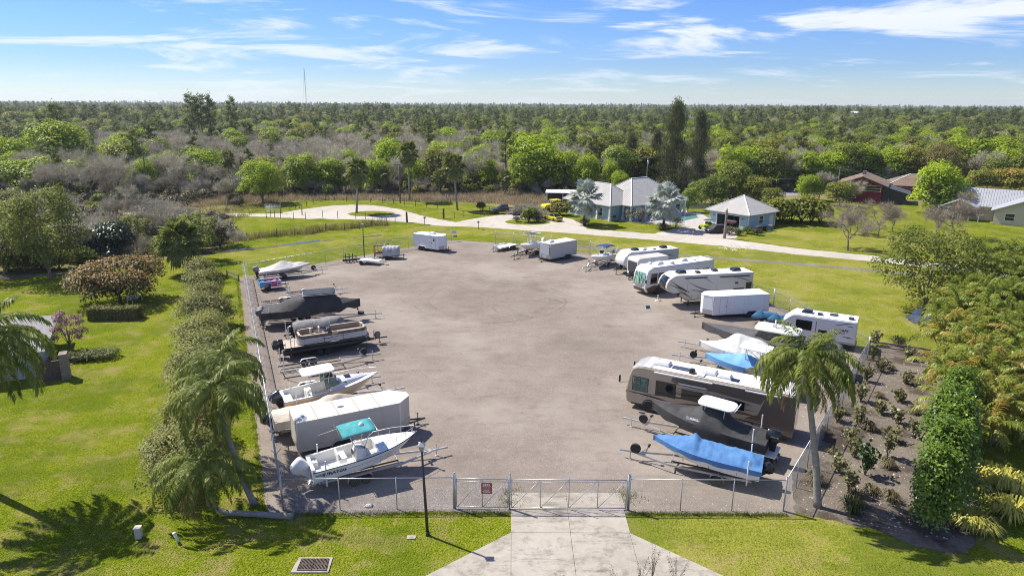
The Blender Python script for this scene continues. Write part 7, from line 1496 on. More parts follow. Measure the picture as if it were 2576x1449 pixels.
# white posts and a low wall by the left hedge
for q, lb in (((346,800),'white concrete post at the end of the clipped hedge'),):
    p = G(*q); t = thing('white_post', lb, 'post', p); MB().box(-.2,.2,-.2,.2,0,1.15).build('post', WTRIM, t, bevel=.03); MB().box(-.24,.24,-.24,.24,1.15,1.22).build('cap', WTRIM, t)
p = G(340,758); t = thing('garden_bench', 'white slatted garden bench beside the orange flowering tree', 'bench', p, R_(80))
for k in range(4): MB().box(-.9,.9,-.35+.18*k,-.21+.18*k,.42,.46).build('slat', WTRIM, t)
for k in range(3): MB().box(-.9,.9,.36,.40,.55+.16*k,.67+.16*k).build('back_slat', WTRIM, t)
for x in (-.8,.8): MB().box(x-.04,x+.04,-.35,-.28,0,.42).build('leg', WTRIM, t); MB().box(x-.04,x+.04,.30,.36,0,1.0).build('leg', WTRIM, t)
p = G(175,690); t = thing('garden_chair', 'pale blue garden chair under the large left tree', 'chair', p)
MB().box(-.3,.3,-.3,.3,.40,.45).build('seat', SIL, t); MB().box(-.3,.3,.27,.32,.45,1.0).build('backrest', SIL, t)
for x in (-.27,.27):
    for y in (-.27,.27): MB().box(x-.025,x+.025,y-.025,y+.025,0,.40).build('leg', SIL, t)
# ================================================================ vegetation
def np_mesh(name, V, tri=False):
    """V: (n,4,3) quads or (n,3,3) triangles"""
    V = np.asarray(V, dtype=np.float32); n, k = V.shape[0], V.shape[1]; me = bpy.data.meshes.new(name)
    me.vertices.add(n*k); me.loops.add(n*k); me.polygons.add(n)
    me.vertices.foreach_set('co', V.reshape(-1)); me.loops.foreach_set('vertex_index', np.arange(n*k, dtype=np.int32))
    me.polygons.foreach_set('loop_start', np.arange(0, n*k, k, dtype=np.int32)); me.polygons.foreach_set('loop_total', np.full(n, k, dtype=np.int32))
    me.update(calc_edges=True); return me
def unit(a): return a/np.maximum(1e-6, np.linalg.norm(a, axis=-1, keepdims=True))
def leaves(rng, P, Nn, l, w, jit=0.35):
    n = len(P); Nn = unit(Nn + rng.normal(0, jit, (n,3))); t = unit(np.cross(Nn, rng.normal(0,1,(n,3)))); b = np.cross(Nn, t)
    L_ = (l*rng.uniform(.65,1.3,n))[:,None]; W_ = (w*rng.uniform(.7,1.25,n))[:,None]
    sag = np.array([0,0,-1.0])*L_*0.18
    return np.stack([P-t*L_/2+sag, P+b*W_/2, P+t*L_/2+sag, P-b*W_/2], axis=1)
def lobes_for(rng, R, H, z0, nl, flat=1.0, spread=.72, rr=(.30,.46)):
    out = []
    for i in range(nl):
        r = R*rng.uniform(*rr); u = (i+.5)/nl; z = z0+(H-z0)*(.12+.74*u**.85); e = max(.15,1-((z-z0)/(H-z0)-.36)**2/.42)**.5; a = i*2.399+rng.uniform(-.5,.5); k = spread*e*rng.uniform(.45,1.0)
        c = np.array([R*k*math.cos(a), R*k*math.sin(a), z])
        out.append((c, np.array([r, r, r*.78*flat])))
    return out
def crown_leaves(rng, lobes, n, l, w, inner=.12, up=.55):
    vol = np.array([L[1].prod()**(2/3) for L in lobes]); vol /= vol.sum(); idx = rng.choice(len(lobes), n, p=vol)
    C = np.array([L[0] for L in lobes])[idx]; Rr = np.array([L[1] for L in lobes])[idx]
    d = unit(rng.normal(0,1,(n,3))); d[:,2] = np.where(d[:,2] < -.3, -d[:,2]*.6, d[:,2])
    k = np.where(rng.random(n) < inner, rng.uniform(.3,.8,n), rng.uniform(.82,1.08,n))[:,None]
    # bumpy surface: finer clumps on each lobe
    f = 1+.14*np.sin(d[:,:1]*9+C[:,:1]*3)*np.cos(d[:,1:2]*8+C[:,1:2]*2)
    P = C+d*Rr*k*f; Nn = d*.8+np.array([0,0,up]); return leaves(rng, P, Nn, l, w)
def limb_mesh(name, segs, n=6):
    mb = MB()
    for path, rad in segs: mb.tube(path, rad, n)
    me = mb.mesh(name); me.shade_smooth(); return me
BARK = mat('grey_bark',(0.17,0.145,0.12),.95,col2=(0.27,0.235,0.195),scale=3,bump=.4,bscale=8)
BARKD = mat('dark_bark',(0.06,0.05,0.042),.95,col2=(0.11,0.09,0.075),scale=3)
TWIG = mat('grey_twigs',(0.385,0.345,0.245),.95,col2=(0.54,0.49,0.365),scale=.7,detail=2,objrand=.18)
PALMB = mat('palm_trunk_bark',(0.20,0.18,0.155),.9,col2=(0.29,0.265,0.235),scale=2,bump=.35,bscale=5,stretch=(1,1,4))
LIME = leafmat('lime_leaf',(0.20,0.30,0.008),(0.38,0.46,0.020),.45,.42,.12)
GREEN = leafmat('mid_green_leaf',(0.135,0.170,0.016),(0.255,0.280,0.040),.4,.42,.30,hue=.025)
DKGREEN = leafmat('dark_glossy_leaf',(0.020,0.042,0.012),(0.050,0.080,0.026),.8,.2,.1,.35,spec=.6)
PINEM = leafmat('pine_needle',(0.125,0.155,0.030),(0.215,0.240,0.055),.35,.42,.3,.6)
OLIVE = leafmat('olive_shrub_leaf',(0.115,0.135,0.022),(0.28,0.275,0.060),1.2,.3,.15)
CASU = leafmat('casuarina_needle',(0.085,0.095,0.030),(0.155,0.160,0.062),.4,.25,.1,.7)
GOLD = leafmat('golden_leaf',(0.16,0.13,0.035),(0.24,0.19,0.055),.5,.3,.1)
ORBL = leafmat('orange_bloom',(0.50,0.25,0.05),(0.64,0.38,0.11),1.5,.3,.1)
PINKB = leafmat('pink_bloom',(0.34,0.10,0.17),(0.46,0.24,0.30),2,.3,.1)
BUSHM = leafmat('dry_bush_leaf',(0.105,0.095,0.040),(0.185,0.155,0.080),.8,.25,.25)
KINDS = {}
def add_kind(kind, tr_me, tr_m, cr_me, cr_m, H, R, cname='crown'):
    if not tr_me.materials: tr_me.materials.append(tr_m)
    if not cr_me.materials: cr_me.materials.append(cr_m)
    KINDS.setdefault(kind, []).append((tr_me, cr_me, H, R, cname))
def spawn(kind, name, label, cat, p, s, rz, group=None, var=0, sxy=None, extra=None):
    tr_me, cr_me, H, R, cname = KINDS[kind][var % len(KINDS[kind])]
    t = thing(name, label, cat, p, rz, group); t.scale = (sxy or s, sxy or s, s)
    put('trunk', tr_me, None, t); put(cname, cr_me, None, t); return t
def trunk_segs(rng, H, R, z0, r=.22, nl=6, fork=.45):
    segs = [([(0,0,0),(rng.uniform(-.1,.1),rng.uniform(-.1,.1),z0*.5),(rng.uniform(-.2,.2),rng.uniform(-.2,.2),z0),(0,0,z0+(H-z0)*.5)],[r*1.3,r,r*.85,r*.4])]
    for k in range(nl):
        a = k*6.283/nl+rng.uniform(-.4,.4); zz = z0*rng.uniform(.8,1.1); q = R*rng.uniform(.5,.8); zt = z0+(H-z0)*rng.uniform(.35,.75)
        segs.append(([(0,0,zz),(q*.4*math.cos(a),q*.4*math.sin(a),zz+(zt-zz)*.55),(q*math.cos(a),q*math.sin(a),zt)],[r*.55,r*.38,r*.1]))
    return segs
def broad(kind, seed, H, R, z0, m, n=2600, l=.55, w=.32, nl=14, bark=None, r=.22, flat=1.0, rr=(.30,.46), spread=.72):
    rng = np.random.default_rng(seed); lo = lobes_for(rng, R, H, z0, nl, flat, spread, rr)
    add_kind(kind, limb_mesh('trunk', trunk_segs(rng,H,R,z0,r)), bark or BARK, np_mesh('crown', crown_leaves(rng, lo, n, l, w)), m, H, R)
for s in range(4): broad('lime', 10+s, 9, 4.6, .5, LIME, 5200, .46, .28, 26)
for s in range(3): broad('green', 20+s, 9, 4.2, .7, GREEN, 3400, .50, .28, 20)
broad('round', 31, 9.8, 5.6, 1.5, LIME, 9000, .42, .26, 46, r=.3, spread=.80, rr=(.26,.36))
broad('dark', 32, 5.2, 3.8, .2, DKGREEN, 6500, .42, .24, 26)
broad('loose', 33, 11, 5.6, .9, leafmat('loose_leaf',(0.13,0.16,0.022),(0.25,0.275,0.05),.6,.45,.1), 7500, .38, .20, 46, r=.2, rr=(.20,.34), spread=.95)
broad('loose', 34, 8, 3.6, 1.5, leafmat('loose_leaf',(0,0,0),(0,0,0)), 2800, .40, .20, 18, r=.14, rr=(.18,.34), spread=.95)
broad('gold', 35, 9, 4.6, .5, GOLD, 3600, .45, .12, 18)
# pine
def pine(seed, H):
    rng = np.random.default_rng(seed); segs = [([(0,0,0),(rng.uniform(-.3,.3),rng.uniform(-.3,.3),H*.5),(rng.uniform(-.4,.4),rng.uniform(-.4,.4),H*.97)],[.20,.15,.05])]; Q = []; Nn = []
    for k in range(26):
        z = H*(.48+.5*(k/26)); a = rng.uniform(0,6.28); q = (1-.62*abs((k/26)-.35)**1.0)*H*.18*rng.uniform(.5,1.15)
        e = (q*math.cos(a), q*math.sin(a), z+q*.25); segs.append(([(0,0,z),(e[0]*.6,e[1]*.6,z+q*.08),e],[.05,.035,.012]))
        for c in range(3):
            f = (.55,.8,1.0)[c]; cc = np.array([e[0]*f,e[1]*f,z+(e[2]-z)*f+.1]); m_ = 26; d = unit(rng.normal(0,1,(m_,3))); Q.append(cc+d*np.array([.62,.62,.42])*rng.uniform(.5,1.1,(m_,1))); Nn.append(d+np.array([0,0,.8]))
    Q.append(np.array([0,0,H])+rng.normal(0,.35,(40,3))); Nn.append(rng.normal(0,1,(40,3))+np.array([0,0,.6]))
    P = np.concatenate(Q); V = leaves(rng, P, np.concatenate(Nn), .52, .15, .5)
    add_kind('pine', limb_mesh('trunk', segs, 5), BARKD, np_mesh('crown', V), PINEM, H, H*.2)
for s in range(4): pine(50+s, 13)
# leafless trees
def bare(kind, seed, H, R, ntw=2600, tw=.030, twl=.95, r=.16, m=None, bark=None, low=.16):
    rng = np.random.default_rng(seed); py = random.Random(seed); segs = []; tips = []
    def grow(p, d, L_, rad, depth):
        q = p + d*L_; mid = p+d*L_*.5+Vector((py.uniform(-1,1),py.uniform(-1,1),py.uniform(-.3,.5)))*L_*.09
        segs.append(([p,mid,q],[rad,rad*.8,rad*.55])); tips.append((p,q,depth))
        if depth < 4:
            for _ in range(py.choice((2,3,3)) if depth else py.choice((4,5))):
                v = Vector((py.gauss(0,1),py.gauss(0,1),py.gauss(.25,.55))).normalized(); nd = (d*.75+v*.85).normalized()
                grow(p.lerp(q,py.uniform(.55,1.0)), nd, L_*py.uniform(.58,.80), rad*.52, depth+1)
    grow(Vector((0,0,0)), Vector((py.uniform(-.1,.1),py.uniform(-.1,.1),1)).normalized(), H*low*1.6, r, 0)
    # rescale to the wanted height and spread
    zs = max(t[1].z for t in tips); xs = sorted((math.hypot(t[1].x,t[1].y) for t in tips))[int(len(tips)*.93)]
    fz, fx = H*.94/zs, R*.92/xs; sc = lambda p: Vector((p.x*fx, p.y*fx, p.z*fz))
    mb = MB()
    for path, rad in segs: mb.tube([sc(p) for p in path], rad, 4 if rad[0] > .03 else 3, False)
    A = np.array([sc(t[0]) for t in tips if t[2] >= 2]); B = np.array([sc(t[1]) for t in tips if t[2] >= 2])
    i = rng.integers(0,len(A),ntw); P = A[i]+(B[i]-A[i])*rng.random((ntw,1)); D = unit((B[i]-A[i])*.6+unit(rng.normal(0,1,(ntw,3)))*np.linalg.norm(B[i]-A[i],axis=1,keepdims=True)+np.array([0,0,.25]))
    Ln = (twl*rng.uniform(.4,1.25,ntw))[:,None]; sd = unit(np.cross(D, rng.normal(0,1,(ntw,3))))*tw*.5; bend = rng.normal(0,.12,(ntw,3))*Ln
    V = np.stack([P-sd, P+D*Ln*.55+bend-sd*.8, P+D*Ln+bend*1.4, P+D*Ln*.55+bend+sd*.8], axis=1)
    add_kind(kind, mb.mesh('trunk'), bark or BARK, np_mesh('crown', V), m or TWIG, H, R)
for s in range(5): bare('bare', 70+s, 8.2, 3.9, 4200, .034)
for s in range(2): bare('barebig', 80+s, 7.0, 4.4, 9000, .022, .75, .15, mat('brown_twigs',(0.25,0.20,0.145),.95,col2=(0.36,0.30,0.22),scale=.7,objrand=.15))
for s in range(2): bare('bareshrub', 84+s, 3.4, 2.6, 4200, .022, .6, .06, low=.10)
# bushes
def bush(kind, seed, H, R, m, n=1500, l=.3, w=.14, nl=9, up=.5):
    rng = np.random.default_rng(seed); lo = []
    for i in range(nl):
        a = rng.uniform(0,6.28); hz = H*rng.uniform(.16 if H > 4 else .35,.78 if H > 4 else .70); tp = 1.3-1.05*hz/H if H > 4 else 1.0; q = R*rng.uniform(0,.62)*tp; r_ = R*rng.uniform(.30,.52)*min(1,tp+.1)
        lo.append((np.array([q*math.cos(a),q*math.sin(a),hz]), np.array([r_,r_,min(hz,H-hz)*1.0+.02])))
    segs = [([(0,0,0),(R*.3*math.cos(k*1.6),R*.3*math.sin(k*1.6),H*.55)],[.05,.02]) for k in range(4)]
    add_kind(kind, limb_mesh('stem', segs, 5), BARKD, np_mesh('foliage', crown_leaves(rng, lo, n, l, w, .2, up)), m, H, R, 'foliage')
for s in range(4): bush('hedgeshrub', 90+s, 2.8, 2.1, OLIVE, 6500, .20, .075, 26, .8)
for s in range(3): bush('drybush', 100+s, 2.0, 1.8, BUSHM, 900, .35, .12)
for s in range(2): bush('greenbush', 105+s, 2.2, 1.9, GREEN, 1400, .36, .2)
for s in range(3): bush('clusia', 110+s, 4.6, 1.7, leafmat('clusia_leaf',(0.075,0.15,0.012),(0.19,0.28,0.03),1.4,.35,.06,.4), 7500, .20, .12, 36, .5)
bush('lowgreen', 115, 1.0, 1.0, leafmat('lowgreen_leaf',(0.05,0.085,0.016),(0.12,0.15,0.04),2,.3), 1300, .16, .08, 9)
bush('brownlow', 116, 1.1, 1.2, leafmat('brown_low_leaf',(0.12,0.08,0.045),(0.19,0.14,0.085),2,.3), 1400, .16, .06, 9)
bush('greylow', 117, 2.4, 2.0, leafmat('frangipani_leaf',(0.13,0.13,0.09),(0.24,0.23,0.17),2,.3), 900, .30, .10, 12)
# casuarina: tall dark plumes
def casu(seed, H, R):
    rng = np.random.default_rng(seed); segs = [([(0,0,0),(.2,0,H*.5),(0,0,H)],[.35,.22,.04])]; Q = []; Nn = []
    for k in range(70):
        u = k/70; z = H*(.10+.9*u); rad = R*(1-u)**.75*(.75+.25*math.sin(u*19))*rng.uniform(.6,1.1)+.15; a = rng.uniform(0,6.28); e = np.array([rad*math.cos(a),rad*math.sin(a),z-.2+rad*.35])
        segs.append(([(0,0,z-.3),tuple(e)],[.06,.015]))
        for f in (.35,.55,.75,.92,1.05):
            m_ = 34; cc = np.array([e[0]*f,e[1]*f,z-.3+(e[2]-z+.3)*f]); Q.append(cc+rng.normal(0,1,(m_,3))*np.array([.5,.5,.7])); Nn.append(rng.normal(0,1,(m_,3))*np.array([1,1,.15]))
    P = np.concatenate(Q); Nn = unit(np.concatenate(Nn)); n = len(P); t = np.tile(np.array([0,0,-1.0]),(n,1))+rng.normal(0,.22,(n,3)); t[:,2] = np.where(rng.random(n)<.35, -t[:,2], t[:,2]); b = unit(np.cross(Nn,t)); Ln = rng.uniform(.35,.8,(n,1)); W_ = .055
    V = np.stack([P, P+t*Ln*.5+b*W_, P+t*Ln, P+t*Ln*.5-b*W_], axis=1)
    add_kind('casu', limb_mesh('trunk', segs, 5), BARKD, np_mesh('crown', V), CASU, H, R)
casu(120, 22, 4.0); casu(121, 20, 3.4)
# ---------------------------------------------------------------- palms
def rachis(L, e0, e1, n=14, pw=1.3):
    p = Vector((0,0,0)); pts = [p.copy()]; 
    for i in range(n):
        u = (i+.5)/n; e = R_(e0+(e1-e0)*u**pw); p = p+Vector((math.cos(e),0,math.sin(e)))*L/n; pts.append(p.copy())
    return pts
def frond_mesh(name, seed, L, e0, e1, ll, lw, hang, npair=46, petiole=.16, rr=.022, m=None, fwd=.55, plum=.35, pw=1.3):
    rng = random.Random(seed); R0 = rachis(L, e0, e1, 16, pw); mb = MB().tube(R0, [rr*(1-.85*i/16) for i in range(17)], 4)
    V = []
    for i in range(npair):
        u = petiole+(1-petiole)*(i+.5)/npair; f = u*16; k = min(15,int(f)); p = R0[k].lerp(R0[k+1], f-k); d = (R0[k+1]-R0[k]).normalized()
        nrm = Vector((0,1,0)).cross(d) if False else d.cross(Vector((0,1,0))).normalized()*-1
        prof = math.sin(min(1,(u-petiole)/(1-petiole)*1.0+.12)*math.pi*.86)**.7
        for s in (1,-1):
            dr = (Vector((0,s,0)) + d*fwd*rng.uniform(.6,1.3) + nrm*rng.uniform(-plum,plum) + Vector((0,0,-hang*.35))).normalized(); l_ = ll*prof*rng.uniform(.8,1.1)
            mid = p+dr*l_*.5; tip = mid+(dr+Vector((0,0,-hang))).normalized()*l_*.55; wv = dr.cross(Vector((rng.uniform(-.5,.5),rng.uniform(-.3,.3),1))).normalized()*lw*.5
            V.append([p, mid+wv, tip, mid-wv])
    o = len(mb.v)
    for q in V: mb.add(q, [(0,1,2,3)])
    me = mb.mesh(name); 
    if m: me.materials.append(m)
    return me
QPALM = leafmat('queen_palm_leaf',(0.135,0.185,0.020),(0.285,0.315,0.070),1.5,.42,.14,.45,spec=.3)
QPALMD = leafmat('dead_palm_leaf',(0.20,0.12,0.05),(0.30,0.20,0.09),1.5,.3,.15,.7)
QF = [frond_mesh('frond',200+i,L_,e0,e1,.85,.070,h_,80,.12,.024,QPALM,pw=.85) for i,(L_,e0,e1,h_) in enumerate(((2.8,86,20,.6),(3.5,80,-55,.9),(3.9,70,-84,1.1),(3.9,56,-90,1.3),(3.6,34,-92,1.4),(3.1,0,-92,1.5)))]
QFD = frond_mesh('frond',210,2.8,-35,-88,.55,.04,1.5,40,.14,.02,QPALMD)
def queen_palm(label, base, top, nf=22, seed=1, r=.17, bend=None, fl=1.0, path=None, dead=2, wind=0.0):
    rng = random.Random(seed); t = thing('queen_palm', label, 'palm tree', base); q = Vector(top)-Vector(base)
    pts = path or [Vector((0,0,0)), q*.33+Vector((0,0,0)), q*.66, q]; n = len(pts); mb = MB()
    # ringed trunk
    dense = []
    for i in range(n-1):
        for k in range(6): dense.append(pts[i].lerp(pts[i+1],k/6))
    dense.append(pts[-1]); m_ = len(dense); mb.tube(dense, [r*(1.35 if i == 0 else 1.15-.45*i/m_)*(1+.04*(i%2)) for i in range(m_)], 10); mb.build('trunk', PALMB, t, 'all')
    MB().tube([q-Vector((0,0,.15)), q+Vector((0,0,.35)), q+Vector((0,0,.9))],[r*.8,r*1.05,r*.3],8).build('crownshaft', mat('boot_fibre',(0.13,0.10,0.05),.9,col2=(.20,.17,.07),scale=5), t, True)
    for i in range(nf):
        u = i/(nf-1); cls = (0,1,1,2,2,2,3,3,3,3,3,4,4,4,4,5)[min(15,int(u*16))]; me = QF[cls]; a = i*2.399+rng.uniform(-.25,.25)
        o = put('frond', me, None, t, loc=q+Vector((0,0,.75-.45*u)), rot=(rng.uniform(-.12,.12),rng.uniform(-.12,.12)+wind*math.cos(a)*.0,a)); s = fl*rng.uniform(.88,1.1); o.scale = (s,s,s)
    for i in range(dead):
        o = put('dead_frond', QFD, None, t, loc=q+Vector((0,0,.1)), rot=(0,0,rng.uniform(0,6.28))); o.scale = (fl,fl,fl)
    return t
bL = G(640,1270); tL = HT(545,1005,bL.y+.8)
queen_palm('queen palm with a bare leaning trunk beside the left fence corner', bL, tL, 24, 1, .17, fl=1.0, path=[Vector((0,0,0)), (tL-bL)*.3+Vector((-.15,0,-.1)), (tL-bL)*.62+Vector((-.12,0,0)), tL-bL])
b2 = Vector((-19.6,41.5,0)); t2_ = HT(560,925,41.5); queen_palm('queen palm rising out of the olive hedge behind the leaning palm', b2, t2_, 22, 2, .17, fl=.95)
# sprawling palm: trunk lies along the ground and turns up
root = G(738,1303); c3 = HT(512,1195,G(515,1297).y+.2); e3 = G(565,1298); e4 = G(530,1297)
queen_palm('toppled queen palm with its trunk lying along the lawn', root, c3, 19, 3, .16, fl=.92, path=[Vector((0,0,.1)), (e3-root)*.55+Vector((0,0,.2)), e3-root+Vector((0,0,.25)), e4-root+Vector((0,0,.75)), c3-root], dead=3)
bR = G(2057,1275); tR = HT(2028,935,bR.y+.6)
queen_palm('tall queen palm with drooping crown in the soil bed by the right fence', bR, tR, 46, 4, .19, fl=.95, dead=2, path=[Vector((0,0,0)), (tR-bR)*.33+Vector((.12,0,0)), (tR-bR)*.66+Vector((.08,0,0)), tR-bR])
queen_palm('queen palm at the left lawn edge whose fronds reach over the house wing', Vector((-31.9,36.9,0)), Vector((-29.9,36.1,9.2)), 28, 5, .24, fl=1.25, dead=1)
queen_palm('palm near the corner of the front lawn casting its shadow on the grass', Vector((-30.5,29.5,0)), Vector((-30.2,29.3,7.0)), 20, 6, .2, fl=1.0, dead=1)
# fan palms
def fan_mesh(name, seed, pet, R, n, e, m, split=.55, cup=.25, w=.075):
    rng = random.Random(seed); ce, se = math.cos(R_(e)), math.sin(R_(e)); tip = Vector((pet*ce,0,pet*se)); mb = MB().tube([(0,0,0),tip*.5+Vector((0,0,.04)),tip],[.03,.022,.014],4)
    fx = Vector((ce,0,se-.25)).normalized(); fy = Vector((0,1,0)); fz = fx.cross(fy)
    for i in range(n):
        a = R_(-125+250*i/(n-1)); r_ = R*(1-.18*abs(i/(n-1)-.5)*2)*rng.uniform(.9,1.05); d = fx*math.cos(a)+fy*math.sin(a)+fz*(-cup)*abs(math.sin(a)); d.normalize(); sd = (fy*math.cos(a)-fx*math.sin(a)).normalized()*R*w
        q = tip+d*r_*split; end = tip+d*r_+Vector((0,0,-.16*r_*rng.uniform(.4,1.6))); mb.add([tip, q+sd, end, q-sd],[(0,1,2,3)])
    me = mb.mesh(name); me.materials.append(m); return me
BISM = leafmat('silver_palm_leaf',(0.36,0.40,0.34),(0.50,0.53,0.45),1.5,.25,.1,.5); SABM = leafmat('sabal_palm_leaf',(0.15,0.18,0.032),(0.27,0.285,0.075),1.5,.3,.15,.45); SABD = leafmat('dry_fan_leaf',(0.16,0.12,0.06),(0.24,0.19,0.11),1.5,.25)
BF = [fan_mesh('leaf',300+i,1.5,1.55,30,e,BISM) for i,e in enumerate((75,52,28,5,-22,-50))]; SF = [fan_mesh('leaf',310+i,1.0,1.0,22,e,SABM,.5,.4,.09) for i,e in enumerate((75,50,25,0,-30,-58))]; SFD = fan_mesh('leaf',320,.9,.85,16,-72,SABD,.5,.5,.08)
def fan_palm(name, label, base, H, F, nf, sc, seed, r=.2, dead=0, group=None, lean=(0,0), skirt=None, parts=True):
    rng = random.Random(seed); t = thing(name, label, 'palm tree', base, 0, group); q = Vector((lean[0],lean[1],H)); 
    MB().tube([(0,0,0),q*.35+Vector((lean[0]*.1,0,0)),q*.7,q],[r*1.25,r,r*.95,r*.9],9).build('trunk', PALMB if name != 'silver_fan_palm' else BARKD, t, 'all')
    for i in range(nf):
        cls = min(5,int(6*i/nf)); o = put('leaf', F[cls], None, t, loc=q+Vector((0,0,.25-.3*i/nf)), rot=(rng.uniform(-.15,.15),rng.uniform(-.1,.1),i*2.399+rng.uniform(-.2,.2))); s = sc*rng.uniform(.85,1.1); o.scale = (s,s,s)
    for i in range(dead):
        o = put('dry_leaf', skirt or SFD, None, t, loc=q+Vector((0,0,-.2)), rot=(0,0,rng.uniform(0,6.28))); o.scale = (sc,sc,sc)
    return t
fan_palm('silver_fan_palm','silver fan palm on the lawn before the blue house porch',G(1470,566),HT(1472,500,G(1470,566).y).z,BF,27,1.4,1,.26)
fan_palm('silver_fan_palm','silver fan palm beside the pool terrace and garage drive',G(1669,577),HT(1672,510,G(1669,577).y).z,BF,27,1.4,2,.26)
for (bx,by,tx,ty,lb,sc) in ((897,536,899,432,'cabbage palm growing on the shell loop island',1.15),(1031,506,1026,388,'tall cabbage palm behind the shell loop beside the pole',1.2),(1151,529,1141,418,'cabbage palm on the grass right of the shell loop',1.15)):
    b_ = G(bx,by); h_ = HT(tx,ty,b_.y); fan_palm('cabbage_palm', lb, b_, h_.z, SF, 38, sc*1.5, bx, .2, 12, lean=(h_.x-b_.x,0))
b_ = G(478,690); fan_palm('cabbage_palm','full cabbage palm at the head of the olive hedge',b_,4.4,SF,46,1.9,9,.26,14,lean=(-1.0,0))
k = 0
for (bx,by,H_,lb) in ((1270,470,4.5,'short fan palm in the wood edge left of the big lime tree'),(965,470,5,'fan palm under the lime trees behind the loop palms'),(1105,472,4.5,'fan palm in the dark wood edge behind the right loop palm'),(455,470,4.5,'fan palm among the left scrub trees'),(575,425,9,'fan palm standing above the left scrub'),(2340,520,5,'small palm in front of the cream house porch')):
    k += 1; b_ = Vector((HT(bx,by,176).x,176,0)) if by < 480 else G(bx,by+25); fan_palm('cabbage_palm', lb, b_, H_, SF, 30, 1.3, k, .18, 4)
# areca clumps
ARC = [leafmat('areca_green',(0.16,0.22,0.018),(0.30,0.33,0.05),1.2,.5,.18,.45,spec=.35), leafmat('areca_yellow',(0.26,0.29,0.03),(0.42,0.43,0.08),1.2,.5,.15,.4,spec=.5), leafmat('areca_orange',(0.40,0.29,0.04),(0.52,0.40,0.09),1.2,.5,.15,.45,spec=.5)]
AF = [[frond_mesh('frond',400+10*j+i,2.3,e0,e1,.62,.085,.8,32,.2,.02,ARC[j],.8,.25) for i,(e0,e1) in enumerate(((80,20),(64,-30),(46,-55),(25,-72)))] for j in range(3)]
def areca(label, p, H, nst, nfr, mix, seed, s=1.0):
    rng = random.Random(seed); t = thing('areca_palm', label, 'palm clump', p, 0, 'areca palms massed on the right boundary'); st = MB()
    for k in range(nst):
        a = k*2.399; q = rng.uniform(.2,1.3)*s; h = H*rng.uniform(.35,.78); top = Vector((q*1.6*math.cos(a),q*1.6*math.sin(a),h)); st.tube([(q*.5*math.cos(a),q*.5*math.sin(a),0),top*.6,top],[.07,.06,.05],6)
        for i in range(nfr):
            j = rng.choices((0,1,2),mix)[0]; c = min(3,int(4*i/nfr)); o = put('frond', AF[j][c], None, t, loc=top, rot=(rng.uniform(-.15,.15),rng.uniform(-.15,.15),i*2.399+k+rng.uniform(-.3,.3))); sc = s*rng.uniform(.85,1.15); o.scale = (sc,sc,sc)
    st.build('stem', mat('areca_stem',(0.16,0.17,0.06),.6,col2=(.26,.24,.12),scale=2), t, True)
random.seed(3); rows_ = [
 ((2425,1125),4.2,(1,3,3)),((2500,1120),4.4,(1,3,3)),((2570,1105),4.4,(2,3,2)),((2415,1050),4.6,(1,3,4)),((2480,1035),5.2,(2,4,3)),((2555,1020),5.2,(3,3,1)),
 ((2405,985),5.0,(1,3,4)),((2465,960),5.6,(3,4,2)),((2540,940),6.0,(4,3,1)),((2385,915),5.2,(2,3,3)),((2440,885),6.0,(4,3,1)),((2510,870),6.6,(5,2,.5)),((2575,870),6.6,(5,2,.5)),
 ((2385,850),5.6,(3,3,2)),((2430,820),6.2,(5,2,.7)),((2500,800),7.4,(6,1,.2)),((2570,800),8.0,(6,1,.2)),((2620,950),6.0,(4,3,1)),((2630,1080),4.5,(2,3,2)),((2470,745),7.6,(6,1,.2)),((2550,740),8.6,(6,1,.2))]
for i,(q,H_,mx) in enumerate(rows_):
    lab = 'golden yellow-green areca palm clump massed along the soil bed' if mx[2] > 1.5 else 'green areca palm clump massed on the right boundary'
    areca(lab, G(*q), H_, 7, 11, (mx[0]*1.4+1.8,mx[1]*1.4,mx[2]*.4), i, 1.0 if H_ < 6.5 else 1.15)
# ---------------------------------------------------------------- placed trees and shrubs
def by_crown(kind, name, label, cx, ytop, Y, wpx, var=0, cat='tree', group=None, rz=None, zmin=None):
    top = HT(cx,ytop,Y); _, _, H, R, _ = KINDS[kind][var % len(KINDS[kind])]; s = top.z/H; dd = Y*.965+(CAM_H-top.z*.5)*.26; wm = wpx/FPX*dd/2; sx = wm/R/1.05
    return spawn(kind, name, label, cat, Vector((top.x,Y,0)), s, rz if rz is not None else (cx*.37)%6.28, group, var, sx)
by_crown('round','round_tree','single round lime green tree clipped like a ball beside the shell lane',652,405,G(652,512).y,122,0)
LG = 'lime green trees at the wood edge'
for i,(cx,yt,Y,w) in enumerate(((140,303,205,190),(60,395,172,170),(200,400,176,160),(15,340,196,110),(310,345,195,150),(400,382,180,90),(350,400,170,80),(520,395,190,110),(755,385,176,110),(835,395,180,120),(985,350,190,110),(940,395,178,90),(1045,400,182,70),(1480,385,180,90),(1340,340,186,170),(1415,372,184,130),(1310,385,180,80),(1540,400,178,60),(1560,430,174,60),(2015,375,196,130),(2095,378,200,110),(2175,360,205,120),(2255,368,205,100),(2440,340,215,160),(2530,345,215,150),(2370,405,148,150),(2330,375,210,80),(90,355,220,120),(1225,395,188,70),(1850,365,190,100))):
    by_crown('lime','broadleaf_tree',{0:'largest domed lime green tree left of the wooded power pole',4:'lime green tree directly behind the pole among the lime trees',8:'lime green tree right behind the single round tree',10:'lime green tree behind the tall cabbage palm by the loop pole',13:'lime green tree behind the carport of the blue house',14:'largest lime green tree left of the blue house',15:'lime green tree between the large lime tree and the blue house',25:'bright lime tree standing between the red and cream houses'}.get(i,'lime green broadleaf tree at the edge of the woods'),cx,yt,Y,w,i,group=LG)
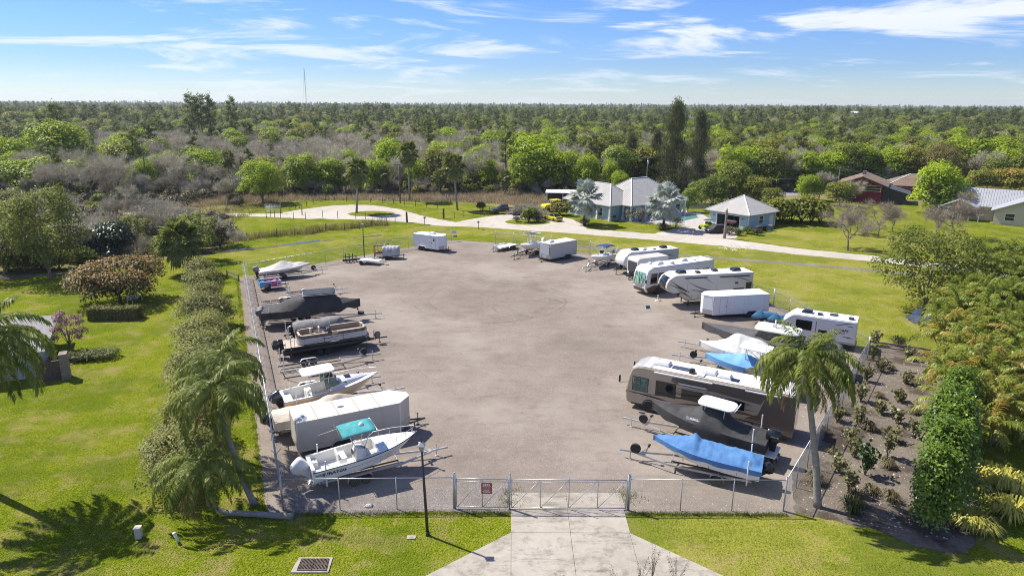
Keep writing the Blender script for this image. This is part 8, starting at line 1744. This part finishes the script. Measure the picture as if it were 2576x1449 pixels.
by_crown('casu','casuarina_tree','tallest dark feathery casuarina with a pointed top',1706,256,182,112,0); by_crown('casu','casuarina_tree','slightly lower dark casuarina touching the tallest one',1766,282,186,78,1)
by_crown('casu','casuarina_tree','thin pale casuarina standing left of the two dark ones',1590,340,190,70,1); by_crown('casu','casuarina_tree','low casuarina spire beside the transformer pole',1655,330,188,70,0)
by_crown('gold','golden_tree','golden brown bamboo-like tree behind the brown roof',2378,350,196,130)
for i,(cx,yt,Y,w) in enumerate(((2470,425,180,90),(2545,420,178,110),(2500,470,165,110),(2590,470,160,100))):
    t = by_crown('green','mango_tree','green tree with rusty orange bloom behind the cream house',cx,yt,Y,w,i,group='blooming trees behind the cream house')
    rng = np.random.default_rng(i); _,cm,H,R,_ = KINDS['green'][i%3]
    lo = lobes_for(np.random.default_rng(20+i%3),R,H,2.4,14); V = crown_leaves(rng,[(c_,r_*1.06) for c_,r_ in lo],700,.4,.2,0,1); me = np_mesh('blossom',V[V[:,0,2]>5.0]); me.materials.append(ORBL); put('blossom',me,None,t)
# left garden trees
p = G(125,700); t = spawn('loose','shade_tree','large loose leaved shade tree with many stems over the left lawn','tree',p,HT(90,455,p.y).z/11,.4,var=0,sxy=.95)
t = spawn('loose','shade_tree','leafy tree at the frame edge left of the shade tree','tree',G(15,690),1.0,2.0,var=0)
for i,(x,y,s_) in enumerate(((60,690,1.5),(150,680,1.4),(200,668,1.3),(20,680,1.6),(105,675,1.6))): spawn('greenbush','garden_shrub','leafy bush at the feet of the left shade trees','shrub',G(x,y),s_,i*1.9,'bushes under the left shade trees',i)
t = spawn('dark','dark_tree','dense dark glossy leaved small tree behind the orange one','tree',G(285,652),1.05,.3,var=0,sxy=1.0)
p = G(302,762); rng = np.random.default_rng(77); lo = lobes_for(rng,5.0,5.3,.5,38,.9,.88,(.24,.36))
t = thing('mango_tree','spreading tree covered in rusty orange bloom on the left lawn','tree',p); put('trunk',limb_mesh('trunk',trunk_segs(rng,5.3,5.0,1.2,.2,8)),BARKD,t)
put('crown',np_mesh('crown',crown_leaves(rng,lo,9000,.34,.15)),leafmat('mango_leaf',(0.035,0.05,0.014),(0.085,0.10,0.03),1,.25),t); V = crown_leaves(rng,[(c_,r_*1.07) for c_,r_ in lo],6000,.26,.12,0,1); V = V[(V[:,0,2]>1.5)&(rng.random(len(V))<np.clip(.4+.25*(V[:,0,2]-1.5),0,1))]; put('blossom',np_mesh('blossom',V),ORBL,t)
for (cx,cy,s_,v_,lb) in ((500,610,.95,1,'slender leafy tree beside the cabbage palm'),(345,585,.75,1,'thin leafy tree behind the dark glossy tree')): spawn('loose','young_tree',lb,'tree',G(cx,cy+45),s_,1.0,var=v_)
bg = 'bare shrubs on the left scrub edge'
for i,(x,y,s_) in enumerate(((240,590,1.5),(390,600,1.5),(430,575,1.3),(545,600,1.2),(590,610,1.0),(210,640,1.2),(360,640,1.1),(175,560,1.5),(300,545,1.6),(60,560,1.6),(120,540,1.6),(510,590,1.3))): spawn('bareshrub','bare_shrub','grey leafless shrub in the scrub beyond the left garden','shrub',G(x,y+12),s_,i*1.3,bg,i)
rng = random.Random(4)
for i in range(96):
    x = rng.uniform(-20,620); y = rng.uniform(478,560) if x < 480 else rng.uniform(470,520)
    if i > 33: x = rng.uniform(-20,560); y = rng.uniform(548,min(640,700-.11*max(0,x)-12) if x > 230 else 676)
    k_ = rng.choice(('greenbush','drybush','drybush','bareshrub')); p = G(x,y)
    spawn(k_,'scrub_bush',{'greenbush':'green bush in the scrub left of the round tree','drybush':'dry olive bush in the scrub left of the round tree','bareshrub':'leafless bush in the scrub left of the round tree'}[k_],'bush',p,rng.uniform(1.0,2.1),rng.uniform(0,6),'scrub bushes left of the round tree '+k_,i)
# clipped hedge, round hedge, pink bush
def boxhedge(label, p, L, W, H, rz, m, seed, n=5200):
    rng = np.random.default_rng(seed); t = thing('clipped_hedge', label, 'hedge', p, rz); P = []; Nn = []
    face = rng.choice(3, n, p=[.45,.40,.15]); a = rng.uniform(-.5,.5,n); b_ = rng.uniform(0,1,n); sg = np.where(rng.random(n)<.5,-1,1)
    P = np.where((face==0)[:,None], np.stack([a*L, (b_-.5)*W, np.full(n,H)],1), np.where((face==1)[:,None], np.stack([a*L, sg*W/2, b_*H],1), np.stack([sg*L/2,(a)*W,b_*H],1)))
    Nn = np.where((face==0)[:,None], np.array([[0,0,1.0]]), np.where((face==1)[:,None], np.stack([0*a,sg*1.0,0*a+.4],1), np.stack([sg*1.0,0*a,0*a+.4],1))); P = P+rng.normal(0,.05,(n,3))
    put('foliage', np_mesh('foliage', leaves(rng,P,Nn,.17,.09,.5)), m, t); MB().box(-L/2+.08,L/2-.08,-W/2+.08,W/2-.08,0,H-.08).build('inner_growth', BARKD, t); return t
boxhedge('long clipped box hedge below the orange flowering tree', (G(222,812)+G(345,800))/2+Vector((0,.6,0)), (G(345,806)-G(222,806)).length, 1.5, 1.35, R_(4), leafmat('box_hedge_leaf',(0.13,0.14,0.02),(0.26,0.25,0.045),2,.3), 3)
p = G(193,912); t = thing('round_hedge','low rounded hedge at the foot of the pink bush','hedge',p+Vector((.4,.8,0)),.25); rng2 = np.random.default_rng(9); lo = [(np.array([x,0,.45]),np.array([.9,1.0,.55])) for x in np.linspace(-2.0,2.0,6)]; put('foliage',np_mesh('foliage',crown_leaves(rng2,lo,4500,.16,.09,.1,.9)),leafmat('round_hedge_leaf',(0.085,0.11,0.018),(0.20,0.22,0.045),2,.3),t); MB().tube([(-1.8,0,0),(-1.8,0,.5)],.04,5).build('stem',BARKD,t)
p = G(178,885); t = thing('flowering_bush','tall bush with pink flowers beside the low house wing','bush',p); rng2 = np.random.default_rng(12); lo = lobes_for(rng2,1.7,4.2,.8,16,1.2,.9,(.22,.34)); put('stem',limb_mesh('stem',trunk_segs(rng2,4.2,1.7,.7,.07,9)),BARK,t); put('foliage',np_mesh('foliage',crown_leaves(rng2,lo,1100,.2,.08)),leafmat('grey_green_leaf',(0.07,0.075,0.035),(0.13,0.13,0.07),2,.3),t); put('blossom',np_mesh('blossom',crown_leaves(rng2,[(c_,r_*1.05) for c_,r_ in lo],1500,.15,.10,.2)),PINKB,t)
# olive hedge row along the left side of the yard
pts_ = [(505,690,1.0),(512,725,.95),(520,760,1.05),(512,800,1.0),(525,835,1.05),(508,872,1.05),(520,910,1.1),(500,950,1.05),(505,1000,1.1),(478,1045,1.1),(492,1095,1.0),(455,1120,1.05),(455,1180,1.05),(432,1225,1.0),(470,1160,.95),(425,1150,.9),(540,870,.9),(545,800,.85),(535,950,.9)]
for i,(x,y,s_) in enumerate(pts_): spawn('hedgeshrub','hedge_shrub','olive green feathery shrub in the long hedge left of the yard','shrub',G(x,y+22,0),s_*(1.24+.13*math.sin(i*2.7))*(1 if y < 1000 else .86),i*1.7,'shrubs of the long olive hedge',i)
# right bed: clusia row, sea grapes, tufts, yellow plants
for i,(x,y,s_) in enumerate(((2335,1340,.95),(2362,1285,1.05),(2385,1225,1.1),(2375,1165,1.0),(2392,1110,1.0))): spawn('clusia','clusia_shrub','tall dense bright green shrub in the row right of the soil bed','shrub',G(x,y),s_*1.22,i*1.1,'bright green shrubs right of the soil bed',i,s_*(1.12+.12*math.sin(i*2.2)))
SGL = leafmat('sea_grape_leaf',(0.13,0.135,0.05),(0.24,0.22,0.10),3,.25,.15,.4); SGD = leafmat('sea_grape_dark_leaf',(0.03,0.07,0.012),(0.06,0.11,0.02),3,.25,.1,.4)
def sea_grape(label, p, H, seed, m, n=120, R=.5, ls=.26):
    rng = np.random.default_rng(seed); t = thing('sea_grape', label, 'shrub', p, 0, 'young sea grapes in the soil bed'); ns = 5; segs = []; V = []
    for k in range(ns):
        a = k*1.26+seed; top = np.array([R*.7*math.cos(a),R*.7*math.sin(a),H*rng.uniform(.7,1.0)]); segs.append(([(0,0,0),tuple(top*np.array([.6,.6,.5])),tuple(top)],[.03,.022,.012]))
        for j in range(n//ns):
            u = rng.uniform(.35,1.05); c_ = top*np.array([u,u,u])+rng.normal(0,.13,3); d = unit(rng.normal(0,1,(1,3))+np.array([[0,0,.6]]))[0]; tt_ = unit(np.cross(d,rng.normal(0,1,3))[None])[0]; bb = np.cross(d,tt_); r_ = ls*rng.uniform(.35,.6)
            V.append([c_+tt_*r_, c_+bb*r_, c_-tt_*r_, c_-bb*r_])
    put('stem',limb_mesh('stem',segs,5),BARK,t); put('foliage',np_mesh('foliage',np.array(V)),m,t)
for i,(x,y,H_,dk) in enumerate(((2200,868,1.4,0),(2196,905,1.6,0),(2180,960,1.5,0),(2165,1010,1.6,0),(2160,1075,1.7,0),(2140,1120,1.5,0),(2285,905,1.1,0),(2280,965,1.2,0),(2262,1010,1.1,0),(2255,1065,1.2,0),(2232,1150,2.0,0),(2175,1195,2.2,1),(2135,1240,1.7,0),(2150,1150,1.4,0),(2105,1060,1.2,0),(2215,935,1.2,0),(2245,1110,1.1,0),(2300,1100,1.3,0),(2110,1190,1.2,0),(2215,1040,1.1,0))):
    sea_grape('bushy dark green sea grape among the paler ones' if dk else 'young sea grape with pale round leaves in the soil bed', G(x,y), H_, i, SGD if dk else SGL, 220 if dk else 130, .7 if dk else .5)
def blades(label, p, R, H, n, m, seed, name='grass_clump', cat='plant', group=None, w=.03):
    rng = np.random.default_rng(seed); a = rng.uniform(0,6.28,n); q = rng.uniform(.0,.25,n)*R; e = rng.uniform(.35,1.0,n); L_ = rng.uniform(.7,1.1,n)
    P0 = np.stack([q*np.cos(a),q*np.sin(a),0*a],1); d = np.stack([np.cos(a),np.sin(a),0*a],1); P1 = P0+d*(R*.55*e*L_)[:,None]+np.stack([0*a,0*a,H*L_*(1.15-.5*e)],1); P2 = P0+d*(R*1.0*e*L_)[:,None]+np.stack([0*a,0*a,H*L_*(1.0-.75*e)],1)
    sd = np.stack([-np.sin(a),np.cos(a),0*a],1)*w; me = np_mesh('blades', np.concatenate([np.stack([P0-sd*.6,P0+sd*.6,P1+sd,P1-sd],1),np.stack([P1-sd,P1+sd,P2+sd*.15,P2-sd*.15],1)])); t = thing(name,label,cat,p,0,group); put('blades',me,m,t); return t
TUFT = leafmat('tawny_grass',(0.16,0.14,0.06),(0.24,0.20,0.10),3,.3); YELB = leafmat('yellow_striped_leaf',(0.45,0.43,0.06),(0.62,0.58,0.16),3,.35,.1); CYC = leafmat('cycad_leaf',(0.04,0.06,0.014),(0.09,0.10,0.03),3,.3)
for i,(x,y,R_m,H_) in enumerate(((2440,1325,1.5,1.1),(2540,1300,1.6,1.2),(2470,1335,1.0,.8),(2520,1225,1.6,1.3),(2480,1205,1.4,1.2),(2560,1240,1.2,1.1),(2450,1250,1.3,1.1))): blades('yellow striped strap leaf plant on the lawn below the areca palms',G(x,y),R_m,H_,260,YELB,i,'strap_leaf_plant','plant','yellow strap leaf plants',.045)
for i,(x,y,R_m,H_,m_) in enumerate(((2145,1290,1.1,1.0,CYC),(2050,1215,.8,.8,TUFT),(2070,1090,.7,.6,TUFT),(2185,1080,.8,.7,TUFT),(2232,1175,.7,.7,TUFT),(2260,870,1.2,1.0,CYC),(2150,1270,.8,1.0,TUFT),(2390,1290,.8,.9,TUFT),(2400,1200,.8,.9,TUFT),(2120,1040,.6,.5,TUFT),(2210,1000,.6,.5,TUFT),(2240,930,.6,.5,TUFT),(2300,1040,.7,.6,TUFT),(2095,1140,.6,.5,TUFT),(2190,1240,.7,.6,TUFT),(2240,1260,.8,.7,TUFT))): blades('spiky green clump in the soil bed' if m_ is CYC else 'tawny grass tuft in the soil bed',G(x,y),R_m,H_,180,m_,20+i,'grass_clump','plant','spiky clumps in the soil bed' if m_ is CYC else 'tawny tufts in the soil bed',.02)
spawn('lowgreen','low_shrub','low red-tinged shrub between the yellow strap leaf plants','shrub',G(2500,1275),.9,.5)
spawn('loose','boundary_tree','light green tree leaning over the lawn beside the areca palms','tree',G(2420,800)+Vector((-2.5,3,0)),.92,1.4,var=0,sxy=1.0)
# house plants and road side
for i,(x,y,k_,s_,lb) in enumerate(((1470,568,'brownlow',1.3,'brown clipped shrub ring round the left silver palm'),(1669,580,'brownlow',1.3,'brown clipped shrub ring round the right silver palm'),(1330,558,'greenbush',1.3,'dense green shrub on the drive island'),(1352,560,'brownlow',1.2,'brown low shrub at the end of the drive island'),(1300,558,'brownlow',1.0,'brown low shrub at the start of the drive island'),(1408,541,'greenbush',1.5,'dark green rounded bush beside the blue house'),(1585,556,'greylow',1.1,'grey leaved shrub under the porch corner'),(1610,560,'greylow',1.2,'grey leaved shrub along the terrace edge'),(1700,572,'greylow',.95,'grey leaved shrub by the pool end'),(1790,582,'lowgreen',1.0,'low green shrub by the buggy'),(1835,590,'brownlow',1.3,'brown clipped shrub round the dead trunk'),(1880,588,'lowgreen',1.4,'low green bed shrub at the garage corner'),(1855,592,'lowgreen',1.2,'low green bed shrub in front of the garage'),(1905,592,'lowgreen',1.2,'low green bed shrub beside the black box'),(1214,530,'greenbush',.9,'green bush behind the black pickup nose'),(1540,553,'lowgreen',1.1,'low green shrub under the porch downspout'))): spawn(k_,'garden_shrub',lb,'shrub',G(x,y),s_,i*.9,var=i)
for i,(x,y,s_) in enumerate(((1300,550,1.0),(1328,551,.95),(1358,552,.9))): spawn('bareshrub','bare_shrub','leafless brown shrub on the house drive island','shrub',G(x,y),s_,i*2.0,'leafless shrubs on the drive island',i)
p = G(1822,600); t = thing('dead_trunk','bare dead palm trunk standing in front of the garage','tree trunk',p); MB().tube([(0,0,0),(.05,0,2.5),(0,0,5.0)],[.28,.22,.20],9).build('trunk',BARK,t,True); MB().tube([(0,0,4.9),(.1,.05,5.4)],[.18,.03],6).build('stub',BARK,t)
for i,(x,y,s_,lb) in enumerate(((2118,624,.95,'spreading leafless tree on the roadside lawn'),(2215,600,.7,'leafless tree behind the roadside lawn'),(2275,595,.75,'leafless tree before the cream house porch'),(2335,600,.8,'pale leafless tree before the cream house gable'),(2395,600,.85,'pale leafless tree beside the flag'),(2165,598,.6,'small leafless tree by the hedge end'))): spawn('barebig','bare_tree',lb,'tree',G(x,y)+Vector((0,(i%3)*3-2,0)),s_*(1.2+.25*math.sin(i*1.9)),i*1.1,var=i)
for i,(x,y,s_) in enumerate(((1965,562,1.15),(1990,560,1.2),(2015,560,1.25),(2040,560,1.2),(2062,562,1.05),(1950,555,1.0))): spawn('greenbush','hedge_bush','broad dark green hedge bush behind the garage','bush',G(x,y),s_*2.0,i*1.2,'hedge bushes behind the garage',i)
for i,(x,yt,Y,w,kd) in enumerate(((1850,405,158,120,'green'),(1800,440,152,90,'green'),(1905,440,155,90,'green'),(1760,450,160,80,'green'),(1735,470,150,50,'green'),(1945,470,150,70,'green'),(2040,440,170,80,'lime'),(2150,450,165,90,'bare'),(2120,455,160,90,'green'),(2070,430,168,80,'bare'))): by_crown(kd,'garden_tree',{'green':'green tree in the belt behind the garage','lime':'lime tree beside the lane behind the garage','bare':'grey leafless tree beside the red house'}[kd],x,yt,Y,w,i,group='garden trees behind the garage '+kd)
# sparse shrub reaching in at the very front
for i,(x,y,h_) in enumerate(((1640,1430,2.0),(1560,1465,1.5),(1700,1450,1.8),(1400,1480,1.3),(1610,1450,1.7))):
    base = G(x,y+30); rng2 = np.random.default_rng(60+i); t = thing('sapling','sparse leafed sapling sprouting at the foot of the driveway','shrub',base,0,'sparse saplings before the driveway'); segs = []; V = []
    for k in range(9):
        a = rng2.uniform(0,6.28); top = np.array([.5*math.cos(a)*rng2.uniform(.2,1.6),.5*math.sin(a)*rng2.uniform(.2,1.6),h_*rng2.uniform(.6,1.1)]); segs.append(([(0,0,0),tuple(top*np.array([.4,.4,.55])),tuple(top)],[.012,.009,.004])); m_ = 22; u = rng2.uniform(.3,1.0,(m_,1)); V.append(leaves(rng2, top*u+rng2.normal(0,.035,(m_,3)), rng2.normal(0,1,(m_,3))+np.array([0,0,.5]), .085,.03))
    put('stem',limb_mesh('stem',segs,4),BARK,t); put('foliage',np_mesh('foliage',np.concatenate(V)),leafmat('sapling_leaf',(0.10,0.10,0.07),(0.20,0.19,0.14),4,.3),t)
# ================================================================ the woods
for i,(cx,yt,Y,w,lb) in enumerate(((478,238,310,34,'tall pine standing above the woods, left in its group'),(500,240,312,34,'tall pine standing above the woods, second of its group'),(522,241,315,30,'tall pine standing above the woods, right in its group'),(577,246,300,26,'lone tall pine with a bare trunk beside the pine group'),(140,262,260,46,'dark pine above the left grey woods'))): by_crown('pine','tall_pine',lb,cx,yt,Y,w*1.5,i)
rng = random.Random(21); nrng = np.random.default_rng(5)
def edgeY(x):
    return np.interp(x, [-400,-160,-95,-60,-20,30,45,70,110,160,400],[165,150,158,172,178,180,182,186,196,185,170])
cand = []
Y = 150.0
while Y < 520:
    sp = 6.2+(Y-150)*.007; half = .80*(Y*.965+8)+8; x = -half
    while x < half:
        xx = x+rng.uniform(-.42,.42)*sp; yy = Y+rng.uniform(-.42,.42)*sp; x += sp
        if yy < edgeY(xx)+4: continue
        if 80 < xx < 112 and 158 < yy < 190: continue
        n_ = noise.noise((xx*.016, yy*.016, 3.3)); n2 = noise.noise((xx*.035+9, yy*.03, 1.1)); r_ = rng.random(); right = 1/(1+math.exp(-(xx-20)/22)); far = min(1,max(0,(yy-230)/190))
        pb = (1.7-1.25*right)*(1-.70*far)+.25*n_; pp = .14+.10*right+.42*far+.25*n2; pl = .11+.06*right-.02*far+.10*n2; pg = .16+.34*right+.10*far
        tot = max(.02,pb)+max(.02,pp)+max(.01,pl)+max(.02,pg); q = r_*tot
        k_ = 'bare' if q < max(.02,pb) else 'pine' if q < max(.02,pb)+max(.02,pp) else 'lime' if q < tot-max(.02,pg) else 'green'
        cand.append((xx,yy,k_,rng.uniform(.62,1.45)*(1.0 if k_ != 'pine' else rng.uniform(.55,1.0)),rng.uniform(0,6.28),rng.randrange(8)))
    Y += sp*.92
cand.sort(key=lambda c: c[1]); cnt = {}; far_pts = []
CAPS = {'bare':295,'pine':240,'lime':90,'green':200}
LBL = {'bare':('bare_tree','leafless grey tree in the woods beyond the road','leafless trees of the woods'),'pine':('pine_tree','dark open crowned pine in the woods beyond the road','pines of the woods'),'lime':('broadleaf_tree','lime green tree standing inside the grey woods','lime trees inside the woods'),'green':('broadleaf_tree','mid green broadleaf tree in the woods beyond the road','mid green trees of the woods')}
for c in cand:
    k_ = c[2]; cnt[k_] = cnt.get(k_,0)+1
    if cnt[k_] <= CAPS[k_]:
        nm, lb, gr = LBL[k_]; spawn(k_, nm, lb, 'tree', Vector((c[0],c[1],0)), c[3], c[4], gr, c[5])
    else: far_pts.append(c)
# rest of the woods, one mass to the horizon
Y = 520.0
while Y < 5200:
    sp = 8.5+(Y-520)*.0125; half = .80*(Y*.965+8)+20; x = -half
    while x < half:
        xx = x+rng.uniform(-.5,.5)*sp; yy = Y+rng.uniform(-.5,.5)*sp; x += sp
        r_ = rng.random(); k_ = 'pine' if r_ < .40 else 'green' if r_ < .84 else 'bare' if r_ < .96 else 'lime'
        far_pts.append((xx,yy,k_,rng.uniform(.7,1.4)*(1+(Y-520)/5200*.55)*(1.0 if k_ == 'pine' else 1.15)*(1.0 if noise.noise((xx*.004,yy*.004,7)) < .25 else 1.18),rng.uniform(0,6.28),rng.randrange(8)))
    Y += sp*(1.3 if Y < 1500 else 1.6)
def scatter(name, label, cat, pts, kinds):
    """one object whose points carry copies of a few prototype plants"""
    me = bpy.data.meshes.new(name); me.vertices.add(len(pts)); me.vertices.foreach_set('co', np.array([(p[0],p[1],p[6] if len(p) > 6 else 0) for p in pts], dtype=np.float32).reshape(-1))
    ks = [(k,v) for k in kinds for v in range(len(KINDS[k]))]; ix = {kv:i for i,kv in enumerate(ks)}
    a = me.attributes.new('kind','INT','POINT'); a.data.foreach_set('value', np.array([ix[(p[2],p[5]%len(KINDS[p[2]]))] for p in pts],dtype=np.int32))
    a = me.attributes.new('siz','FLOAT','POINT'); a.data.foreach_set('value', np.array([p[3] for p in pts],dtype=np.float32))
    a = me.attributes.new('rot','FLOAT','POINT'); a.data.foreach_set('value', np.array([p[4] for p in pts],dtype=np.float32))
    ob = bpy.data.objects.new(name, me); COL.objects.link(ob); tag(ob, label, cat, kind='stuff')
    ng = bpy.data.node_groups.new(name+'_nodes','GeometryNodeTree'); ng.interface.new_socket('Geometry',in_out='INPUT',socket_type='NodeSocketGeometry'); ng.interface.new_socket('Geometry',in_out='OUTPUT',socket_type='NodeSocketGeometry')
    N = ng.nodes; L = ng.links; gi = N.new('NodeGroupInput'); go = N.new('NodeGroupOutput'); jn = N.new('GeometryNodeJoinGeometry')
    def attr(nm, tp): n = N.new('GeometryNodeInputNamedAttribute'); n.data_type = tp; n.inputs[0].default_value = nm; return n.outputs[0]
    kd, sz, rt = attr('kind','INT'), attr('siz','FLOAT'), attr('rot','FLOAT'); cx = N.new('ShaderNodeCombineXYZ'); L.new(rt, cx.inputs[2])
    for kv, i in ix.items():
        tr_me, cr_me, H, R, _ = KINDS[kv[0]][kv[1]]
        bm = bmesh.new(); bm.from_mesh(tr_me); bm.from_mesh(cr_me); n0 = len(tr_me.polygons); bm.faces.ensure_lookup_table()
        for f in bm.faces[n0:]: f.material_index = 1
        pm = bpy.data.meshes.new('plant'); bm.to_mesh(pm); bm.free(); pm.materials.append(tr_me.materials[0]); pm.materials.append(cr_me.materials[0])
        po = bpy.data.objects.new('plant', pm)
        cmp = N.new('FunctionNodeCompare'); cmp.data_type = 'INT'; cmp.operation = 'EQUAL'; L.new(kd, cmp.inputs[2]); cmp.inputs[3].default_value = i
        oi = N.new('GeometryNodeObjectInfo'); oi.inputs[0].default_value = po; oi.inputs['As Instance'].default_value = True
        ip = N.new('GeometryNodeInstanceOnPoints'); L.new(gi.outputs[0], ip.inputs['Points']); L.new(cmp.outputs[0], ip.inputs['Selection']); L.new(oi.outputs['Geometry'], ip.inputs['Instance']); L.new(cx.outputs[0], ip.inputs['Rotation']); L.new(sz, ip.inputs['Scale']); L.new(ip.outputs[0], jn.inputs[0])
    L.new(jn.outputs[0], go.inputs[0]); md = ob.modifiers.new('scatter','NODES'); md.node_group = ng; return ob
scatter('distant_forest','far mixed woods of pines, green and bare trees to the horizon','forest',far_pts,('bare','pine','lime','green'))
# undergrowth inside and along the wood edge
ug = []
for _ in range(3800):
    y = 150+rng.random()**1.6*190; x = rng.uniform(-.8,.8)*(y+10)
    if y < edgeY(x)-2 or (78 < x < 112 and 155 < y < 192): continue
    ug.append((x,y,rng.choices(('drybush','greenbush','bareshrub'),(.5,.2,.3))[0],rng.uniform(.6,1.5),rng.uniform(0,6.28),rng.randrange(6)))
scatter('undergrowth','tangled low bushes under the wood edge trees','undergrowth',ug,('drybush','greenbush','bareshrub'))
# tall dry grass behind the loop, along the ditch and at fence feet
def grass_field(name, label, P, H, m, spread=.5, w=.02, per=7, seed=1):
    r = np.random.default_rng(seed); P = np.repeat(np.array(P,dtype=np.float32),per,axis=0); n = len(P); P[:,:2] += r.normal(0,spread,(n,2)); a = r.uniform(0,6.28,n); h = H*r.uniform(.45,1.2,n); lean = r.uniform(.1,.55,n)*h
    sd = np.stack([-np.sin(a),np.cos(a),0*a],1)*w; tip = P+np.stack([np.cos(a)*lean,np.sin(a)*lean,h],1); V = np.stack([P-sd,P+sd,tip],1); me = np_mesh(name,V); return tag(put(name,me,m),label,'grass',kind='stuff')
DRY = leafmat('dry_grass_blade',(0.32,0.25,0.14),(0.48,0.385,0.25),.25,.3); DRYG = leafmat('olive_grass_blade',(0.22,0.21,0.05),(0.34,0.30,0.10),.3,.35); LGB = leafmat('lawn_blade',(0.10,0.145,0.012),(0.20,0.225,0.03),.6,.4)
P = []
for _ in range(9000):
    y = rng.uniform(146,186); x = rng.uniform(-75,28)
    if y > edgeY(x)+4 or y < np.interp(x,[-75,-60,-40,-5,10,28],[150,163,166,162,152,150]): continue
    P.append((x,y,0))
grass_field('dry_grass','tall pinkish dry grass between the loop and the woods',P,1.1,DRY,.5,.06,8,1)
P = []; line = [G(*SC(*q)) for q in ((480,470),(720,462),(1000,424),(1338,398),(1465,375),(1640,365),(1800,340),(1960,318),(2020,330))]
for a_,b_ in zip(line,line[1:]):
    for _ in range(int((b_-a_).length*14)):
        u = rng.random(); p = a_.lerp(b_,u); P.append((p.x+rng.gauss(0,.5),p.y+rng.gauss(0,.7)+.6,0))
grass_field('dry_grass','tall dry grass bank along the ditch fence',P,1.35,DRYG,.35,.035,8,2)
P = []
for _ in range(2600):
    x = rng.uniform(-100,-55); y = rng.uniform(100,165); P.append((x,y,0))
grass_field('scrub_grass','rough olive grass in the left scrub',P,.7,DRYG,.6,.05,7,3)
# lawn blades close to the camera
P = []
for _ in range(26000):
    y = 22+rng.random()**1.2*34; x = rng.uniform(-.80,.80)*(y+6)
    inlot = (y > 35.4 and x > -13.6-(y-35)*.49 and x < 16.5+(y-35)*.62)
    if inlot or (-1.0 < x < 7.2 and y < 35.4) or (y < G(0,1340).y+.5 and x > -1-(33-y)*1.5 and x < 7.5+(33-y)*1.5): continue
    if x > 16 and y > 31 - 0: continue
    P.append((x,y,.004))
grass_field('lawn_grass','short bright lawn blades in front of the yard',P,.075,LGB,.25,.012,6,4)
P = []
for a_,b_ in ((FL,GM_),(GR_,FR)):
    for _ in range(500): p = a_.lerp(b_,rng.random()); P.append((p.x,p.y-.35-abs(rng.gauss(0,.08)),0))
for _ in range(700): p = FL.lerp(LF,rng.random()); P.append((p.x-1.0-abs(rng.gauss(0,.15)),p.y,0))
for q in ((1575,1240),(1290,1240),(1588,1255),(1283,1262)):
    for _ in range(45): p = G(*q); P.append((p.x+rng.gauss(0,.35),p.y+rng.gauss(0,.35),0))
grass_field('edge_grass','ragged grass tufts along the yard edges',P,.16,LGB,.1,.014,6,5)
# air
hz = MB().box(-5200,5200,-250,5600,-1,60).build('haze', None, None); m = bpy.data.materials.new('haze_air'); m.use_nodes = True; nt = m.node_tree; nt.nodes.clear()
out = nt.nodes.new('ShaderNodeOutputMaterial'); pv = nt.nodes.new('ShaderNodeVolumePrincipled'); pv.inputs['Color'].default_value = (.80,.88,1.0,1); pv.inputs['Density'].default_value = HAZE_DENSITY; pv.inputs['Anisotropy'].default_value = 0.2
nt.links.new(pv.outputs[0], out.inputs['Volume']); hz.data.materials.append(m); hz['kind'] = 'stuff'; hz['label'] = 'thin bluish air over the woods'; hz['category'] = 'haze'
